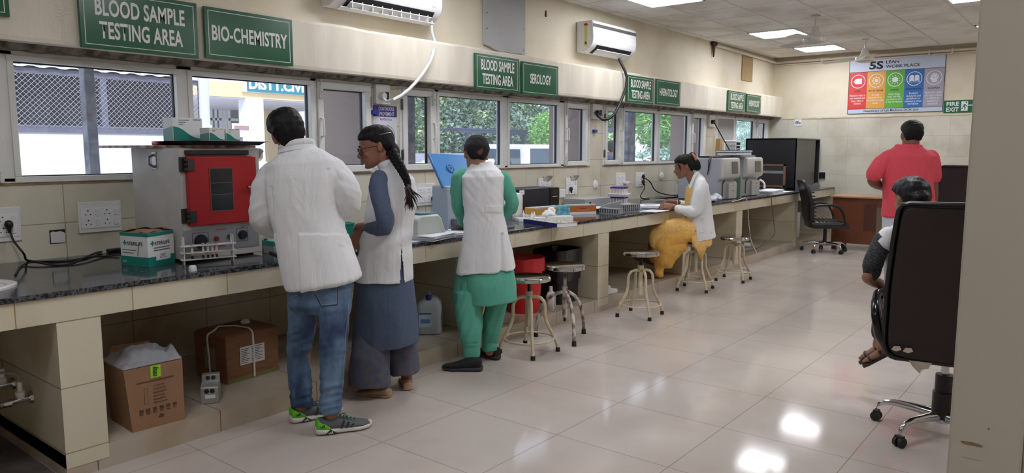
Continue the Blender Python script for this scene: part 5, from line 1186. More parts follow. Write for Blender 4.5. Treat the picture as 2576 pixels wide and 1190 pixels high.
MB().prism([(0, 0), (.17, 0), (.17, .035), (.05, .04), (.04, .085), (0, .085)], V(-.05, -.07, .001), V(0, 1, 0), V(0, 0, 1), V(.10, 0, 0)).build('block', foam, t, bevel=0.004)
t = thing('bottle', 'small white bottle lying in the bay behind the farthest stool', 'bottle', P4(1876, 622, PZ))
MB().cyl((-.03, 0, .032), (.06, .03, .032), .032, n=16).build('body', white_pl, t, smooth=True)
# white desktop unit under the far end of the worktop
t = thing('computer_case', 'grey white desktop computer case under the far end of the worktop', 'computer', (-3.9, 11.6, PZ))
MB().box(-4.30, -3.62, 11.28, 11.62, PZ + .002, .50).build('case', mat('computer beige', (190, 192, 190), 0.5), t, world=True, bevel=0.006)

# ------------------------------------------------------------------ stools
stool_paint = mat('cream stool paint', (206, 196, 170), 0.45, col2=(190, 176, 146), vscale=16)
chip_paint = mat('chipped white paint', (214, 206, 198), 0.5, col2=(84, 58, 46), vscale=22, stretch=(1, 1, .6))
seat_m = mat('mirror steel seat', (200, 200, 202), 0.07, 1.0)
thread = mat('dark screw thread', (40, 36, 38), 0.5, 0.6)
def stool(loc, rz, h, label, group='round steel topped stools'):
    t = thing('stool', label, 'stool', loc, rz, group); zb = .40
    MB().lathe([(0, h - .034), (.150, h - .034), (.157, h - .030), (.157, h - .010), (.150, h - .002), (.135, h), (0, h)], n=40).build('seat', seat_m, t, smooth=True)
    MB().cyl((0, 0, zb - .02), (0, 0, h - .034), .012, n=12).build('screw_post', thread, t, smooth=True)
    MB().lathe([(0, .19), (.019, .19), (.019, .40), (.027, .405), (.027, .45), (0, .45)], n=16).build('hub', stool_paint, t, smooth=True)
    MB().tube([V(.178 * math.cos(w), .178 * math.sin(w), .105) for w in [2 * PI * j / 40 for j in range(40)]], .0065, 8, closed=True).build('foot_ring', stool_paint, t, smooth=True)
    for k in range(4):
        a = PI / 4 + k * PI / 2; d = V(math.cos(a), math.sin(a), 0)
        pts = [d * r + V(0, 0, z) for r, z in ((.015, .405), (.05, .408), (.085, .398), (.108, .37), (.115, .335), (.117, .26), (.125, .225), (.15, .17), (.185, .105), (.205, .06), (.212, .02))]
        l = MB().tube(pts, .0125, 10).build('leg', stool_paint, t, smooth=True)
        MB().cyl(d * .212 + V(0, 0, 0), d * .211 + V(0, 0, .032), .0175, .0155, 12).build('rubber_foot', dark_rubber, l)
    return t
s1 = stool((-3.16, 4.14, 0), 0.0, .560, 'steel topped stool with cream four-legged base, nearest to the capped person')
def restool(loc, rz, h, label):
    r = dup(s1, loc, rz, label); dz = h - .56
    for c in r.children:
        if c.name.startswith('seat'): c.location.z += dz
        if c.name.startswith('screw_post'): c.location.z += 0; c.scale.z = (h - .034 - .38) / (.526 - .38); c.location.z = .38 - .38 * c.scale.z
    return r
restool((-3.12, 5.70, 0), .12, .572, 'steel topped stool with cream base beside the second pier, missing some rubber feet')
restool((-3.27, 7.15, 0), .2, .50, 'cream four-legged stool that the woman in yellow sits on')
restool((-3.18, 7.95, 0), .1, .490, 'steel topped cream stool farthest along the counter')
# three-legged stool, paint chipped
t = thing('stool', 'tall steel topped stool with three arched legs and chipped white paint', 'stool', (-3.18, 4.62, 0), .35, 'round steel topped stools'); h = .585
MB().lathe([(0, h - .038), (.152, h - .038), (.159, h - .034), (.159, h - .010), (.152, h - .002), (.135, h), (0, h)], n=40).build('seat', seat_m, t, smooth=True)
MB().cyl((0, 0, .17), (0, 0, h - .038), .013, n=12).build('screw_post', chip_paint, t, smooth=True)
MB().lathe([(0, .17), (.019, .17), (.019, .385), (.022, .39), (.022, .41), (0, .41)], n=16).build('hub', chip_paint, t, smooth=True)
MB().cyl((0, 0, .14), (0, 0, .17), .010, n=10).build('screw_tip', thread, t)
for k in range(3):
    a = -1.0 + k * 2 * PI / 3; d = V(math.cos(a), math.sin(a), 0)
    pts = [d * r + V(0, 0, z) for r, z in ((.015, .37), (.06, .355), (.11, .325), (.155, .28), (.19, .225), (.215, .15), (.225, .08), (.228, .025))]
    l = MB().tube(pts, .0135, 10).build('leg', chip_paint, t, smooth=True); MB().cyl(d * .2285, d * .228 + V(0, 0, .04), .019, .0165, 12).build('rubber_foot', dark_rubber, l)

# ------------------------------------------------------------------ office chairs
leather = mat('black leather', (24, 24, 27), 0.33, bump=0.12, bscale=90)
leather_l = mat('black padded leather', (30, 30, 33), 0.35, bump=0.1, bscale=90)
backcloth = mat('dark brown back cloth', (36, 24, 24), 0.55, bump=0.2, bscale=200)
def star_base(t, r, zc, cast_m, arm_m, a0=0.0, black_col=True):
    MB().lathe([(0, zc - .04), (.035, zc - .04), (.038, zc + .02), (.03, zc + .03), (0, zc + .03)], n=20).build('hub', arm_m, t, smooth=True)
    for k in range(5):
        a = a0 + 2 * PI * k / 5; d = V(math.cos(a), math.sin(a), 0); e = V(-d.y, d.x, 0); rr = []
        for q, z, w_, hh in ((.03, zc - .005, .024, .028), (.12, zc + .004, .020, .022), (r * .72, zc + .006, .016, .017), (r * .9, zc - .004, .014, .014), (r, zc - .025, .012, .012), (r + .006, zc - .045, .010, .010)):
            c = d * q + V(0, 0, z); rr.append([c + e * (w_ * math.cos(j * PI / 5)) + V(0, 0, hh * math.sin(j * PI / 5)) for j in range(10)])
        arm = MB().loft(rr).build('base_arm', arm_m, t, smooth=True)
        c = d * (r + .006); cs = MB()
        for s in (-1, 1): cs.cyl(c + e * (.006 * s) + V(0, 0, .026), c + e * (.024 * s) + V(0, 0, .026), .026, .024, 18)
        cs.box(-.012, .012, -.02, .02, .03, .058, M=Matrix.Translation(c) @ Matrix.Rotation(a, 4, 'Z')); cs.build('caster', cast_m, arm, smooth=True)
# far chair at the end of the counter
cc = V(-3.08, 11.03, 0)
t = thing('office_chair', 'black ribbed office chair with armrests in front of the brown desk', 'office chair', cc, math.radians(-58), 'office chairs')
star_base(t, .30, .125, dark_rubber, chrome, .5)
MB().cyl((0, 0, .13), (0, 0, .36), .026, .024, 16).build('gas_column', black_pl, t, smooth=True)
MB().lathe([(0, .345), (.10, .345), (.12, .375), (0, .375)], n=4).build('mechanism', steel, t)
m = MB(); rr = []
for y, z, w_, th in ((-.24, .41, .21, .05), (-.20, .40, .23, .06), (.10, .405, .24, .06), (.22, .40, .23, .055), (.27, .385, .20, .04)):
    rr.append([V(w_ * math.copysign(abs(math.cos(a)) ** .5, math.cos(a)), y, z + th * math.copysign(abs(math.sin(a)) ** .7, math.sin(a))) for a in [2 * PI * j / 24 for j in range(24)]])
m.loft(rr); m.build('seat', leather, t, smooth=60)
for k in range(7): MB().tube([(-.20, -.14 + .05 * k, .459), (0, -.14 + .05 * k, .466), (.20, -.14 + .05 * k, .459)], .012, 8, flat=.5).build('seat_rib', leather_l, t, smooth=True)
m = MB(); rr = []
for z, y, w_, th in ((.42, -.22, .17, .045), (.50, -.245, .21, .05), (.70, -.26, .23, .05), (.90, -.31, .22, .045), (1.00, -.35, .19, .04), (1.03, -.37, .14, .03)):
    rr.append([V(w_ * math.copysign(abs(math.cos(a)) ** .5, math.cos(a)), y + th * math.copysign(abs(math.sin(a)) ** .7, math.sin(a)), z) for a in [2 * PI * j / 24 for j in range(24)]])
m.loft(rr); m.build('backrest', leather, t, smooth=60)
for k in range(7):
    z = .53 + .055 * k; y = -.195 - .02 * (k / 6) ** 2 * 2; MB().tube([(-.19, y, z), (0, y + .006, z), (.19, y, z)], .014, 8, flat=.6).build('back_rib', leather_l, t, smooth=True)
for s in (-1, 1):
    MB().tube([(s * .25, -.26, .66), (s * .27, -.18, .685), (s * .27, .0, .69), (s * .27, .10, .66), (s * .265, .16, .56), (s * .25, .19, .44), (s * .22, .17, .40)], [.020, .022, .024, .024, .020, .018, .016], 10, flat=.7).build('armrest', black_pl, t, smooth=True)
# executive chairs with tall backs, seen from behind
def exec_chair(loc, rz, label, zs=.47, ztop=1.20, w0=.30, arms=True):
    t = thing('office_chair', label, 'office chair', loc, rz, 'office chairs')
    star_base(t, .31, .115, dark_rubber, chrome, math.radians(20))
    MB().lathe([(0, .10), (.050, .10), (.050, .235), (.042, .237), (.042, .325), (0, .325)], n=20).build('column_cover', black_pl, t, smooth=True)
    MB().cyl((0, 0, .32), (0, 0, .46), .019, n=14).build('gas_column', chrome, t, smooth=True)
    MB().box(-.12, .12, -.16, .12, .41, .46).build('mechanism', black_pl, t, bevel=0.01)
    m = MB(); rr = []
    for y, w_, th in ((-.15, .20, .05), (-.12, .25, .065), (.15, .26, .065), (.26, .25, .06), (.30, .21, .045)):
        rr.append([V(w_ * math.copysign(abs(math.cos(a)) ** .5, math.cos(a)), y, zs + .04 + th * math.copysign(abs(math.sin(a)) ** .7, math.sin(a))) for a in [2 * PI * j / 24 for j in range(24)]])
    m.loft(rr); m.build('seat', leather, t, smooth=60)
    H = ztop - .43; prof = [(0, .80), (.008, .87), (.03, .94), (.065, .98), (.12, 1.0), (.45, .99), (.75, .93), (.90, .885), (.96, .86), (.99, .80), (1.0, .70)]
    def ring(u_, k, off, th, n=32):
        z = .43 + H * u_; w_ = w0 * k; y = -.20 - .10 * u_ - .05 * u_ * u_ + off
        return [V(w_ * math.copysign(abs(math.cos(a)) ** .35, math.cos(a)), y + th * math.copysign(abs(math.sin(a)) ** .6, math.sin(a)), z) for a in [2 * PI * j / n for j in range(n)]]
    MB().loft([ring(u_, k, .03, .045 if 0 < u_ < 1 else .02) for u_, k in prof]).build('backrest', leather, t, smooth=60)
    MB().loft([ring(.02 + u_ * .955, k * .93, -.012, .010) for u_, k in prof]).build('back_cloth', backcloth, t, smooth=60)
    pts = []
    for u_, k in prof: z = .43 + H * u_; pts.append(V(w0 * k, -.20 - .10 * u_ - .05 * u_ * u_ - .006, z))
    loop = pts + [V(-p.x, p.y, p.z) for p in reversed(pts)]
    MB().tube(loop, .012, 8, closed=True).build('piping', leather, t, smooth=True)
    if arms:
        for s in (-1, 1):
            ap = [(s * .27, -.19, .48), (s * .30, -.215, .54), (s * .318, -.205, .63), (s * .325, -.16, .69), (s * .325, -.05, .715), (s * .318, .08, .705), (s * .308, .165, .66), (s * .295, .185, .57), (s * .26, .15, .47)]
            MB().tube([V(*p) for p in ap for _ in (0,)], .024, 14, flat=.8).build('armrest', black_gloss, t, smooth=True)
    return t
big = exec_chair((-.56, 4.20, 0), .15, 'tall black executive chair with brown cloth back, nearest at the right', .47, 1.205, .275)
fk = MB(); fk.prism([(0, 0), (.10, .012), (.085, -.02), (.06, -.03), (.05, -.052), (.02, -.028)], V(-.16, -.225, .430), V(1, 0, -.12).normalized(), ZU, V(0, .004, 0)); fk.build('torn_lining', mat('torn grey lining', (186, 174, 158), 0.8), big)
fk = MB()
for x, z in ((-.215, .487), (-.165, .485)): fk.prism([(-.022, -.008), (.0, -.014), (.022, -.004), (.014, .012), (-.012, .010)], V(x, -.2435, z), V(1, 0, 0), ZU, V(0, -.004, 0))
fk.build('worn_patch', mat('worn foam patch', (196, 184, 170), 0.8), big)
fc = Plane(CAM + FH * 7.6)(2437, 500)
ec = exec_chair((fc.x, fc.y, 0), .05, 'tall black executive chair behind the partition, beside the man in red', .47, 1.292, .29)

# ------------------------------------------------------------------ brown desk
wood = mat('brown desk laminate', (108, 58, 36), 0.35, var=0.14, vscale=3, stretch=(6, 6, .6))
wood_d = mat('dark desk laminate', (78, 40, 30), 0.4, var=0.15, vscale=4)
t = thing('desk', 'brown wooden desk with pale top standing near the far wall', 'desk', (-2.4, 11.75, 0))
MB().box(-3.13, -1.60, 11.37, 12.05, .765, .79).build('desk_top', mat('pale desk top', (176, 132, 100), 0.3, var=0.1), t, world=True, bevel=0.003)
MB().box(-3.10, -2.50, 11.41, 12.0, .10, .765).build('pedestal', wood, t, world=True, bevel=0.004)
MB().box(-2.66, -2.497, 11.402, 11.412, .30, .69).build('dark_door', wood_d, t, world=True)
MB().box(-2.5, -1.62, 11.41, 11.43, .64, .765).build('apron', wood, t, world=True)
for x, y in ((-3.06, 11.45), (-2.54, 11.45), (-3.06, 11.96), (-2.54, 11.96)): MB().box(x - .03, x + .03, y - .03, y + .03, 0, .10).build('leg', wood_d, t, world=True)
for y in (11.45, 11.96): MB().box(-1.68, -1.62, y - .03, y + .03, 0, .765).build('leg', wood, t, world=True)
tag(MB().box(-2.48, -2.40, 11.7, 11.95, .791, .95).build('file_box', mat('blue file', (36, 52, 140), 0.5), bevel=0.003), 'blue file standing on the brown desk beside the man in red', 'file')
# ------------------------------------------------------------------ people: tools
def pix(p):
    d = Vector(p) - CAM; z = d.dot(FW); return CX + FPX * d.dot(RT) / z, CY - FPX * d.dot(UP) / z
def sgnp(x, e): return math.copysign(abs(x) ** e, x)
def ringP(P, uL, vL, uR, vR, d=0.0, hd=0.1, n=32, e=0.85, yaw=0.0):
    a, b = P(uL, vL, d + yaw), P(uR, vR, d - yaw); c = (a + b) / 2; A = (b - a) / 2; D = FH * hd
    return [c + A * sgnp(math.cos(2 * PI * j / n), e) + D * sgnp(math.sin(2 * PI * j / n), e) for j in range(n)]
def limbP(mb, P, pts, n=16): return mb.tube([P(u, v, d) for u, v, d, r in pts], [r for u, v, d, r in pts], n, dome=True)
def sub(pts, k=4):                                            # smooth a joint chain (x, y, z, r)
    out = []
    for i in range(len(pts) - 1):
        p0, p1, p2, p3 = [Vector(pts[max(0, min(len(pts) - 1, i + q))]) for q in (-1, 0, 1, 2)]
        for j in range(k):
            s = j / k; out.append(0.5 * ((2 * p1) + (p2 - p0) * s + (2 * p0 - 5 * p1 + 4 * p2 - p3) * s * s + (3 * p1 - p0 - 3 * p2 + p3) * s ** 3))
    out.append(Vector(pts[-1])); return out
def limb(mb, P, pts, n=16, k=4):
    q = sub([tuple(P(u, v, d)) + (r,) for u, v, d, r in pts], k)
    return mb.tube([V(*p[:3]) for p in q], [p[3] for p in q], n, dome=True)
def frame(fwd, up):
    f = Vector(fwd).normalized(); r = f.cross(Vector(up)).normalized(); u = r.cross(f); return Matrix((r, f, u)).transposed()
HEAD = [(-.113, .018, .084, .050), (-.104, .034, .092, .022), (-.084, .050, .094, -.008), (-.058, .059, .094, -.045), (-.030, .065, .093, -.074), (0, .069, .089, -.092), (.030, .072, .093, -.100), (.060, .074, .088, -.100), (.088, .065, .066, -.084), (.106, .044, .038, -.052), (.115, .015, .012, -.020)]
HAIR_SHORT = [(-.078, .040, -.036, -.062), (-.052, .060, -.024, -.082), (-.02, .073, -.014, -.103), (.01, .079, .004, -.113), (.034, .083, .062, -.117), (.058, .085, .103, -.116), (.088, .077, .094, -.103), (.110, .058, .062, -.074), (.126, .026, .028, -.036)]
def sections(mb, tab, c, M, s, n=28, e=0.9, extra=0.0):
    mb.loft([[c + M @ (V((w + extra) * sgnp(math.cos(2 * PI * j / n), e), (a + b) / 2 + ((a - b) / 2 + extra) * sgnp(math.sin(2 * PI * j / n), e), z) * s) for j in range(n)] for z, w, a, b in tab])
def head(mb, c, M, s=1.0, face=True):
    sections(mb, HEAD, c, M, s)
    q = lambda x, y, z: c + M @ (V(x, y, z) * s)
    for k in (-1, 1):
        mb.ell(q(k * .074, -.012, -.006), .0085 * s, .019 * s, .032 * s, 14, 10, M @ Matrix.Rotation(k * -.35, 3, 'Z') @ Matrix.Rotation(.18, 3, 'X'))
        mb.ell(q(k * .078, -.018, .004), .006 * s, .013 * s, .022 * s, 12, 8, M @ Matrix.Rotation(k * -.6, 3, 'Z'))
    if face:
        mb.tube([q(0, .088, .010), q(0, .102, -.010), q(0, .116, -.030), q(0, .108, -.040)], [.008 * s, .0095 * s, .0115 * s, .008 * s], 10, dome=True)
        for k in (-1, 1):
            mb.ell(q(k * .0115, .101, -.036), .008 * s, .010 * s, .007 * s, 10, 8)
            mb.ell(q(k * .030, .085, .021), .022 * s, .010 * s, .007 * s, 12, 8, M)
            mb.ell(q(k * .030, .083, .000), .016 * s, .010 * s, .010 * s, 12, 8, M)
            mb.ell(q(k * .040, .074, -.028), .018 * s, .016 * s, .016 * s, 12, 8, M)
        mb.ell(q(0, .095, -.058), .023 * s, .010 * s, .006 * s, 12, 8, M); mb.ell(q(0, .093, -.069), .019 * s, .011 * s, .0065 * s, 12, 8, M)
        mb.ell(q(0, .086, -.098), .020 * s, .014 * s, .013 * s, 12, 8, M)
def hand(mb, w, D, N_, side=1, curl=.35, s=1.0, spread=1.0, thumb=0.7):
    """palm and five bent fingers; w wrist, D pointing direction, N_ the way the palm faces"""
    D = Vector(D).normalized(); N_ = (Vector(N_) - D * Vector(N_).dot(D)).normalized(); S = D.cross(N_) * side; w = Vector(w)
    rings = []
    for t, wd, th in ((-.015, .026, .020), (.01, .029, .018), (.045, .037, .015), (.075, .041, .0135), (.092, .039, .011)):
        rings.append([w + D * t * s + S * wd * s * sgnp(math.cos(2 * PI * j / 16), .8) + N_ * th * s * sgnp(math.sin(2 * PI * j / 16), .9) for j in range(16)])
    mb.loft(rings)
    for i, (o_, L, r) in enumerate(((-.029, .070, .0082), (-.010, .079, .0086), (.010, .073, .0083), (.029, .058, .0075))):
        a = curl * (1 + .12 * i); p = w + (D * .088 + S * o_) * s; pts = [p - D * .012 * s, p]; ang = 0.0; d0 = (D + S * (o_ * 3.0 * spread)).normalized()
        for q in (.45, .30, .25):
            ang += a; d = d0 * math.cos(ang) + N_ * math.sin(ang); p = p + d * L * q * s; pts.append(p)
        mb.tube(pts, [r * s, r * s, r * .96 * s, r * .9 * s, r * .74 * s], 10, dome=True)
    b = w + (D * .025 - S * .026) * s; d1 = (D * .75 - S * .62 + N_ * .35 * thumb).normalized(); d2 = (D * .92 - S * .2 + N_ * .45 * thumb).normalized()
    mb.tube([b, b + d1 * .036 * s, b + d1 * .036 * s + d2 * .030 * s, b + d1 * .036 * s + d2 * .052 * s], [.0125 * s, .0105 * s, .0092 * s, .0072 * s], 10, dome=True)
def folds(a1=.006, s1=(8, 8, 2.2), a2=.003, s2=18, seed=0.0):
    return lambda p: a1 * noise.noise(V(p.x * s1[0] + seed, p.y * s1[1], p.z * s1[2])) + a2 * noise.noise(V(p.x * s2, p.y * s2 + seed, p.z * s2 * .7))
def cloth(mb, name, m, parent, voxel=.008, sm=5, disp=None, cut=None):
    me = fuse(mb, voxel, sm)
    if disp: displace(me, disp)
    if cut: cutout(me, cut)
    off = wloc(parent)
    for v in me.vertices: v.co -= off
    return link(name, me, m, parent, smooth=80)
def person(label, mb, skin, base, voxel=.006, sm=3, group=None):
    me = fuse(mb, voxel, sm); off = Vector(base)
    for v in me.vertices: v.co -= off
    o = link('person', me, skin, None, smooth=80); o.location = off
    return tag(o, label, 'person', group)
def rel(P, p): q = Vector(p) - P.b; return q.dot(RT), q.dot(FH), p.z
cloth_w = mat('white coat cotton', (228, 229, 232), 0.85, var=0.03, vscale=5)
def crease(m, s1=7.0, st=0.5, stretch=(1, 1, .35), dist=.02):
    n, l = m.node_tree.nodes, m.node_tree.links; tc = n.new('ShaderNodeTexCoord'); mp = n.new('ShaderNodeMapping'); mp.inputs['Scale'].default_value = stretch
    t = n.new('ShaderNodeTexNoise'); t.inputs['Scale'].default_value = s1; t.inputs['Detail'].default_value = 3; t.inputs['Distortion'].default_value = 1.2
    bp = n.new('ShaderNodeBump'); bp.inputs['Strength'].default_value = st; bp.inputs['Distance'].default_value = dist
    l.new(tc.outputs['Object'], mp.inputs[0]); l.new(mp.outputs[0], t.inputs['Vector']); l.new(t.outputs['Fac'], bp.inputs['Height']); l.new(bp.outputs[0], n['Principled BSDF'].inputs['Normal'])
crease(cloth_w, 9.0, .55)
def skinm(name, c): return mat(name, c, 0.5, var=0.08, vscale=10)
hair_m = mat('black hair', (13, 11, 13), 0.55, spec=0.25, bump=0.35, bscale=120, stretch=(1, 1, .25))

def low_shoe(parent, heel, toe, mats, h=.075, wid=.045, sole=.028, kind='shoe'):
    """heel and toe on the ground; sole, upper and (for trainers) trim"""
    heel, toe = Vector(heel), Vector(toe); D = (toe - heel); L = D.length; D.normalize(); S = D.cross(V(0, 0, 1)).normalized(); Z = V(0, 0, 1)
    def sec(x, w_, z0, z1, n=20, sk=0.0, e=.75): return [heel + D * (x * L) + S * (w_ * sgnp(math.cos(2 * PI * j / n), e) + sk) + Z * ((z0 + z1) / 2 + (z1 - z0) / 2 * sgnp(math.sin(2 * PI * j / n), e)) for j in range(n)]
    so = MB().loft([sec(-.02, wid * .45, .006, sole * 1.1), sec(.03, wid * .78, .001, sole * 1.15), sec(.25, wid * .82, .001, sole), sec(.55, wid * .92, .001, sole * .9), sec(.75, wid * 1.05, .001, sole * .85), sec(.92, wid * .8, .004, sole * .95), sec(1.0, wid * .35, .012, sole)])
    sh = so.build(kind, mats[0], parent, smooth=60, world=True)
    up = MB().loft([sec(0.0, wid * .55, sole * .7, h * .95), sec(.05, wid * .74, sole * .6, h), sec(.25, wid * .78, sole * .6, h * 1.0), sec(.42, wid * .84, sole * .6, h * .92), sec(.62, wid * .95, sole * .6, h * .66), sec(.80, wid * .97, sole * .6, h * .5), sec(.94, wid * .66, sole * .7, h * .42), sec(.985, wid * .3, sole * .8, h * .36)])
    up.build('upper', mats[1], sh, smooth=60, world=True)
    return sh, sec, heel, D, S, L

# ------------------------------------------------------------------ man in white coat and jeans
skin1 = skinm('skin brown', (150, 106, 84))
P1 = Plane((-3.12, 2.30, 0)); B1 = V(-3.12, 2.30, 0)
b = MB(); hc = P1(726, 338, .02); upv = (RT * -.44 + V(0, 0, .90) + FH * .30); fw = FH * .88 - V(0, 0, .34) - RT * .28; Mh = frame(fw, upv)
head(b, hc, Mh, 1.0)
limb(b, P1, [(745, 395, .02, .064), (742, 375, .02, .058), (737, 356, .03, .056)])
b.loft([ringP(P1, 708, 408, 805, 395, 0, .06), ringP(P1, 690, 440, 835, 432, 0, .08), ringP(P1, 690, 520, 835, 508, 0, .09), ringP(P1, 700, 620, 850, 610, 0, .10), ringP(P1, 722, 700, 870, 690, 0, .11), ringP(P1, 730, 745, 880, 740, 0, .10)])
limb(b, P1, [(696, 452, 0, .042), (668, 482, 0, .044), (658, 545, .03, .044), (680, 572, .20, .038), (706, 584, .34, .028)]); hand(b, P1(708, 585, .35), FH * .8 + RT * .5, V(0, 0, -1), 1, .4)
limb(b, P1, [(836, 446, 0, .042), (862, 478, 0, .044), (877, 512, .03, .044), (848, 530, .18, .038), (815, 545, .31, .028)]); hand(b, P1(812, 546, .32), FH * .75 - RT * .6, V(0, 0, -1), -1, .4)
limb(b, P1, [(765, 740, .03, .085), (757, 850, .07, .058), (755, 890, .08, .055), (757, 1020, .08, .038)]); limb(b, P1, [(845, 735, -.02, .088), (838, 850, -.06, .060), (836, 900, -.07, .055), (832, 1040, -.08, .038)])
man = person('man in white coat and blue jeans, back turned, head tilted left at the worktop', b, skin1, B1, .0065)
hb = MB(); sections(hb, HAIR_SHORT, hc, Mh, 1.05)
for i in range(40):
    a = i * 2.4; r = .055 * math.sqrt(i / 40); hb.ell(hc + Mh @ (V(r * math.cos(a) * 1.2, r * math.sin(a) * 1.3 + .01, .118 - r * .30)), .010, .010, .012, 8, 6)
cloth(hb, 'hair', hair_m, man, .005, 2, lambda p: .004 * N3(p, 45))
c = MB()
c.loft([ringP(P1, 714, 380, 781, 364, .01, .062), ringP(P1, 694, 396, 814, 378, .0, .085), ringP(P1, 674, 418, 848, 402, 0, .115), ringP(P1, 665, 450, 858, 438, 0, .13), ringP(P1, 670, 500, 853, 488, 0, .135), ringP(P1, 680, 545, 853, 528, 0, .135), ringP(P1, 689, 590, 864, 572, 0, .135), ringP(P1, 700, 645, 881, 622, 0, .145), ringP(P1, 713, 702, 898, 670, 0, .158), ringP(P1, 724, 728, 906, 694, 0, .165)])
limb(c, P1, [(692, 432, 0, .060), (670, 466, 0, .066), (660, 520, .01, .064), (663, 556, .06, .066), (682, 574, .20, .052), (703, 584, .31, .045)])
limb(c, P1, [(838, 424, 0, .060), (862, 456, 0, .068), (876, 490, .01, .068), (874, 515, .06, .066), (848, 531, .18, .052), (818, 545, .30, .045)])
pts = [P1(748 + 42 * math.cos(w), 375 - 10 * math.cos(w) * .9 - 4, .01) + FH * .07 * math.sin(w) + V(0, 0, .01 - .012 * math.sin(w)) for w in [2 * PI * j / 28 for j in range(28)]]
c.tube(pts, .010, 8, closed=True, flat=1.5, up=V(0, 0, 1))
def d1(p):
    r, d, z = rel(P1, p); u, v = pix(p); k = folds(.008, (9, 9, 1.6), .004, 17)(p)
    if d < .02:
        if v > 590 and u > 752 + (v - 590) * .035: k += .010                       # vent overlap in the back
        k -= .010 * math.exp(-((u - (828 + (v - 450) * .12)) / 5) ** 2) * (1 if 425 < v < 520 else 0)     # right armhole seam
        k -= .010 * math.exp(-((u - (684 + (v - 530) * .06)) / 5) ** 2) * (1 if 470 < v < 590 else 0)
    if (u > 850 or u < 690) and v < 620:                                              # creased sleeves
        sg = 1 if u > 800 else -1
        k += .0065 * noise.noise(V((u + sg * v * .9) * .012, (v - sg * u * .5) * .055, 3))
    return k
cloth(c, 'lab_coat', cloth_w, man, .0065, 4, d1)
cl = MB(); rr = []
for j in range(25):                                                                # turned-down collar
    w = PI * (-1.12 + 1.24 * j / 24); cs, sn = math.cos(w), math.sin(w); o_ = P1(747 + 36 * cs, 368 - 8 * cs, 0.01) + FH * .066 * sn; q = (RT * cs + FH * sn * .9).normalized()
    rr.append([o_ + V(0, 0, .018), o_ + q * .008 + V(0, 0, .020), o_ + q * .024 + V(0, 0, -.020), o_ + q * .018 + V(0, 0, -.022)])
cl.loft(rr); cl.build('collar', cloth_w, man, smooth=60, world=True)
jeans = mat('washed blue denim', (104, 132, 162), 0.85, col2=(46, 66, 100), vscale=6, bump=0.12, bscale=350, stretch=(1, 1, .5))
j = MB()
j.loft([ringP(P1, 722, 690, 888, 672, 0, .125), ringP(P1, 724, 730, 888, 715, 0, .13), ringP(P1, 728, 765, 884, 760, .0, .12), ringP(P1, 745, 785, 870, 785, 0, .09)])
for seg in ([(722, 800, .03, .105), (727, 790, .04, .1), (788, 800, .04, .1)],): pass
def leg(mb, rows, e=.95): mb.loft([ringP(P1, a, v, c_, v, d, h, 28, e) for a, c_, v, d, h in rows])
leg(j, [(725, 800, 725, .03, .105), (726, 797, 775, .04, .10), (725, 794, 806, .05, .09), (723, 789, 853, .06, .078), (723, 778, 897, .07, .07), (725, 780, 951, .08, .066), (728, 785, 987, .08, .062), (734, 790, 1022, .08, .055)])
leg(j, [(800, 888, 720, -.02, .11), (803, 883, 770, -.04, .105), (805, 877, 806, -.05, .095), (804, 873, 853, -.06, .082), (805, 869, 897, -.07, .074), (805, 863, 951, -.08, .068), (803, 859, 990, -.08, .066), (802, 860, 1020, -.08, .060), (810, 856, 1040, -.08, .055)])
def dj(p):
    u, v = pix(p); k = folds(.006, (7, 7, 14), .004, 22)(p)
    a = 1.0 if v > 950 else (.7 if 835 < v < 905 else .25)
    k += a * .011 * noise.noise(V(u * .018, v * .075 + u * .02, 4))
    return k
jo = cloth(j, 'jeans', jeans, man, .0065, 3, dj)
# stitched back pocket, following the cloth a few millimetres out
def on_cloth(obj, base, u, v, lift=.004):
    o_ = CAM - wloc(obj); d = ray(u, v).normalized(); h_, loc, nrm, i = obj.ray_cast(o_, d)
    return (loc + wloc(obj) + nrm * lift) if h_ else None
bpy.context.view_layer.update()
stitch = mat('denim stitch', (150, 158, 168), 0.8); stitch_d = mat('dark denim seam', (28, 40, 66), 0.8)
def seam(obj, parent, uv, r, m, name='stitching', n=14, lift=.002):
    P_ = []
    for i in range(len(uv) - 1):
        for q in range(n):
            s = q / n; p = on_cloth(obj, None, uv[i][0] + (uv[i + 1][0] - uv[i][0]) * s, uv[i][1] + (uv[i + 1][1] - uv[i][1]) * s, lift)
            if p is not None: P_.append(p)
    if len(P_) > 2: return MB().tube(P_, r, 6).build(name, m, parent, world=True)
seam(jo, jo, [(794, 735), (811, 768), (846, 764), (848, 712)], .0014, stitch, 'pocket_stitching')
seam(jo, jo, [(792, 738), (809, 771), (848, 767), (850, 712)], .0014, stitch_d, 'pocket_stitching')
seam(jo, jo, [(790, 732), (818, 722), (846, 712)], .0016, stitch, 'pocket_stitching')
seam(jo, jo, [(728, 752), (748, 742)], .0014, stitch, 'pocket_stitching')
seam(jo, jo, [(880, 725), (868, 850), (860, 990)], .0016, stitch, 'side_seam')
tr_grey = mat('grey mesh shoe', (98, 100, 104), 0.8, bump=0.3, bscale=500); tr_green = mat('lime heel', (104, 196, 40), 0.55); tr_white = mat('shoe white sole', (216, 214, 208), 0.6); tr_blk = mat('shoe dark stripe', (44, 46, 50), 0.6)
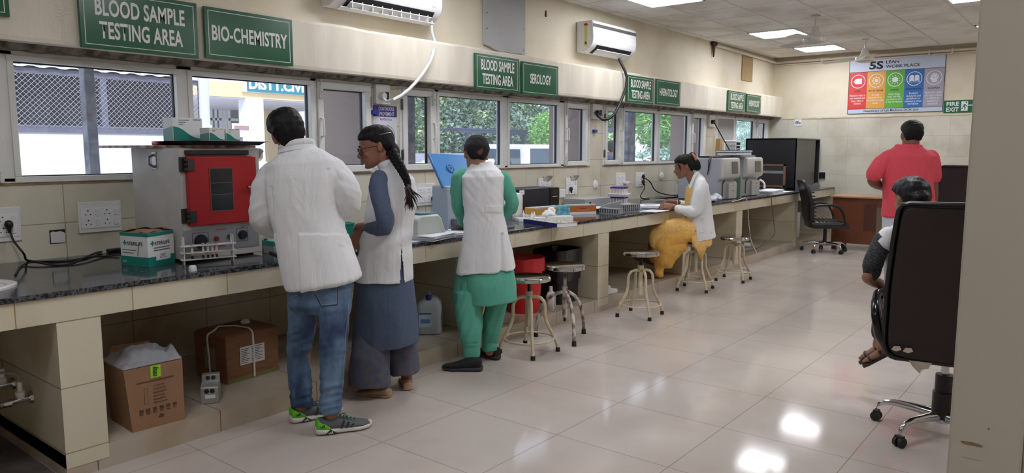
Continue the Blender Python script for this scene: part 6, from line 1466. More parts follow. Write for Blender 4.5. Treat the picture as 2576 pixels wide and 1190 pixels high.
for (hu, hv, tu, tv) in ((796, 1093, 922, 1074), (733, 1064, 842, 1040)):
    hp_, tp = on(hu, hv, z=0), on(tu, tv, z=0)
    tp = hp_ + (tp - hp_).normalized() * .285
    sh, sec, H_, D_, S_, L_ = low_shoe(man, hp_, tp, (tr_white, tr_grey), .085, .052, .036, 'trainer')
    MB().loft([sec(-.004, .030, .024, .082), sec(.04, .0405, .022, .084), sec(.14, .0418, .022, .074), sec(.22, .0415, .022, .050), sec(.25, .0412, .024, .030)]).build('heel_patch', tr_green, sh, smooth=60, world=True)
    for q in range(3):
        x = .40 + .085 * q; w0 = .0475 + .0018 * q; m = MB()
        a, b_ = H_ + D_ * (x * L_), H_ + D_ * ((x + .055) * L_)
        for s in (1, -1): m.add([a + S_ * s * (w0 + .0015) + V(0, 0, .030), a + D_ * .011 + S_ * s * (w0 + .002) + V(0, 0, .030), b_ + D_ * .011 + S_ * s * (w0 - .003) + V(0, 0, .068 - .011 * q), b_ + S_ * s * (w0 - .003) + V(0, 0, .074 - .012 * q)], [(0, 1, 2, 3)])
        m.build('side_stripe', tr_blk, sh, world=True)
    m = MB()
    for q in range(5):
        x = .44 + .065 * q; z = .084 - .0075 * q; a = H_ + D_ * (x * L_); m.tube([a + S_ * .026 + V(0, 0, z - .006), a + V(0, 0, z + .006), a - S_ * .026 + V(0, 0, z - .006)], .0032, 6)
    m.tube([H_ + D_ * (.46 * L_) + V(0, 0, .09), H_ + D_ * (.50 * L_) + S_ * .02 + V(0, 0, .10), H_ + D_ * (.53 * L_) + S_ * .035 + V(0, 0, .088)], .0028, 6)
    m.build('lace', mat('green lace', (90, 128, 96), 0.8), sh, world=True)
    m = MB(); a = H_ + D_ * (.24 * L_) + S_ * (.0438)
    m.prism([(-.032, 0), (.034, 0), (-.004, .026)], a + V(0, 0, .006), D_, V(0, 0, 1), S_ * .0012); m.build('sole_badge', tr_blk, sh, world=True)
    m = MB()
    for q in range(3): m.prism([(-.012 + .008 * q, 0), (-.006 + .008 * q, 0), (-.009 + .008 * q, .005 + .004 * q), (-.015 + .008 * q, .005 + .004 * q)], a + V(0, 0, .009), D_, V(0, 0, 1), S_ * .0018)
    m.build('sole_badge', tr_white, sh, world=True)
    m = MB(); a = H_ + D_ * (.10 * L_) + S_ * .0425
    for q in range(3): m.prism([(-.012 + .008 * q, 0), (-.006 + .008 * q, 0), (-.009 + .008 * q, .006 + .004 * q), (-.015 + .008 * q, .006 + .004 * q)], a + V(0, 0, .046), D_, V(0, 0, 1), S_ * .002)
    m.build('heel_badge', tr_blk, sh, world=True)

# ------------------------------------------------------------------ woman with long braid and glasses
skin2 = skinm('skin warm brown', (142, 96, 76))
P2 = Plane((-3.26, 2.90, 0)); B2 = V(-3.26, 2.90, 0)
b = MB(); hc = P2(946, 369, 0); fw = -RT * .93 - FH * .30 - V(0, 0, .28); Mh = frame(fw, V(0, 0, 1) + RT * -.05); hs = .98
head(b, hc, Mh, hs)
limb(b, P2, [(975, 425, .0, .052), (970, 408, 0, .047), (962, 390, .0, .050)])
b.loft([ringP(P2, 948, 438, 1015, 430, 0, .06), ringP(P2, 936, 465, 1036, 455, 0, .085), ringP(P2, 930, 530, 1038, 525, 0, .09), ringP(P2, 920, 600, 1024, 600, 0, .09), ringP(P2, 910, 690, 1030, 690, 0, .10), ringP(P2, 915, 730, 1030, 730, 0, .09)])
limb(b, P2, [(950, 458, -.10, .044), (960, 510, -.13, .040), (970, 558, -.13, .038), (966, 570, -.11, .037), (930, 572, -.05, .032), (904, 571, -.01, .026), (900, 574, -.005, .025)])
hand(b, P2(900, 577, -.005), V(0, 0, -1) - RT * .10 + FH * .02, -RT * .1 + FH, -1, .22, .92)
limb(b, P2, [(1012, 455, .10, .044), (985, 520, .16, .038), (950, 560, .22, .034), (925, 578, .26, .026)]); hand(b, P2(922, 580, .27), -RT + V(0, 0, -.3), V(0, 0, -1), 1, .4, .92)
limb(b, P2, [(945, 740, -.0, .07), (945, 860, -.03, .05), (955, 960, -.05, .036), (965, 985, -.05, .034)]); limb(b, P2, [(1000, 740, .06, .08), (1010, 850, .10, .055), (1022, 940, .12, .036), (1024, 965, .12, .034)])
girl = person('woman with long black braid and glasses in white sleeveless coat over grey-blue dress', b, skin2, B2, .0048, 3)
# hair: swept back into a braid
hb = MB(); HW = [(-.060, .050, -.052, -.080), (-.035, .066, -.034, -.100), (-.012, .0745, -.008, -.110), (.006, .078, .026, -.115), (.022, .0785, .050, -.117), (.038, .0795, .068, -.118), (.052, .080, .083, -.117), (.070, .0785, .091, -.111), (.090, .070, .083, -.100), (.110, .056, .058, -.072), (.124, .024, .026, -.034)]
sections(hb, HW, hc, Mh, hs * 1.02)
hb.ell(hc + Mh @ V(0, -.085, -.050), .050, .042, .055, 16, 12, Mh)
cloth(hb, 'hair', hair_m, girl, .005, 3, lambda p: .0025 * N3((p.x * 50, p.y * 50, p.z * 14)))
bp = sub([tuple(P2(u, v, d)) + (r,) for u, v, d, r in ((984, 380, -.02, .034), (994, 398, -.06, .032), (1004, 415, -.10, .029), (1014, 433, -.12, .026), (1022, 450, -.13, .023), (1027, 467, -.13, .019))], 12)
br = MB(); n_ = len(bp)
for k in range(3):
    pts, rad = [], []
    for i, q in enumerate(bp):
        a = i / n_ * 2 * PI * 3.4 + k * 2 * PI / 3; w_ = q[3]; pts.append(V(*q[:3]) + RT * .72 * (w_ * .62 * math.sin(a)) + FH * (w_ * .42 * math.sin(2 * a)) + V(0, 0, .35 * w_ * .6 * math.sin(a))); rad.append(w_ * .56)
    br.tube(pts, rad, 10)
br.build('braid', hair_m, girl, smooth=60, world=True)
MB().tube([P2(1026, 463, -.13), P2(1028, 472, -.13)], .017, 12).build('hair_band', mat('grey hair band', (90, 92, 98), 0.6), girl, world=True, smooth=True)
m = MB(); rg = random.Random(5)
for k in range(70):
    o_ = V(rg.gauss(0, .006), rg.gauss(0, .006), 0); du = rg.gauss(0, 6); L_ = rg.uniform(.6, 1.08)
    if k > 62: du += rg.uniform(5, 14); L_ *= .7
    m.tube([P2(1027, 470, -.13) + o_, P2(1031 + du * .3, 470 + 24 * L_, -.14) + o_, P2(1032 + du * .8, 470 + 42 * L_, -.14) + o_ * 1.3, P2(1031 + du * 1.2, 470 + 57 * L_, -.135) + o_ * 1.4], [.0035, .004, .003, .001], 5)
m.build('braid_tail', mat('brown black hair end', (40, 26, 24), 0.5), girl, world=True, smooth=True)
q = lambda x, y, z: hc + Mh @ (V(x, y, z) * hs)
gl = MB()
for k in (-1, 1):
    gl.tube([q(k * .033 + .023 * math.cos(w), .108 - abs(math.cos(w)) * .002 - (.010 if k * math.cos(w) > .5 else 0), -.002 + .020 * math.sin(w)) for w in [2 * PI * j / 24 for j in range(24)]], .0018, 6, closed=True)
    gl.tube([q(k * .057, .098, .006), q(k * .074, .060, .008), q(k * .078, .0, .004), q(k * .076, -.02, -.006)], .0017, 6)
gl.tube([q(-.011, .112, .002), q(0, .114, .005), q(.011, .112, .002)], .0018, 6)
go = gl.build('spectacles', black_pl, girl, smooth=True, world=True)
gm = glassmat('spectacle lens', (232, 236, 240), 0.12, 0.12)
for k in (-1, 1):
    MB().add([q(k * .033 + .022 * math.cos(w), .1065, -.002 + .019 * math.sin(w)) for w in [2 * PI * j / 20 for j in range(20)]], [tuple(range(20))]).build('lens', gm, go, world=True)
eye_m = mat('eye white', (214, 208, 200), 0.3); iris = mat('dark iris', (22, 14, 12), 0.2); lash = mat('lash and brow', (26, 18, 18), 0.6); lipm = mat('lips', (130, 70, 66), 0.45)
def eyes(par, q, s=1.0, closed=.4):
    for k in (-1, 1):
        MB().ell(q(k * .030, .0885, -.003), .0105 * s, .006 * s, .0042 * s, 12, 8, None).build('eye', eye_m, par, smooth=True, world=True)
        MB().ell(q(k * .030, .0925, -.003), .0042 * s, .0042 * s, .004 * s, 10, 8).build('iris', iris, par, smooth=True, world=True)
        MB().tube([q(k * .016, .0915, .001), q(k * .030, .0955, .003), q(k * .044, .088, .000)], .0017 * s, 6).build('eyelash', lash, par, world=True, smooth=True)
        MB().tube([q(k * .013, .0945, .022), q(k * .030, .0960, .029), q(k * .048, .084, .024)], [.0026 * s, .003 * s, .0015 * s], 6).build('eyebrow', lash, par, world=True, smooth=True)
    MB().tube([q(-.020, .0975, -.059), q(0, .1055, -.057), q(.020, .0975, -.059)], [.002, .0042, .002], 8).build('lip', lipm, par, world=True, smooth=True)
    MB().tube([q(-.017, .096, -.069), q(0, .1040, -.071), q(.017, .096, -.069)], [.002, .005, .002], 8).build('lip', lipm, par, world=True, smooth=True)
eyes(girl, q, hs)
gold = mat('gold earring', (212, 176, 110), 0.25, 1.0)
for k in (-1, 1):
    m = MB(); m.ell(q(k * .082, -.008, -.044), .0045, .0045, .0045, 10, 8); m.tube([q(k * .083, -.008 + .006 * math.cos(w), -.053 + .006 * math.sin(w)) for w in [2 * PI * j / 12 for j in range(12)]], .0014, 6, closed=True); m.build('earring', gold, girl, world=True, smooth=True)
MB().tube([q(-.080, -.03, .062), q(-.076, -.07, .058), q(-.055, -.10, .055)], .0035, 6).build('hair_clip', mat('silver clip', (130, 132, 140), 0.3, 0.8), girl, world=True, smooth=True)
dress = mat('grey blue chambray', (82, 96, 120), 0.9, var=0.18, vscale=60, stretch=(1, 1, 8)); crease(dress, 8, .5)
c = MB()
c.loft([ringP(P2, 958, 426, 996, 410, 0, .052), ringP(P2, 944, 440, 1020, 428, 0, .085), ringP(P2, 932, 462, 1042, 448, .01, .105), ringP(P2, 927, 490, 1050, 484, .01, .115), ringP(P2, 922, 520, 1047, 520, .01, .115), ringP(P2, 917, 550, 1041, 550, .01, .115), ringP(P2, 909, 600, 1035, 600, .01, .115), ringP(P2, 900, 642, 1036, 642, .01, .122), ringP(P2, 896, 690, 1038, 686, .01, .130), ringP(P2, 895, 708, 1038, 704, .01, .135)])
c.tube([P2(977 + 21 * math.cos(w), 414 - 8 * math.cos(w), 0) + FH * .054 * math.sin(w) + V(0, 0, .004) for w in [2 * PI * j / 24 for j in range(24)]], .014, 8, closed=True, flat=1.6, up=V(0, 0, 1))
def d2(p):
    u, v = pix(p); r, d, z = rel(P2, p); k = folds(.008, (10, 10, 2.0), .0035, 18, 3.0)(p)
    if d < 0.03:
        k += .006 * math.sin((v + u * .55) * .11) * math.exp(-((v - 610) / 40) ** 2)
        k += .004 * math.exp(-((u - (1012 - (v - 600) * .02)) / 3) ** 2) * (1 if v < 620 else 0)
    return k
def cut2(p, nrm):
    u, v = pix(p); r, d, z = rel(P2, p)
    if d > .02: return False
    if v > 622 and (1009.5 - (v - 622) * .035) < u < (1010.5 + (v - 622) * .085): return True       # open back slit
    return False
cloth(c, 'sleeveless_coat', cloth_w, girl, .0055, 4, d2, cut2)
s_ = MB(); limb(s_, P2, [(956, 448, -.075, .050), (952, 470, -.105, .054), (959, 512, -.135, .050), (969, 552, -.135, .050), (966, 571, -.12, .049), (946, 574, -.08, .045), (932, 575, -.05, .042)])
limb(s_, P2, [(1012, 452, .10, .05), (990, 515, .16, .044), (960, 552, .21, .042), (945, 565, .235, .04)])
cloth(s_, 'dress_sleeve', dress, girl, .006, 3, folds(.005, (16, 16, 12), .004, 26))
k_ = MB(); k_.loft([ringP(P2, 912, 600, 1024, 600, .01, .098), ringP(P2, 900, 690, 1034, 688, .01, .118), ringP(P2, 894, 760, 1042, 752, .01, .13), ringP(P2, 888, 820, 1048, 806, .01, .138), ringP(P2, 886, 882, 1051, 858, .01, .142)])
def d2k(p): return folds(.016, (8, 8, .9), .003, 18, 1.0)(p)
cloth(k_, 'dress_skirt', dress, girl, .0065, 3, d2k)
pal = mat('printed grey palazzo', (80, 86, 108), 0.9, col2=(98, 92, 100), vscale=30, bump=0.1, bscale=200)
t_ = MB(); t_.loft([ringP(P2, 900, 800, 970, 800, -.01, .06), ringP(P2, 893, 850, 975, 850, -.03, .085), ringP(P2, 885, 890, 978, 892, -.05, .11), ringP(P2, 880, 930, 979, 934, -.05, .12), ringP(P2, 878, 962, 981, 967, -.05, .125)])
t_.loft([ringP(P2, 970, 820, 1042, 815, .08, .085), ringP(P2, 976, 870, 1048, 868, .09, .09), ringP(P2, 980, 910, 1053, 908, .10, .095), ringP(P2, 981, 938, 1056, 933, .10, .10)])
cloth(t_, 'palazzo_trousers', pal, girl, .0065, 3, folds(.013, (9, 9, 1.2), .002, 20, 6.0))
tan = mat('tan flat shoe', (176, 146, 118), 0.6, var=0.15, vscale=30)
a_, b_ = on(982, 1000, z=0), on(904, 992, z=0); low_shoe(girl, a_, a_ + (b_ - a_).normalized() * .225, (tan, tan), .055, .038, .014, 'flat_shoe')
a_, b_ = on(1026, 983, z=0), on(1012, 950, z=0); low_shoe(girl, a_, a_ + (b_ - a_).normalized() * .225, (tan, tan), .055, .038, .014, 'flat_shoe')
MB().tube([P2(900, 573, -.005) + RT * .030 * math.cos(w) * .9 + FH * .028 * math.sin(w) + V(0, 0, .012 * math.cos(w)) for w in [2 * PI * j / 20 for j in range(20)]], .0028, 6, closed=True).build('wrist_thread', black_pl, girl, world=True, smooth=True)
# ------------------------------------------------------------------ person in green suit, white sleeveless coat and black cap
P3 = Plane((-3.25, 3.66, 0)); B3 = V(-3.25, 3.66, 0); skin3 = skinm('skin tan', (156, 112, 88))
b = MB(); hc = P3(1198, 392, .09); fw = FH * .80 - RT * .18 - V(0, 0, .62); Mh = frame(fw, V(0, 0, .85) + FH * .5); head(b, hc, Mh, .98)
limb(b, P3, [(1206, 430, .0, .050), (1202, 415, .03, .047), (1199, 403, .06, .050)])
b.loft([ringP(P3, 1180, 432, 1244, 432, 0, .06), ringP(P3, 1162, 450, 1266, 455, 0, .085), ringP(P3, 1170, 520, 1260, 520, 0, .09), ringP(P3, 1168, 590, 1268, 590, 0, .095), ringP(P3, 1165, 680, 1280, 680, 0, .11), ringP(P3, 1170, 720, 1280, 720, 0, .10)])
limb(b, P3, [(1160, 445, 0, .042), (1152, 490, .03, .036), (1160, 535, .10, .034), (1172, 562, .24, .026)]); hand(b, P3(1173, 563, .25), FH * .8 + RT * .4 - V(0, 0, .1), V(0, 0, -1), 1, .4, .92)
limb(b, P3, [(1264, 455, 0, .042), (1281, 490, .01, .036), (1292, 516, .04, .034), (1276, 535, .16, .030), (1262, 540, .27, .025)]); hand(b, P3(1260, 541, .28), FH * .8 - RT * .5, V(0, 0, -1), -1, .4, .92)
limb(b, P3, [(1195, 740, .0, .075), (1190, 820, -.04, .048), (1186, 880, -.05, .036), (1186, 905, -.05, .034)]); limb(b, P3, [(1255, 740, .06, .075), (1245, 810, .10, .046), (1233, 870, .12, .036), (1232, 885, .12, .034)])
green = person('person in green suit with black cap bending over the worktop, back turned', b, skin3, B3, .006)
cap_m = mat('black knit cap', (22, 18, 22), 0.9, bump=0.3, bscale=220)
hb = MB(); CAP = [(-.070, .050, -.046, -.080), (-.04, .068, -.034, -.102), (-.005, .078, -.022, -.116), (.022, .083, .020, -.121), (.040, .085, .098, -.122), (.064, .084, .106, -.120), (.094, .075, .092, -.106), (.116, .055, .058, -.078), (.131, .022, .026, -.034)]
sections(hb, CAP, hc, Mh, 1.0); cloth(hb, 'cap', cap_m, green, .005, 3, lambda p: .003 * N3(p, 40))
bpy.context.view_layer.update()
cap_o = [c for c in green.children if c.name.startswith('cap')][0]
pp = [on_cloth(cap_o, None, u, v, .007) for u, v in ((1199, 383), (1203, 379), (1210, 375), (1213, 374), (1214, 382), (1211, 388), (1205, 390))]
pp = [p for p in pp if p is not None]
if len(pp) > 3: MB().add(pp, [tuple(range(len(pp)))]).build('cap_patch', mat('dusky red patch', (96, 54, 54), 0.8), cap_o, world=True)
c = MB()
c.loft([ringP(P3, 1186, 411, 1236, 406, .04, .055), ringP(P3, 1180, 420, 1246, 416, .03, .075), ringP(P3, 1170, 430, 1256, 426, .01, .095), ringP(P3, 1159, 446, 1272, 444, 0, .112), ringP(P3, 1163, 492, 1267, 490, 0, .12), ringP(P3, 1168, 540, 1267, 540, 0, .12), ringP(P3, 1165, 590, 1278, 586, 0, .125), ringP(P3, 1155, 640, 1291, 632, 0, .14), ringP(P3, 1146, 686, 1299, 674, 0, .155)])
def d3(p):
    u, v = pix(p); r, d, z = rel(P3, p); k = folds(.009, (10, 10, 1.8), .004, 18, 7.0)(p)
    if d < .02:
        k += .006 * noise.noise(V((u - v * .8) * .055, (u + v) * .012, 2)) * (1 if v < 560 else .2)
        e = 1264 + (v - 586) * .03; w_ = max(0, (v - 586) / 90)
        if v > 586: k -= .018 * math.exp(-((u - e + 5 * w_) / (2.0 + 4.0 * w_)) ** 2)
        if 517 < v < 535 and 1221 < u < 1262: k += .006
    return k * (.2 if v < 428 else 1)
cloth(c, 'sleeveless_coat', cloth_w, green, .006, 4, d3)
gm_ = mat('sea green cotton', (92, 172, 150), 0.9, var=0.06, vscale=10); crease(gm_, 9, .6)
s_ = MB(); limb(s_, P3, [(1166, 438, .0, .046), (1154, 455, -.01, .052), (1151, 492, .02, .048), (1157, 532, .09, .046), (1168, 558, .20, .038)])
limb(s_, P3, [(1262, 446, .0, .048), (1275, 470, 0, .050), (1285, 497, .01, .046), (1289, 514, .03, .046), (1276, 532, .14, .042), (1266, 538, .22, .036)])
cloth(s_, 'suit_sleeve', gm_, green, .006, 3, folds(.006, (18, 18, 12), .004, 28, 2))
k_ = MB(); k_.loft([ringP(P3, 1168, 620, 1280, 620, 0, .11), ringP(P3, 1156, 680, 1292, 674, 0, .135), ringP(P3, 1168, 718, 1299, 712, -.01, .145), ringP(P3, 1178, 764, 1302, 752, -.01, .15)])
k_.loft([ringP(P3, 1150, 650, 1210, 650, .03, .10), ringP(P3, 1143, 700, 1200, 700, .04, .11), ringP(P3, 1139, 756, 1196, 760, .05, .11)])
cloth(k_, 'suit_tunic', gm_, green, .0065, 3, folds(.010, (10, 10, 1.0), .003, 22, 5))
t_ = MB(); t_.loft([ringP(P3, 1152, 660, 1280, 660, .01, .10), ringP(P3, 1146, 710, 1290, 706, .01, .115), ringP(P3, 1150, 752, 1285, 748, .01, .10)])
leg2 = lambda rows: t_.loft([ringP(P3, a, v, c_, v, d, h, 28, .9) for a, c_, v, d, h in rows])
leg2([(1143, 1215, 730, -.01, .11), (1143, 1212, 770, -.02, .105), (1146, 1214, 805, -.03, .095), (1152, 1214, 835, -.04, .085), (1160, 1211, 862, -.05, .070), (1163, 1208, 869, -.05, .060), (1163, 1207, 896, -.05, .058)])
leg2([(1215, 1285, 730, .05, .10), (1221, 1276, 762, .07, .095), (1214, 1268, 800, .09, .088), (1213, 1258, 838, .10, .075), (1213, 1252, 856, .12, .060), (1213, 1250, 880, .12, .056)])
def d3t(p):
    u, v = pix(p); k = folds(.006, (10, 10, 3), .003, 20, 9)(p)
    if v < 862: k += .010 * noise.noise(V((u + v * .35) * .09, v * .010, 6))
    if 862 < v < 868: k -= .003
    return k
cloth(t_, 'suit_trousers', gm_, green, .006, 2, d3t)
blk_shoe = mat('black slip shoe', (20, 20, 24), 0.7, bump=0.3, bscale=300); blk_sole = mat('dark grey sole', (48, 50, 54), 0.6)
a_, b_ = on(1212, 933, z=0), on(1108, 930, z=0); low_shoe(green, a_, a_ + (b_ - a_).normalized() * .265, (blk_sole, blk_shoe), .088, .046, .030, 'slip_shoe')
a_, b_ = on(1254, 906, z=0), on(1160, 880, z=0); low_shoe(green, a_, a_ + (b_ - a_).normalized() * .265, (blk_sole, blk_shoe), .088, .046, .030, 'slip_shoe')

# ------------------------------------------------------------------ seated woman in white coat and yellow suit
P4_ = Plane((-3.27, 7.15, 0)); B4 = V(-3.27, 7.15, 0)
b = MB(); hc = P4_(1722, 419, 0); fw = -RT * .97 + FH * .06 - V(0, 0, .26); Mh = frame(fw, V(0, 0, 1) - RT * .06); hs = .98; head(b, hc, Mh, hs)
limb(b, P4_, [(1745, 458, 0, .056), (1739, 447, 0, .048), (1732, 434, 0, .048)])
b.loft([ringP(P4_, 1736, 460, 1766, 456, 0, .08), ringP(P4_, 1733, 478, 1778, 474, 0, .13), ringP(P4_, 1732, 520, 1782, 516, 0, .12), ringP(P4_, 1730, 555, 1785, 555, 0, .13), ringP(P4_, 1728, 590, 1788, 588, 0, .15)])
for dd in (-.16, .14):
    k = -1 if dd < 0 else 1
    limb(b, P4_, [(1760, 468, dd, .046), (1754, 500, dd - .01, .042), (1748, 527, dd - .01, .040), (1722, 526, dd + .02, .034), (1692, 519, dd * .8 + .04, .025)] if k < 0 else [(1760, 468, dd, .046), (1752, 500, dd, .040), (1742, 520, dd, .038), (1720, 514, dd, .032), (1698, 510, dd - .02, .024)])
hand(b, P4_(1692, 519, -.09), -RT - V(0, 0, -.02) + FH * .05, FH * .8 - V(0, 0, .5), -1, .42, 1.0)
hand(b, P4_(1698, 510, .11), -RT + V(0, 0, -.05), -FH - V(0, 0, .4), 1, .42, .95)
limb(b, P4_, [(1768, 582, -.09, .075), (1700, 575, -.10, .068), (1658, 580, -.09, .052), (1662, 640, -.04, .046), (1656, 690, .03, .032), (1650, 700, .03, .030)])
limb(b, P4_, [(1768, 582, .09, .075), (1700, 575, .10, .068), (1655, 580, .10, .052), (1640, 620, .16, .044), (1636, 655, .22, .032)])
seated = person('woman seated on a stool in white coat and yellow suit reading papers', b, skin2, B4, .0055, 2)
q = lambda x, y, z: hc + Mh @ (V(x, y, z) * hs)
hb = MB(); sections(hb, HW, hc, Mh, hs * 1.03)
hb.ell(q(0, -.118, -.004), .050, .048, .060, 16, 12, Mh); hb.ell(q(0, -.125, -.035), .044, .040, .042, 14, 10, Mh); hb.ell(q(0, -.100, .085), .040, .045, .040, 14, 10, Mh)
hb.tube([q(-.076, .070, .045), q(-.080, .060, .015), q(-.075, .062, -.02), q(-.068, .058, -.045)], [.009, .008, .005, .002], 8, dome=True)
hb.tube([q(.076, .070, .045), q(.080, .060, .015), q(.075, .062, -.02)], [.009, .008, .004], 8, dome=True)
cloth(hb, 'hair', hair_m, seated, .0055, 2, lambda p: .003 * N3((p.x * 45, p.y * 45, p.z * 18)))
MB().tube([q(-.030, -.108, .105), q(-.044, -.120, .075), q(-.050, -.120, .045)], [.012, .020, .014], 8, dome=True, flat=.8).build('hair_clip', mat('orange clip', (196, 112, 60), 0.4), seated, world=True, smooth=True)
eyes(seated, q, hs)
c = MB()
c.loft([ringP(P4_, 1740, 440, 1758, 434, 0, .06), ringP(P4_, 1736, 452, 1772, 447, 0, .12), ringP(P4_, 1732, 468, 1780, 464, 0, .155), ringP(P4_, 1729, 500, 1786, 496, 0, .15), ringP(P4_, 1723, 540, 1790, 538, 0, .155), ringP(P4_, 1723, 575, 1794, 570, 0, .18), ringP(P4_, 1728, 608, 1797, 592, 0, .195)])
limb(c, P4_, [(1762, 458, -.13, .055), (1761, 482, -.175, .062), (1756, 508, -.185, .060), (1750, 530, -.19, .058), (1735, 532, -.18, .054), (1718, 528, -.165, .047), (1706, 526, -.155, .044)])
limb(c, P4_, [(1760, 458, .13, .055), (1758, 490, .17, .058), (1748, 520, .165, .054), (1726, 517, .15, .045), (1712, 514, .14, .042)])
def cut4(p, nrm):
    u, v = pix(p); r, d, z = rel(P4_, p)
    return abs(d) < .10 and u < 1729 + max(0, (470 - v)) * .35 and 440 < v < 580 and nrm.dot(RT) < -.2
cloth(c, 'lab_coat', cloth_w, seated, .006, 4, lambda p: folds(.008, (10, 10, 3), .004, 20, 11)(p), cut4)
cl = MB()                                                                           # lapel collar
for s in (-1, 1):
    rr = []
    for u, v, dd in ((1757, 431, .02), (1750, 432, .06), (1744, 440, .075), (1738, 455, .085), (1732, 470, .09)):
        o_ = P4_(u, v, dd * s); rr.append([o_, o_ + FH * s * .022 + RT * .01 + V(0, 0, -.012), o_ + FH * s * .024 + RT * .014 + V(0, 0, -.022), o_ + V(0, 0, -.006) + RT * .006])
    cl.loft(rr)
cl.build('collar', cloth_w, seated, smooth=60, world=True)
pk = MB(); bpy.context.view_layer.update(); co_ = [x for x in seated.children if x.name.startswith('lab_coat')][0]
pts = [(1744, 553), (1770, 548), (1772, 582), (1764, 586), (1744, 586)]; P_ = [on_cloth(co_, None, u, v, .005) for u, v in pts]
if all(p is not None for p in P_): pk.loft([P_, [p - FH * .004 for p in P_]]); pk.build('pocket', cloth_w, co_, world=True)
yel = mat('mustard yellow cotton', (238, 184, 92), 0.9, var=0.08, vscale=8); crease(yel, 8, .7, (1, 1, 1)); yelp = mat('dotted yellow cotton', (236, 182, 96), 0.9, col2=(242, 206, 140), vscale=75)
k_ = MB(); k_.loft([ringP(P4_, 1727, 470, 1770, 470, 0, .125), ringP(P4_, 1725, 520, 1770, 520, 0, .11), ringP(P4_, 1724, 560, 1776, 560, 0, .12)])
limb(k_, P4_, [(1758, 580, -.06, .085), (1720, 574, -.09, .10), (1680, 576, -.10, .098), (1654, 590, -.09, .080), (1650, 612, -.08, .066)]); limb(k_, P4_, [(1758, 580, .06, .085), (1710, 574, .09, .10), (1664, 578, .10, .088), (1648, 595, .12, .072)])
cloth(k_, 'printed_tunic', yelp, seated, .008, 4, folds(.010, (12, 12, 5), .004, 20, 3))
t_ = MB(); limb(t_, P4_, [(1756, 585, -.06, .085), (1715, 590, -.09, .105), (1672, 600, -.09, .105), (1668, 630, -.07, .095), (1664, 655, -.03, .078), (1660, 672, .0, .056), (1658, 692, .02, .046)])
limb(t_, P4_, [(1760, 585, .08, .10), (1705, 592, .08, .11), (1664, 606, .09, .09), (1655, 630, .13, .075), (1644, 650, .20, .05)])
t_.loft([ringP(P4_, 1655, 590, 1735, 596, -.05, .11), ringP(P4_, 1648, 625, 1725, 628, -.05, .10), ringP(P4_, 1650, 650, 1700, 652, -.03, .08), ringP(P4_, 1668, 676, 1690, 672, -.0, .05)])
def d4t(p):
    u, v = pix(p); return folds(.010, (10, 10, 6), .004, 20, 8)(p) + .012 * noise.noise(V((u - v * .2) * .035, (v - u * .25) * .06, 5))
cloth(t_, 'yellow_trousers', yel, seated, .008, 4, d4t)
m = MB(); rr = []                                                                   # hanging end of the tunic at the back
for k in range(9):
    s = k / 8; u0 = 1730 + 50 * s; rr.append([P4_(1738 + 52 * s, 590 - 6 * s, -.17), P4_(1742 + 50 * s + 2 * math.sin(k * 2), 618 - 4 * s, -.18 - .012 * math.sin(k * 2.2)), P4_(1752 + 34 * s, 622 + 38 * max(0, 1 - abs(s - .35) * 2.4), -.175 + .012 * math.sin(k * 2.2))])
g_ = [p for r in rr for p in r]; m.add(g_, [(3 * i + j, 3 * i + 3 + j, 3 * i + 4 + j, 3 * i + 1 + j) for i in range(8) for j in range(2)])
ho = m.build('tunic_corner', yelp, seated, smooth=60, world=True); so_ = ho.modifiers.new('s', 'SOLIDIFY'); so_.thickness = .004
maroon = mat('maroon shoe', (84, 40, 42), 0.45)
def raised_shoe(par, heel, toe, up_, mats, L, name):
    M = Matrix.Translation(heel) @ (Matrix(((toe - heel).normalized(), (toe - heel).normalized().cross(up_).normalized() * -1, (toe - heel).normalized().cross(up_).normalized().cross((toe - heel).normalized()))).transposed()).to_4x4()
    mb = MB(); sec = lambda x, w_, z0, z1, n=18: [M @ V(x * L, w_ * sgnp(math.cos(2 * PI * j / n), .8), (z0 + z1) / 2 + (z1 - z0) / 2 * sgnp(math.sin(2 * PI * j / n), .8)) for j in range(n)]
    mb.loft([sec(-.02, .02, .0, .05), sec(.06, .034, 0, .062), sec(.25, .036, 0, .06), sec(.5, .042, 0, .045), sec(.8, .042, 0, .034), sec(1.0, .016, .004, .022)]); return mb.build(name, mats, par, smooth=60, world=True)
h_ = P4_(1667, 705, .04); h_.z = PZ + .001; raised_shoe(seated, h_, h_ - RT * .2 - FH * .02, V(0, 0, 1), maroon, .225, 'flat_shoe')
h_ = P4_(1642, 668, .22); raised_shoe(seated, h_, h_ - RT * .2 + V(0, 0, .07), V(0, 0, 1), maroon, .225, 'flat_shoe')
MB().tube([P4_(1701, 521, -.10) + FH * .032 * math.cos(w) + V(0, 0, .030 * math.sin(w)) for w in [2 * PI * j / 18 for j in range(18)]], .006, 8, closed=True).build('wrist_watch', mat('dark watch', (50, 46, 50), 0.3, 0.5), seated, world=True, smooth=True)
for du, mm in ((0, mat('cream bangle', (222, 206, 170), 0.4)), (4, mat('dark thread', (40, 24, 32), 0.7))):
    MB().tube([P4_(1703 + du, 511, .115) + FH * .028 * math.cos(w) + V(0, 0, .028 * math.sin(w)) for w in [2 * PI * j / 18 for j in range(18)]], .004, 6, closed=True).build('bangle', mm, seated, world=True, smooth=True)

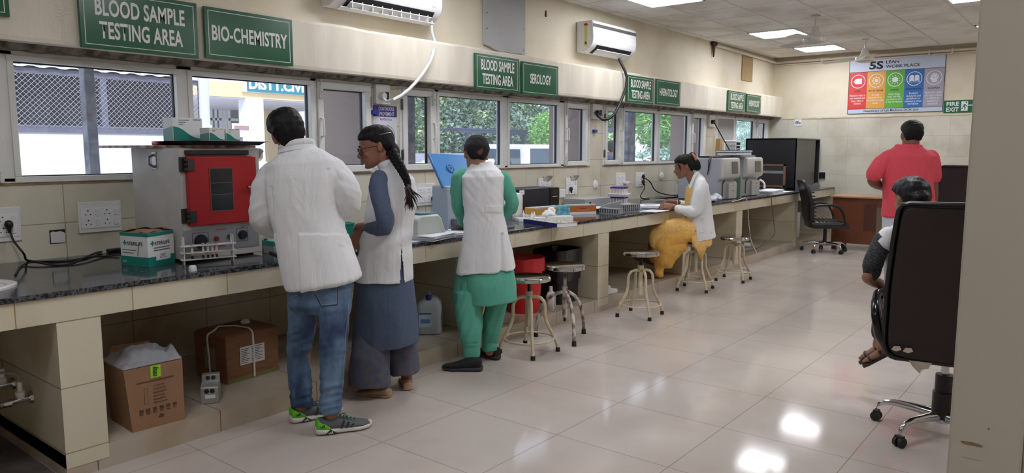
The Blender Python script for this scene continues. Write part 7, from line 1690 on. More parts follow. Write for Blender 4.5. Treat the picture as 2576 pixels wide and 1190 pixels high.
# ------------------------------------------------------------------ man in red T-shirt by the far wall
P5 = Plane(CAM + FH * 6.6 + RT * 3.56); B5 = V(P5.b.x, P5.b.y, 0); skin5 = skinm('skin dark', (122, 80, 66))
b = MB(); hc = P5(2293, 340, .02); Mh = frame(FH * .96 + RT * .22 - V(0, 0, .05), V(0, 0, 1)); head(b, hc, Mh, 1.06)
limb(b, P5, [(2290, 385, .0, .075), (2291, 368, .0, .070), (2292, 352, .0, .068)])
b.loft([ringP(P5, 2250, 385, 2330, 385, 0, .09), ringP(P5, 2228, 402, 2342, 400, 0, .11), ringP(P5, 2228, 450, 2340, 450, 0, .12), ringP(P5, 2230, 520, 2340, 520, 0, .13), ringP(P5, 2232, 575, 2340, 575, 0, .12)])
limb(b, P5, [(2236, 402, 0, .062), (2210, 430, 0, .056), (2197, 455, .04, .050), (2220, 468, .22, .042), (2246, 472, .36, .030)]); hand(b, P5(2248, 472, .37), FH * .6 + RT * .7, V(0, 0, -1), 1, .4)
limb(b, P5, [(2332, 400, 0, .062), (2340, 430, 0, .056), (2344, 470, .0, .052), (2344, 505, .02, .045), (2330, 530, .22, .032)]); hand(b, P5(2328, 531, .23), FH * .7 - RT * .5, -RT, -1, .4)
limb(b, P5, [(2255, 575, 0, .10), (2254, 670, 0, .068), (2254, 765, 0, .044), (2254, 780, 0, .042)]); limb(b, P5, [(2315, 575, 0, .10), (2318, 670, 0, .068), (2318, 765, 0, .044), (2318, 780, 0, .042)])
redman = person('man in red T-shirt with short black hair standing with his back turned', b, skin5, B5, .007)
hb = MB(); sections(hb, [(-.05, .058, -.040, -.078), (-.02, .071, -.028, -.100)] + HAIR_SHORT[3:], hc, Mh, 1.05); cloth(hb, 'hair', hair_m, redman, .007, 2, lambda p: .003 * N3(p, 50))
red_t = mat('coral red jersey', (214, 74, 88), 0.85, var=0.06, vscale=5); crease(red_t, 8, .6)
c = MB(); c.loft([ringP(P5, 2257, 367, 2318, 370, 0, .085), ringP(P5, 2240, 378, 2336, 380, 0, .11), ringP(P5, 2222, 394, 2350, 392, 0, .135), ringP(P5, 2219, 425, 2348, 425, 0, .145), ringP(P5, 2222, 460, 2344, 460, 0, .15), ringP(P5, 2224, 500, 2345, 500, 0, .155), ringP(P5, 2221, 545, 2347, 545, 0, .155)])
limb(c, P5, [(2236, 396, 0, .074), (2218, 412, 0, .076), (2206, 428, .0, .074), (2200, 440, .01, .074)]); limb(c, P5, [(2338, 396, 0, .074), (2344, 415, 0, .074), (2346, 432, 0, .072), (2347, 446, 0, .072)])
c.tube([P5(2287 + 29 * math.cos(w), 367, .0) + FH * .088 * math.sin(w) for w in [2 * PI * j / 24 for j in range(24)]], .010, 8, closed=True)
cloth(c, 't_shirt', red_t, redman, .008, 4, folds(.012, (8, 8, 3), .005, 15, 4))
t_ = MB(); t_.loft([ringP(P5, 2223, 530, 2346, 530, 0, .14), ringP(P5, 2223, 580, 2346, 580, 0, .14)])
for a_, c_ in ((2224, 2286), (2286, 2347)): t_.loft([ringP(P5, a_, 570, c_, 570, 0, .13), ringP(P5, a_ + 4, 670, c_ - 4, 670, 0, .10), ringP(P5, a_ + 8, 775, c_ - 8, 775, 0, .085)])
cloth(t_, 'trousers', mat('light grey trousers', (188, 190, 200), 0.9), redman, .009, 4, folds(.008, (8, 8, 3), .004, 15, 2))
for u_ in (2254, 2318):
    a_ = on(u_, 788, z=0); low_shoe(redman, a_ - FH * .06, a_ + FH * .2, (blk_sole, blk_shoe), .07, .045, .025, 'shoe')

# ------------------------------------------------------------------ seated person in the executive chair
P6 = Plane(CAM + FH * 3.74 + RT * 1.96); B6 = V(P6.b.x, P6.b.y, 0)
b = MB(); hc = P6(2291, 502, .0); Mh = frame(FH * .95 - V(0, 0, .15) - RT * .02, V(0, 0, 1)); head(b, hc, Mh, .88)
limb(b, P6, [(2291, 570, .02, .055), (2291, 545, .0, .047), (2291, 525, .0, .047)])
b.loft([ringP(P6, 2250, 575, 2332, 575, .02, .07), ringP(P6, 2232, 600, 2350, 600, .02, .09), ringP(P6, 2236, 660, 2346, 660, .03, .09), ringP(P6, 2238, 730, 2344, 730, .04, .10), ringP(P6, 2236, 775, 2346, 775, .06, .10)])
limb(b, P6, [(2226, 600, .0, .040), (2206, 640, .0, .034), (2190, 688, .02, .033), (2186, 700, .04, .032), (2215, 715, .18, .028), (2240, 722, .27, .022)]); hand(b, P6(2242, 722, .28), FH * .6 + RT * .7, V(0, 0, -1), 1, .35, .85)
limb(b, P6, [(2354, 600, .0, .042), (2372, 650, .02, .036), (2378, 690, .04, .034), (2350, 715, .2, .028), (2330, 722, .28, .022)]); hand(b, P6(2328, 722, .29), FH * .6 - RT * .7, V(0, 0, -1), -1, .35, .85)
limb(b, P6, [(2268, 765, .06, .070), (2245, 752, .28, .058), (2232, 758, .42, .046), (2222, 810, .46, .036), (2208, 862, .46, .026), (2206, 868, .46, .026)])
limb(b, P6, [(2315, 765, .06, .070), (2275, 752, .30, .058), (2250, 758, .44, .046), (2236, 815, .44, .036), (2216, 868, .42, .026), (2215, 874, .42, .026)])
kid = person('seated person with black hair mostly hidden by the tall chair back, sandalled feet tucked left', b, skin1, B6, .006)
hb = MB(); sections(hb, [(-.085, .045, -.034, -.068), (-.06, .062, -.024, -.088)] + HAIR_SHORT[2:], hc, Mh, .93); hb.ell(hc + Mh @ V(.0, -.10, .0), .045, .03, .035, 14, 10, Mh)
cloth(hb, 'hair', mat('oiled black hair', (14, 14, 18), 0.42, spec=0.3, bump=0.3, bscale=120, stretch=(1, 1, .3)), kid, .006, 2, lambda p: .004 * N3(p, 35))
c = MB(); c.loft([ringP(P6, 2262, 560, 2320, 560, .02, .07), ringP(P6, 2226, 588, 2358, 586, .02, .10), ringP(P6, 2224, 620, 2358, 620, .02, .105), ringP(P6, 2232, 700, 2350, 700, .03, .11), ringP(P6, 2228, 785, 2354, 785, .06, .125)])
limb(c, P6, [(2236, 592, .0, .046), (2228, 602, .0, .047), (2219, 616, .0, .047)]); limb(c, P6, [(2350, 592, .0, .048), (2360, 602, .0, .050), (2366, 616, .0, .050)])
cloth(c, 'white_vest', cloth_w, kid, .007, 3, folds(.006, (10, 10, 4), .003, 20, 4))
drk = mat('black checked cloth', (34, 34, 38), 0.9, col2=(74, 76, 80), vscale=60, stretch=(1, 1, 3), bump=0.2, bscale=120)
c = MB(); limb(c, P6, [(2226, 602, .0, .046), (2210, 630, .0, .046), (2196, 662, .01, .047), (2191, 690, .03, .042)]); cloth(c, 'dark_sleeve', drk, kid, .007, 3, folds(.006, (14, 14, 14), .004, 24, 4)); c = MB(); limb(c, P6, [(2358, 598, .0, .050), (2370, 640, .02, .052), (2376, 690, .03, .045)])
cloth(c, 'dark_sleeve', drk, kid, .007, 3, folds(.006, (14, 14, 14), .004, 24, 4))
c = MB(); limb(c, P6, [(2268, 765, .06, .085), (2245, 752, .28, .072), (2232, 760, .42, .060), (2224, 800, .46, .055), (2214, 838, .46, .050)]); limb(c, P6, [(2315, 765, .06, .085), (2275, 752, .30, .072), (2250, 760, .44, .060), (2240, 805, .44, .055), (2226, 845, .42, .050)])
cloth(c, 'dark_trousers', drk, kid, .008, 3, folds(.005, (14, 14, 8), .003, 24, 2))
sandal = mat('dark brown sandal', (44, 34, 34), 0.5)
for (u, v, dd) in ((2205, 872, .46), (2215, 880, .42)):
    h_ = P6(u + 12, v - 2, dd); d_ = (-RT * .55 - V(0, 0, .55) + FH * .45).normalized(); u_ = V(0, 0, 1) + RT * -.3
    mb = MB(); nn = d_.cross(u_).normalized(); zz = nn.cross(d_).normalized()
    mb.loft([[h_ + d_ * x + nn * (w_ * math.cos(2 * PI * j / 14)) + zz * (.012 * math.sin(2 * PI * j / 14) - .03) for j in range(14)] for x, w_ in ((-.03, .015), (-.015, .028), (.06, .03), (.13, .034), (.165, .016))])
    s_ = mb.build('sandal', sandal, kid, smooth=60, world=True)
    m = MB()
    for x in (.03, .10): m.tube([h_ + d_ * x + nn * (.034 * math.cos(w)) + zz * (.034 * math.sin(w) - .022) for w in [PI * j / 10 for j in range(11)]], .007, 6)
    m.build('strap', sandal, s_, world=True)
    m = MB(); m.loft([[h_ + d_ * x + nn * (w_ * math.cos(2 * PI * j / 14)) + zz * (t_h * math.sin(2 * PI * j / 14) - .006) for j in range(14)] for x, w_, t_h in ((-.03, .012, .012), (-.01, .024, .024), (.05, .026, .024), (.11, .030, .016), (.15, .012, .008))]); m.build('foot', skin1, kid, smooth=60, world=True)
# ------------------------------------------------------------------ outside, seen through the windows
GZ = -0.30
struct(MB().box(-70, -4.82, -30, 70, GZ - .1, GZ).build('ground_outside', mat('pale concrete yard', (196, 192, 186), 0.9, var=0.1, vscale=.6)))
VZ = -0.13
struct(MB().box(-8.1, -4.83, 3.9, 30, GZ, VZ).build('path_outside', mat('verandah concrete', (168, 162, 156), 0.9, var=0.1, vscale=2)))
fin_m = mat('brown grey outer pier', (146, 128, 118), 0.85, var=0.08, vscale=3)
fm = MB()
for a, b, x in ((3.93, 4.23, -5.30), (7.12, 7.40, -5.14), (10.22, 10.56, -5.14), (13.2, 13.5, -5.02)): fm.box(x, XW - .078, a - .006, b + .006, GZ, 1.262); fm.box(x, XW - .078, a - .006, b + .006, 1.262, 2.0); fm.box(x, XW - .24, a, b, 2.0, 3.1)
fm.box(-5.3, XW - .24, -3.2, 14, 2.35, 2.45)
struct(fm.build('column_outside', fin_m))
steel_blue = mat('weathered blue black steel', (62, 64, 80), 0.6, col2=(120, 122, 134), vscale=9)
for u0, u1, v, lab in ((212, 238, 300, 'dark steel post outside the first window pane'), (1020, 1037, 330, 'dark steel post outside the narrow side pane'), (1573, 1592, 340, 'dark steel post outside the third window, in front of a person')):
    a, b = on(u0, v, x=-6.2), on(u1, v, x=-6.2); t = thing('steel_post', lab, 'post', (-6.2, (a.y + b.y) / 2, GZ), 0, 'dark steel posts outside')
    MB().box(-.05, .05, -(b.y - a.y) / 2, (b.y - a.y) / 2, 0, 3.4).build('post', steel_blue, t, bevel=.006); MB().box(-.1, .1, -.1, .1, 0, .02).build('base_plate', steel_blue, t)
# store shed with chain link front
SX = -9.5; zt_ = on(250, 322, x=SX).z; zb_ = on(250, 197, x=SX).z; ys, ye = -4.0, on(508, 300, x=SX).y
t = thing('store_shed', 'white-walled shed with wire mesh front and corrugated roof outside the first window', 'shed', (SX, 2, GZ))
MB().box(SX - .2, SX, ys, ye, GZ, zt_ - .06).build('wall', mat('white plaster', (236, 236, 240), 0.8, var=0.04, vscale=2), t, world=True)
fr = mat('grey steel frame', (112, 110, 128), 0.6, var=0.2, vscale=12); m = MB()
m.box(SX - .05, SX + .02, ys, ye, zt_ - .06, zt_ + .02); m.box(SX - .05, SX + .02, ys, ye, zb_, zb_ + .06)
for u in (262, 446, 508): p = on(u, 260, x=SX); m.box(SX - .04, SX + .01, p.y - .035, p.y + .035, zt_, zb_)
m.build('frame', fr, t, world=True)
m = MB(); st_ = .060; Hh = zb_ - zt_
for sg in (1, -1):
    y = ys - Hh
    while y < ye + Hh:
        y0, y1 = (y, y + Hh) if sg > 0 else (y + Hh, y); z0, z1 = zt_, zb_
        lo, hi = min(y0, y1), max(y0, y1)
        if hi > 0.5 and lo < ye:
            f0 = 0.0; f1 = 1.0
            if hi > ye:
                if sg > 0: f1 = (ye - y0) / (y1 - y0)
                else: f0 = (ye - y0) / (y1 - y0)
            a = V(SX + .03, y0 + (y1 - y0) * f0, z0 + (z1 - z0) * f0); b = V(SX + .03, y0 + (y1 - y0) * f1, z0 + (z1 - z0) * f1)
            m.tube([a, b], .0024, 4, caps=False)
        y += st_
m.build('wire_mesh', mat('galvanised wire', (176, 176, 186), 0.5), t, world=True)
dark_in = mat('dark shed interior', (46, 45, 52), 0.9, var=0.2, vscale=3)
m = MB(); m.box(SX - 3.2, SX - 3.1, ys, ye, GZ, zb_ + .8); m.box(SX - 3.2, SX - .2, ye - .06, ye, GZ, zb_ + .1); m.box(SX - 3.2, SX - .02, ys, ye, zb_ + .10, zb_ + .14); m.box(SX - 3.2, SX - .2, ys, ye, GZ, GZ + .02); m.box(SX - 3.2, SX - .2, ys - .06, ys, GZ, zb_ + .1); m.build('inner_wall', dark_in, t, world=True)
m = MB(); n_ = int((ye - ys) / .055)
for s in range(2):
    x_, z_ = ((SX + .06, zb_ + .075), (SX - 3.2, zb_ + 1.3))[s]
    m.v += [V(x_, ys + (ye - ys) * i / n_, z_ + .008 * (1 if (i // 2) % 2 else -1)) for i in range(n_ + 1)]
m.f = [(i, i + 1, n_ + 2 + i, n_ + 1 + i) for i in range(n_)]; m.m = [0] * n_
m.build('corrugated_roof', mat('zinc sheet', (214, 218, 230), 0.5), t, world=True)
gs = mat('dim grey goods', (92, 90, 96), 0.9, var=0.2)
for u, v, w_, h_, lab in ((88, 290, .34, .62, 'grey sack standing inside the wire mesh shed'), (196, 295, .40, .5, 'grey drum inside the wire mesh shed beside the post')):
    p = on(u, v, x=SX - 1.1); tag(MB().lathe([(0, 0), (w_ * .5, 0), (w_ * .55, .5), (w_ * .5, p.z - GZ + h_ * .3), (0, p.z - GZ + h_ * .35)], (p.x, p.y, GZ + .021), None, 20).build('storage_drum', gs, smooth=True), lab, 'drum')
tag(MB().box(SX - 2.0, SX - 1.9, on(350, 300, x=SX - 1.9).y, on(440, 300, x=SX - 1.9).y, GZ + .021, zt_ + .55).build('steel_cupboard', mat('bluish locker', (92, 98, 112), 0.5, col2=(70, 74, 88), vscale=14, stretch=(1, 9, .2))), 'ribbed grey cupboard inside the wire mesh shed on the right', 'cupboard')
m = MB(); a = on(513, 190, x=SX + .3); b = on(516, 322, x=SX + .3)
m.cyl(V(a.x, a.y, 3.2), V(b.x, b.y, b.z), .065, n=14); m.tube([V(b.x, b.y, b.z + .02), V(b.x + .02, b.y + .03, b.z - .12), V(b.x + .12, b.y + .20, b.z - .18), V(b.x + .12, b.y + .24, b.z - .6), V(b.x + .12, b.y + .24, GZ)], .085, 14)
tag(m.build('drain_pipe', mat('white pvc pipe', (222, 224, 236), 0.4), smooth=True), 'white drain pipe with elbow at the corner of the wire mesh shed', 'pipe')
# hospital building with lettered porch
HX = -20.0; t = thing('hospital_building', 'cream and white hospital porch with teal lettered sign seen through the second pane', 'building', (HX, 16, GZ))
cream_w = mat('cream outside paint', (232, 204, 158), 0.85); whitewash = mat('whitewash', (236, 236, 240), 0.85); lil = mat('porch ceiling', (206, 202, 214), 0.9)
def ob(u0, v0, u1, v1, x, dx): 
    a, b = on(u0, (v0 + v1) / 2, x=x), on(u1, (v0 + v1) / 2, x=x); um = (u0 + u1) / 2
    return (x - dx, x, a.y, b.y, on(um, v1, x=x).z, on(um, v0, x=x).z)
y0, y1 = on(480, 240, x=HX).y, on(960, 240, x=HX).y; zA = on(560, 243, x=HX).z; zB = on(560, 205, x=HX).z
MB().box(HX - 6, HX, y0, y1, zA, zB).build('porch_slab', cream_w, t, world=True)
MB().box(HX - 6, HX - .02, y0, y1, zA - .03, zA - .005).build('soffit', lil, t, world=True)
for u0, u1, mm, x in ((625, 664, whitewash, HX + .1), (855, 900, whitewash, HX + .1), (672, 700, cream_w, HX - 4.5), (735, 752, cream_w, HX - 4.5)):
    a, b = on(u0, 300, x=x), on(u1, 300, x=x); MB().box(x - .5, x, a.y, b.y, GZ, zA).build('column', mm, t, world=True)
MB().box(HX - 6.2, HX - 6, y0, on(770, 300, x=HX - 6).y, GZ, zB + 3).build('back_wall', whitewash, t, world=True)
for u0, u1, v0, v1 in ((531, 553, 268, 332), (576, 628, 268, 335)):
    bx_ = ob(u0, v0, u1, v1, HX - 5.96, .06); w_ = MB().box(*bx_).build('window_pane', mat('grey green pane', (106, 122, 126), 0.2), t, world=True)
    m = MB(); yy = [bx_[2], (bx_[2] + bx_[3]) / 2, bx_[3]]; zz_ = [bx_[4], (bx_[4] + bx_[5]) / 2, bx_[5]]
    for y in yy: m.box(HX - 5.97, HX - 5.92, y - .045, y + .045, bx_[4] - .1, bx_[5] + .1)
    for z in zz_: m.box(HX - 5.97, HX - 5.92, bx_[2] - .1, bx_[3] + .1, z - .045, z + .045)
    m.build('window_frame', whitewash, t, world=True)
sg_ = ob(612, 196, 900, 238, HX + .1, .1); MB().box(HX, HX + .1, sg_[2], sg_[3], on(700, 236, x=HX + .1).z, zB + .8).build('sign_panel', whitewash, t, world=True)
z0_ = on(700, 235, x=HX + .12).z; z1_ = on(700, 206, x=HX + .12).z; ya, yb_ = on(622, 215, x=HX + .12).y, on(880, 230, x=HX + .12).y
MB().box(HX + .1, HX + .12, ya, yb_, z0_, z1_ + .2).build('sign_ground', mat('teal sign', (32, 122, 140), 0.5), t, world=True)
yl, yr = on(626, 212, x=HX + .12).y, on(777, 225, x=HX + .12).y
lettering('lettering', 'DISTT.CIVH', whitewash, (HX + .12, (yl + yr) / 2, (z0_ + z1_) / 2 + .05), YD, ZU, yr - yl, (z1_ - z0_) * .86, t, bold=.045, depth=.01)
p = on(607, 345, x=-15); t = thing('notice_board', 'small white notice board on a post before the hospital porch', 'sign', (-15, p.y, GZ))
MB().cyl((0, 0, 0), (0, 0, p.z - GZ), .03, n=8).build('post', fr, t); MB().box(0, .03, -.22, .22, p.z - GZ, p.z - GZ + .30).build('panel', whitewash, t); MB().box(.03, .032, -.18, .18, p.z - GZ + .15, p.z - GZ + .25).build('print', mat('maroon print', (170, 130, 136), .6), t)
# people outside (small)
def bystander(label, base, H, top, hairc, skin, low, face):
    b = MB(); S = V(math.cos(face), math.sin(face), 0); F = V(-S.y, S.x, 0); base = Vector(base); k = H / 1.7
    q = lambda x, y, h: base + (S * x + F * y) * k + V(0, 0, h * k)
    hc = q(0, .02, 1.58); M = frame(F, V(0, 0, 1)); head(b, hc, M, k)
    b.tube([q(0, 0, 1.36), q(0, .01, 1.5)], [.055 * k, .05 * k], 12)
    def rg(w_, d, h, cx=0): return [q(cx + w_ * math.cos(2 * PI * j / 20), d * math.sin(2 * PI * j / 20), h) for j in range(20)]
    b.loft([rg(.07, .07, 1.42), rg(.16, .09, 1.38), rg(.16, .10, 1.15), rg(.15, .10, .95), rg(.16, .10, .82)])
    for s in (-1, 1):
        b.tube([q(s * .17, 0, 1.36), q(s * .23, -.02, 1.08), q(s * .20, .14, .90), q(s * .16, .22, .88)], [.045 * k, .038 * k, .032 * k, .025 * k], 10, dome=True); hand(b, q(s * .16, .22, .88), F, -Vector((0, 0, 1)), 1, .4, k)
        b.tube([q(s * .09, 0, .85), q(s * .09, .02, .46), q(s * .09, 0, .06)], [.08 * k, .055 * k, .036 * k], 12, dome=True); b.tube([q(s * .09, -.05, .035), q(s * .09, .16, .03)], [.035 * k, .03 * k], 10, dome=True)
    o = person(label, b, skin, base, .014, 2, 'people outside')
    hb = MB(); sections(hb, HAIR_SHORT, hc, M, k * 1.05); cloth(hb, 'hair', hairc, o, .012, 2)
    c = MB(); c.loft([rg(.075, .075, 1.44), rg(.18, .105, 1.40), rg(.185, .12, 1.15), rg(.175, .12, .95), rg(.185, .125, .78)])
    for s in (-1, 1): c.tube([q(s * .165, 0, 1.37), q(s * .205, 0, 1.25), q(s * .235, -.015, 1.10)], [.06 * k, .062 * k, .056 * k], 12, dome=True)
    cloth(c, 'shirt', top, o, .014, 3, folds(.008, (9, 9, 3), .004, 16))
    c = MB()
    for s in (-1, 1): c.loft([rg(.10, .11, .85, s * .085), rg(.075, .085, .45, s * .09), rg(.06, .07, .07, s * .09)])
    cloth(c, 'trousers', low, o, .014, 2)
    return o
dkblue = mat('dark blue shirt', (58, 60, 92), 0.85); whsh = mat('white shirt', (224, 224, 232), 0.85); dktr = mat('dark trousers', (44, 46, 56), 0.9)
p = on(1538, 380, x=-7.6); bystander('person in dark blue shirt standing outside the narrow side pane', (p.x, p.y, VZ), 1.76, dkblue, hair_m, skin5, dktr, .5)
p = on(1588, 380, x=-7.4); bystander('person in white shirt standing behind the dark steel post', (p.x, p.y, VZ), 1.70, whsh, hair_m, skin5, dktr, .5)
p = on(650, 375, x=-15); bystander('person in white clothes walking below the hospital porch', (p.x, p.y, GZ), 1.78, whsh, hair_m, skin1, whsh, .4)
# vehicles
car_w = mat('white car paint', (236, 236, 240), 0.25, coat=.5); car_g = mat('car window', (64, 78, 92), 0.1); tyre = mat('tyre', (26, 26, 28), .8)
def car(label, c, L, Wd, H, rz, body, boxy=False):
    t = thing('car', label, 'car', (c[0], c[1], GZ), rz, 'vehicles parked outside')
    pr = [(-.5, .16), (-.5, .50), (-.46, .56), (-.28, .60), (-.16, .96), (.22, 1.0), (.36, .62), (.49, .54), (.5, .16)] if not boxy else [(-.5, .18), (-.5, .56), (-.20, .60), (-.17, .98), (.48, 1.0), (.5, .6), (.5, .18)]
    MB().prism([(p[0] * L, p[1] * H) for p in pr], V(0, -Wd / 2, 0), V(1, 0, 0), V(0, 0, 1), V(0, Wd, 0)).build('body', body, t, bevel=.05)
    for s in (-1, 1):
        w_ = [(-.22, .62), (-.14, .90), (.20, .93), (.31, .63)] if not boxy else [(-.13, .64), (-.12, .92), (.44, .93), (.45, .64)]
        MB().prism([(p[0] * L, p[1] * H) for p in w_], V(0, s * (Wd / 2 + .004), 0), V(1, 0, 0), V(0, 0, 1), V(0, s * .004, 0)).build('side_window', car_g, t)
        for x in (-.30, .30): MB().cyl((x * L, s * (Wd / 2 - .16), .31), (x * L, s * (Wd / 2 + .01), .31), .31, n=24).build('wheel', tyre, t, smooth=True)
    x0, x1, z0, z1 = (-.278, -.175, .64, .93) if not boxy else (-.194, -.176, .64, .93)
    q_ = [V(x0 * L - .012, -Wd * .42, z0 * H), V(x0 * L - .012, Wd * .42, z0 * H), V(x1 * L - .012, Wd * .40, z1 * H), V(x1 * L - .012, -Wd * .40, z1 * H)]
    MB().loft([q_, [p + V(-.02, 0, .0) for p in q_]]).build('windscreen', car_g, t); return t
p = on(1352, 395, x=-11.5); j_ = car('white boxy jeep parked outside the second window, at its right end', (p.x - .6, p.y + .9), 3.9, 1.75, 1.93, 2.75, car_w, True)
p = on(1285, 392, x=-15.5); car('white car parked beside the jeep', (p.x, p.y), 4.0, 1.7, 1.50, -.6, car_w)
p = on(1150, 392, x=-14.5); car('white car parked behind the blue lid', (p.x, p.y), 4.2, 1.7, 1.52, -.4, car_w)
p = on(1052, 395, x=-12); car('white car parked outside the narrow side pane', (p.x, p.y), 4.0, 1.7, 1.50, -.3, car_w)
p = on(1243, 385, x=-11); bk_ = thing('motorcycle', 'dark motorcycle parked before the white cars', 'motorcycle', (p.x, p.y - .1, GZ), .5)
for x in (-.62, .62): MB().tube([V(x + .26 * math.cos(w), 0, .31 + .26 * math.sin(w)) for w in [2 * PI * j / 24 for j in range(24)]], .05, 8, closed=True).build('wheel', tyre, bk_, smooth=True)
m = MB(); m.ell((.12, 0, .82), .28, .12, .12); m.tube([(-.62, 0, .31), (-.1, 0, .45), (.35, 0, .75), (.62, 0, .31)], .04, 8); m.tube([(.42, 0, .75), (.36, 0, 1.08), (.34, -.3, 1.12)], .025, 8); m.tube([(.36, 0, 1.08), (.34, .3, 1.12)], .025, 8); m.build('frame', mat('dark bike', (40, 44, 60), .4), bk_, smooth=True)
MB().ell((-.3, 0, .86), .34, .13, .07).build('seat', black_pl, bk_, smooth=True); MB().box(.40, .5, -.09, .09, .9, 1.2).build('windshield', car_g, bk_)
p = on(1246, 380, x=-12.0); bystander('person in dark clothes standing by the motorcycle', (p.x, p.y + .3, GZ), 1.80, dkblue, hair_m, skin5, dktr, 1.2)
# dark open shelter
t = thing('parking_shelter', 'thin dark parking shelter frame in front of the trees', 'shelter', (-15, 18, GZ)); dk = mat('dark steel', (58, 62, 84), .6); zt2 = on(1260, 327, x=-15).z
ya, yb_ = on(1172, 330, x=-15).y, on(1356, 330, x=-15).y
MB().box(-16.2, -14.95, ya - .3, yb_ + .3, zt2 - .02, zt2 + .02).build('roof', dk, t, world=True)
MB().box(-15.02, -14.96, ya - .3, yb_ + .3, zt2 - .12, zt2 - .02).build('beam', dk, t, world=True)
for u in (1175, 1283, 1316, 1352): y = on(u, 340, x=-15).y; MB().box(-15.03, -14.97, y - .04, y + .04, GZ, zt2).build('post', dk, t, world=True)
tag(MB().box(-17.4, -17.2, ya, yb_, GZ, 1.35).build('boundary_wall', mat('grey boundary wall', (176, 176, 190), .9, var=.1)), 'low grey boundary wall behind the parked vehicles', 'wall')
t = thing('awning', 'dark awning edge on thin posts behind the person in dark blue', 'awning', (-10.5, on(1540, 326, x=-10.5).y, GZ)); ay, by, az, bz = on(1527, 326, x=-10.5).y, on(1556, 326, x=-10.5).y, on(1540, 332, x=-10.5).z, on(1540, 322, x=-10.5).z
MB().box(-10.9, -10.2, ay, by, az, bz).build('roof', mat('dark blue grey awning', (74, 84, 104), .7), t, world=True)
for y in (ay + .05, by - .05): MB().box(-10.6, -10.54, y - .03, y + .03, GZ, az).build('post', fr, t, world=True)
p0_ = on(1570, 340, x=-14); tag(MB().box(-16, -14, p0_.y - 1, on(1640, 340, x=-14).y, GZ, on(1600, 352, x=-14).z).build('white_building', whitewash), 'white low building behind the shrubs of the third window', 'building')
# trees and shrubs: real leaves
lf = lambda n, c, c2: mat(n, c, .7, col2=c2, vscale=.9)
leafA = lf('mid green leaves', (146, 170, 126), (100, 126, 96)); leafB = lf('grey green leaves', (138, 160, 142), (94, 116, 106)); leafC = lf('bright green leaves', (146, 196, 104), (100, 150, 78)); leafD = lf('pale yellow green leaves', (190, 206, 140), (126, 158, 104)); leafE = lf('pale green leaves', (180, 204, 184), (130, 160, 142))
bark = mat('grey bark', (70, 66, 62), .9, var=.2)
def tree(name, label, base, blobs, n, size, m_, trunk=.12, droop=False, cat='tree', group='trees outside'):
    rg = random.Random(int(base[1] * 100) + n); t = thing(name, label, cat, (base[0], base[1], GZ), 0, group); mb = MB(); vol = [b_[3] * b_[4] * b_[5] for b_ in blobs]; tot = sum(v_ ** .67 for v_ in vol)
    for b_, v_ in zip(blobs, vol):
        for i in range(int(n * v_ ** .67 / tot)):
            d = V(rg.gauss(0, 1), rg.gauss(0, 1), rg.gauss(0, 1)).normalized() * rg.uniform(.45, 1.0) ** .5
            d *= 1 + .25 * N3((d.x * 3 + b_[1], d.y * 3, d.z * 3)); c = V(b_[0] + d.x * b_[3] - base[0], b_[1] + d.y * b_[4] - base[1], b_[2] + d.z * b_[5] - GZ)
            if c.z < .02: continue
            s = size * rg.uniform(.6, 1.3)
            if droop: a = V(rg.uniform(-1, 1), rg.uniform(-1, 1), rg.uniform(-1.1, .15)).normalized(); w_ = .16
            else: a = V(rg.uniform(-1, 1), rg.uniform(-1, 1), rg.uniform(-.8, .5)).normalized(); w_ = .5
            e = a.cross(V(rg.uniform(-1, 1), rg.uniform(-1, 1), rg.uniform(-1, 1))).normalized() * s * w_; a = a * s
            mb.add([c - a * .5, c + e * .5, c + a * .5, c - e * .5], [(0, 1, 2, 3)])
    mb.build('crown', m_, t)
    if trunk:
        tp = blobs[0]; k = MB(); k.tube([V(0, 0, -.0), V(.1, .1, (tp[2] - GZ) * .5), V(tp[0] - base[0], tp[1] - base[1], tp[2] - GZ)], [trunk, trunk * .8, trunk * .4], 10)
        for q_ in blobs[1:4]: k.tube([V(.1, .1, (tp[2] - GZ) * .5), V((q_[0] - base[0]) * .6, (q_[1] - base[1]) * .6, (q_[2] - GZ) * .85)], [trunk * .5, trunk * .2], 8)
        k.build('trunk', bark, t, smooth=True)
    return t
def bigtree(u, x, label, m_, w_=3.0, top=5.2, low=1.2, n=20000):
    p = on(u, 330, x=x); y = p.y
    bl = [(x, y, (top + low) / 2 + .8, 1.8, w_ * .8, 1.8), (x + .6, y - w_ * .5, low + 1.1, 1.4, w_ * .6, 1.3), (x + .5, y + w_ * .5, low + 1.2, 1.4, w_ * .6, 1.3), (x + .2, y, low + .9, 1.5, w_ * .7, 1.0), (x, y - w_ * .3, top, 1.5, w_ * .6, 1.2), (x, y + w_ * .4, top - .3, 1.5, w_ * .6, 1.2)]
    return tree('leafy_tree', label, (x, y), bl, n, .17, m_, .08)
bigtree(1035, -20, 'bright mid green tree seen through the narrow side pane', leafD, 3.2, 5.6, 1.0)
bigtree(1140, -19.5, 'dense grey green tree above the blue lid', leafB, 3.4, 5.8, 1.0)
bigtree(1235, -20, 'dense grey green tree behind the parking shelter', leafA, 3.6, 6.0, 1.0)
bigtree(1345, -20.5, 'grey green tree at the right end of the second window', leafB, 3.8, 6.2, 1.0)
bigtree(1460, -21, 'grey green tree mostly hidden by the outer pier', leafB, 3.6, 6.0, 1.0, 3000)
bigtree(778, -30, 'light green tree beside the hospital porch', leafD, 2.2, 5.0, .4, 1800)
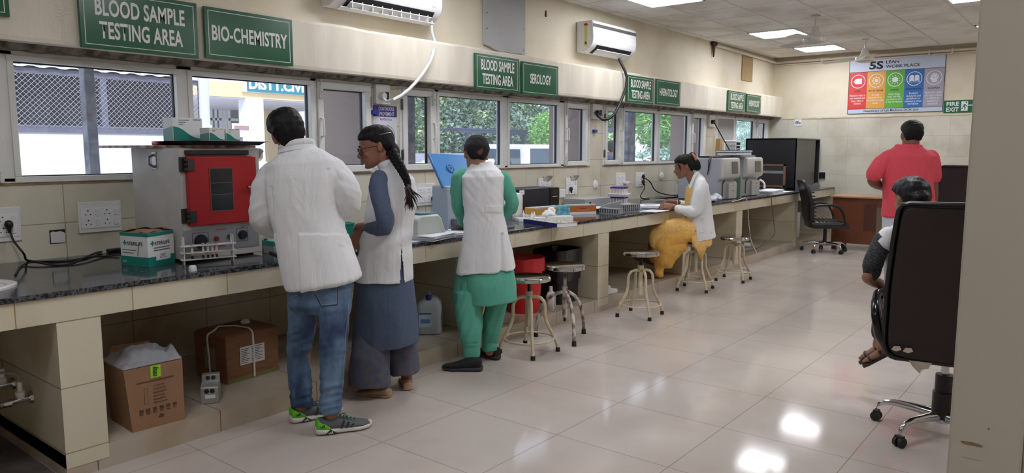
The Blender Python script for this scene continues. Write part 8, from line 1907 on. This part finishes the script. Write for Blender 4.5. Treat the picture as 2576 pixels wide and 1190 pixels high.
p = on(1376, 340, x=-14.2); tree('shrub', 'bright green round shrub above the jeep', (p.x, p.y), [(p.x, p.y, 2.0, .55, .7, .7), (p.x, p.y, 1.55, .45, .6, .6), (p.x + .1, p.y + .2, 2.3, .4, .45, .4)], 3200, .10, leafC, .05, cat='shrub')
p = on(1640, 318, x=-9); tree('feathery_tree', 'bright feathery-leaved tree outside the third window', (p.x, p.y), [(p.x, p.y + .2, 2.15, .7, .8, .6), (p.x, p.y + .2, 2.6, .5, 1.0, .5), (p.x + .2, p.y + 1.2, 2.2, .6, .9, .9), (p.x, p.y + .8, 2.8, .7, 1.4, .5), (p.x + .1, p.y + .3, 1.75, .4, .6, .35)], 9000, .20, leafC, .04, True)
p = on(1640, 385, x=-8.6); tree('shrub', 'leafy pale green shrub below the feathery tree', (p.x, p.y), [(p.x, p.y, 1.1, .5, .9, .42), (p.x + .1, p.y + .9, 1.15, .5, .7, .45), (p.x, p.y + .3, .5, .6, 1.3, .6), (p.x + .1, p.y - .6, .9, .3, .4, .3)], 5000, .085, leafE, .05, cat='shrub')
p = on(1540, 345, x=-13.5); tree('shrub', 'yellow green shrub behind the person in dark blue', (p.x, p.y), [(p.x, p.y, 1.6, .6, .9, .55), (p.x, p.y + .3, 1.0, .7, 1.2, .6)], 2000, .17, leafD, .05, cat='shrub')
p = on(1545, 290, x=-20); tree('leafy_tree', 'green tree above the awning', (p.x, p.y), [(p.x, p.y, 3.6, 1.6, 2.2, 1.3), (p.x, p.y + 1.5, 4.3, 1.6, 2.2, 1.3), (p.x, p.y + 4, 4.3, 1.6, 2.4, 1.2)], 4000, .36, leafA, .16)
p = on(1878, 330, x=-8.4); tree('feathery_tree', 'pale feathery tree outside the farthest window', (p.x, p.y), [(p.x, p.y, 1.95, .6, 1.7, .5), (p.x, p.y + .3, 2.45, .6, 1.7, .4), (p.x, p.y - .3, 1.55, .5, 1.3, .3)], 2400, .20, leafE, .03, True)
tag(MB().box(-13.2, -13, on(1800, 330, x=-13).y, on(1990, 330, x=-13).y, GZ, 3.2).build('outer_building', mat('pale blue wall', (176, 196, 206), .8, var=.08)), 'pale blue wall beyond the farthest window', 'building')
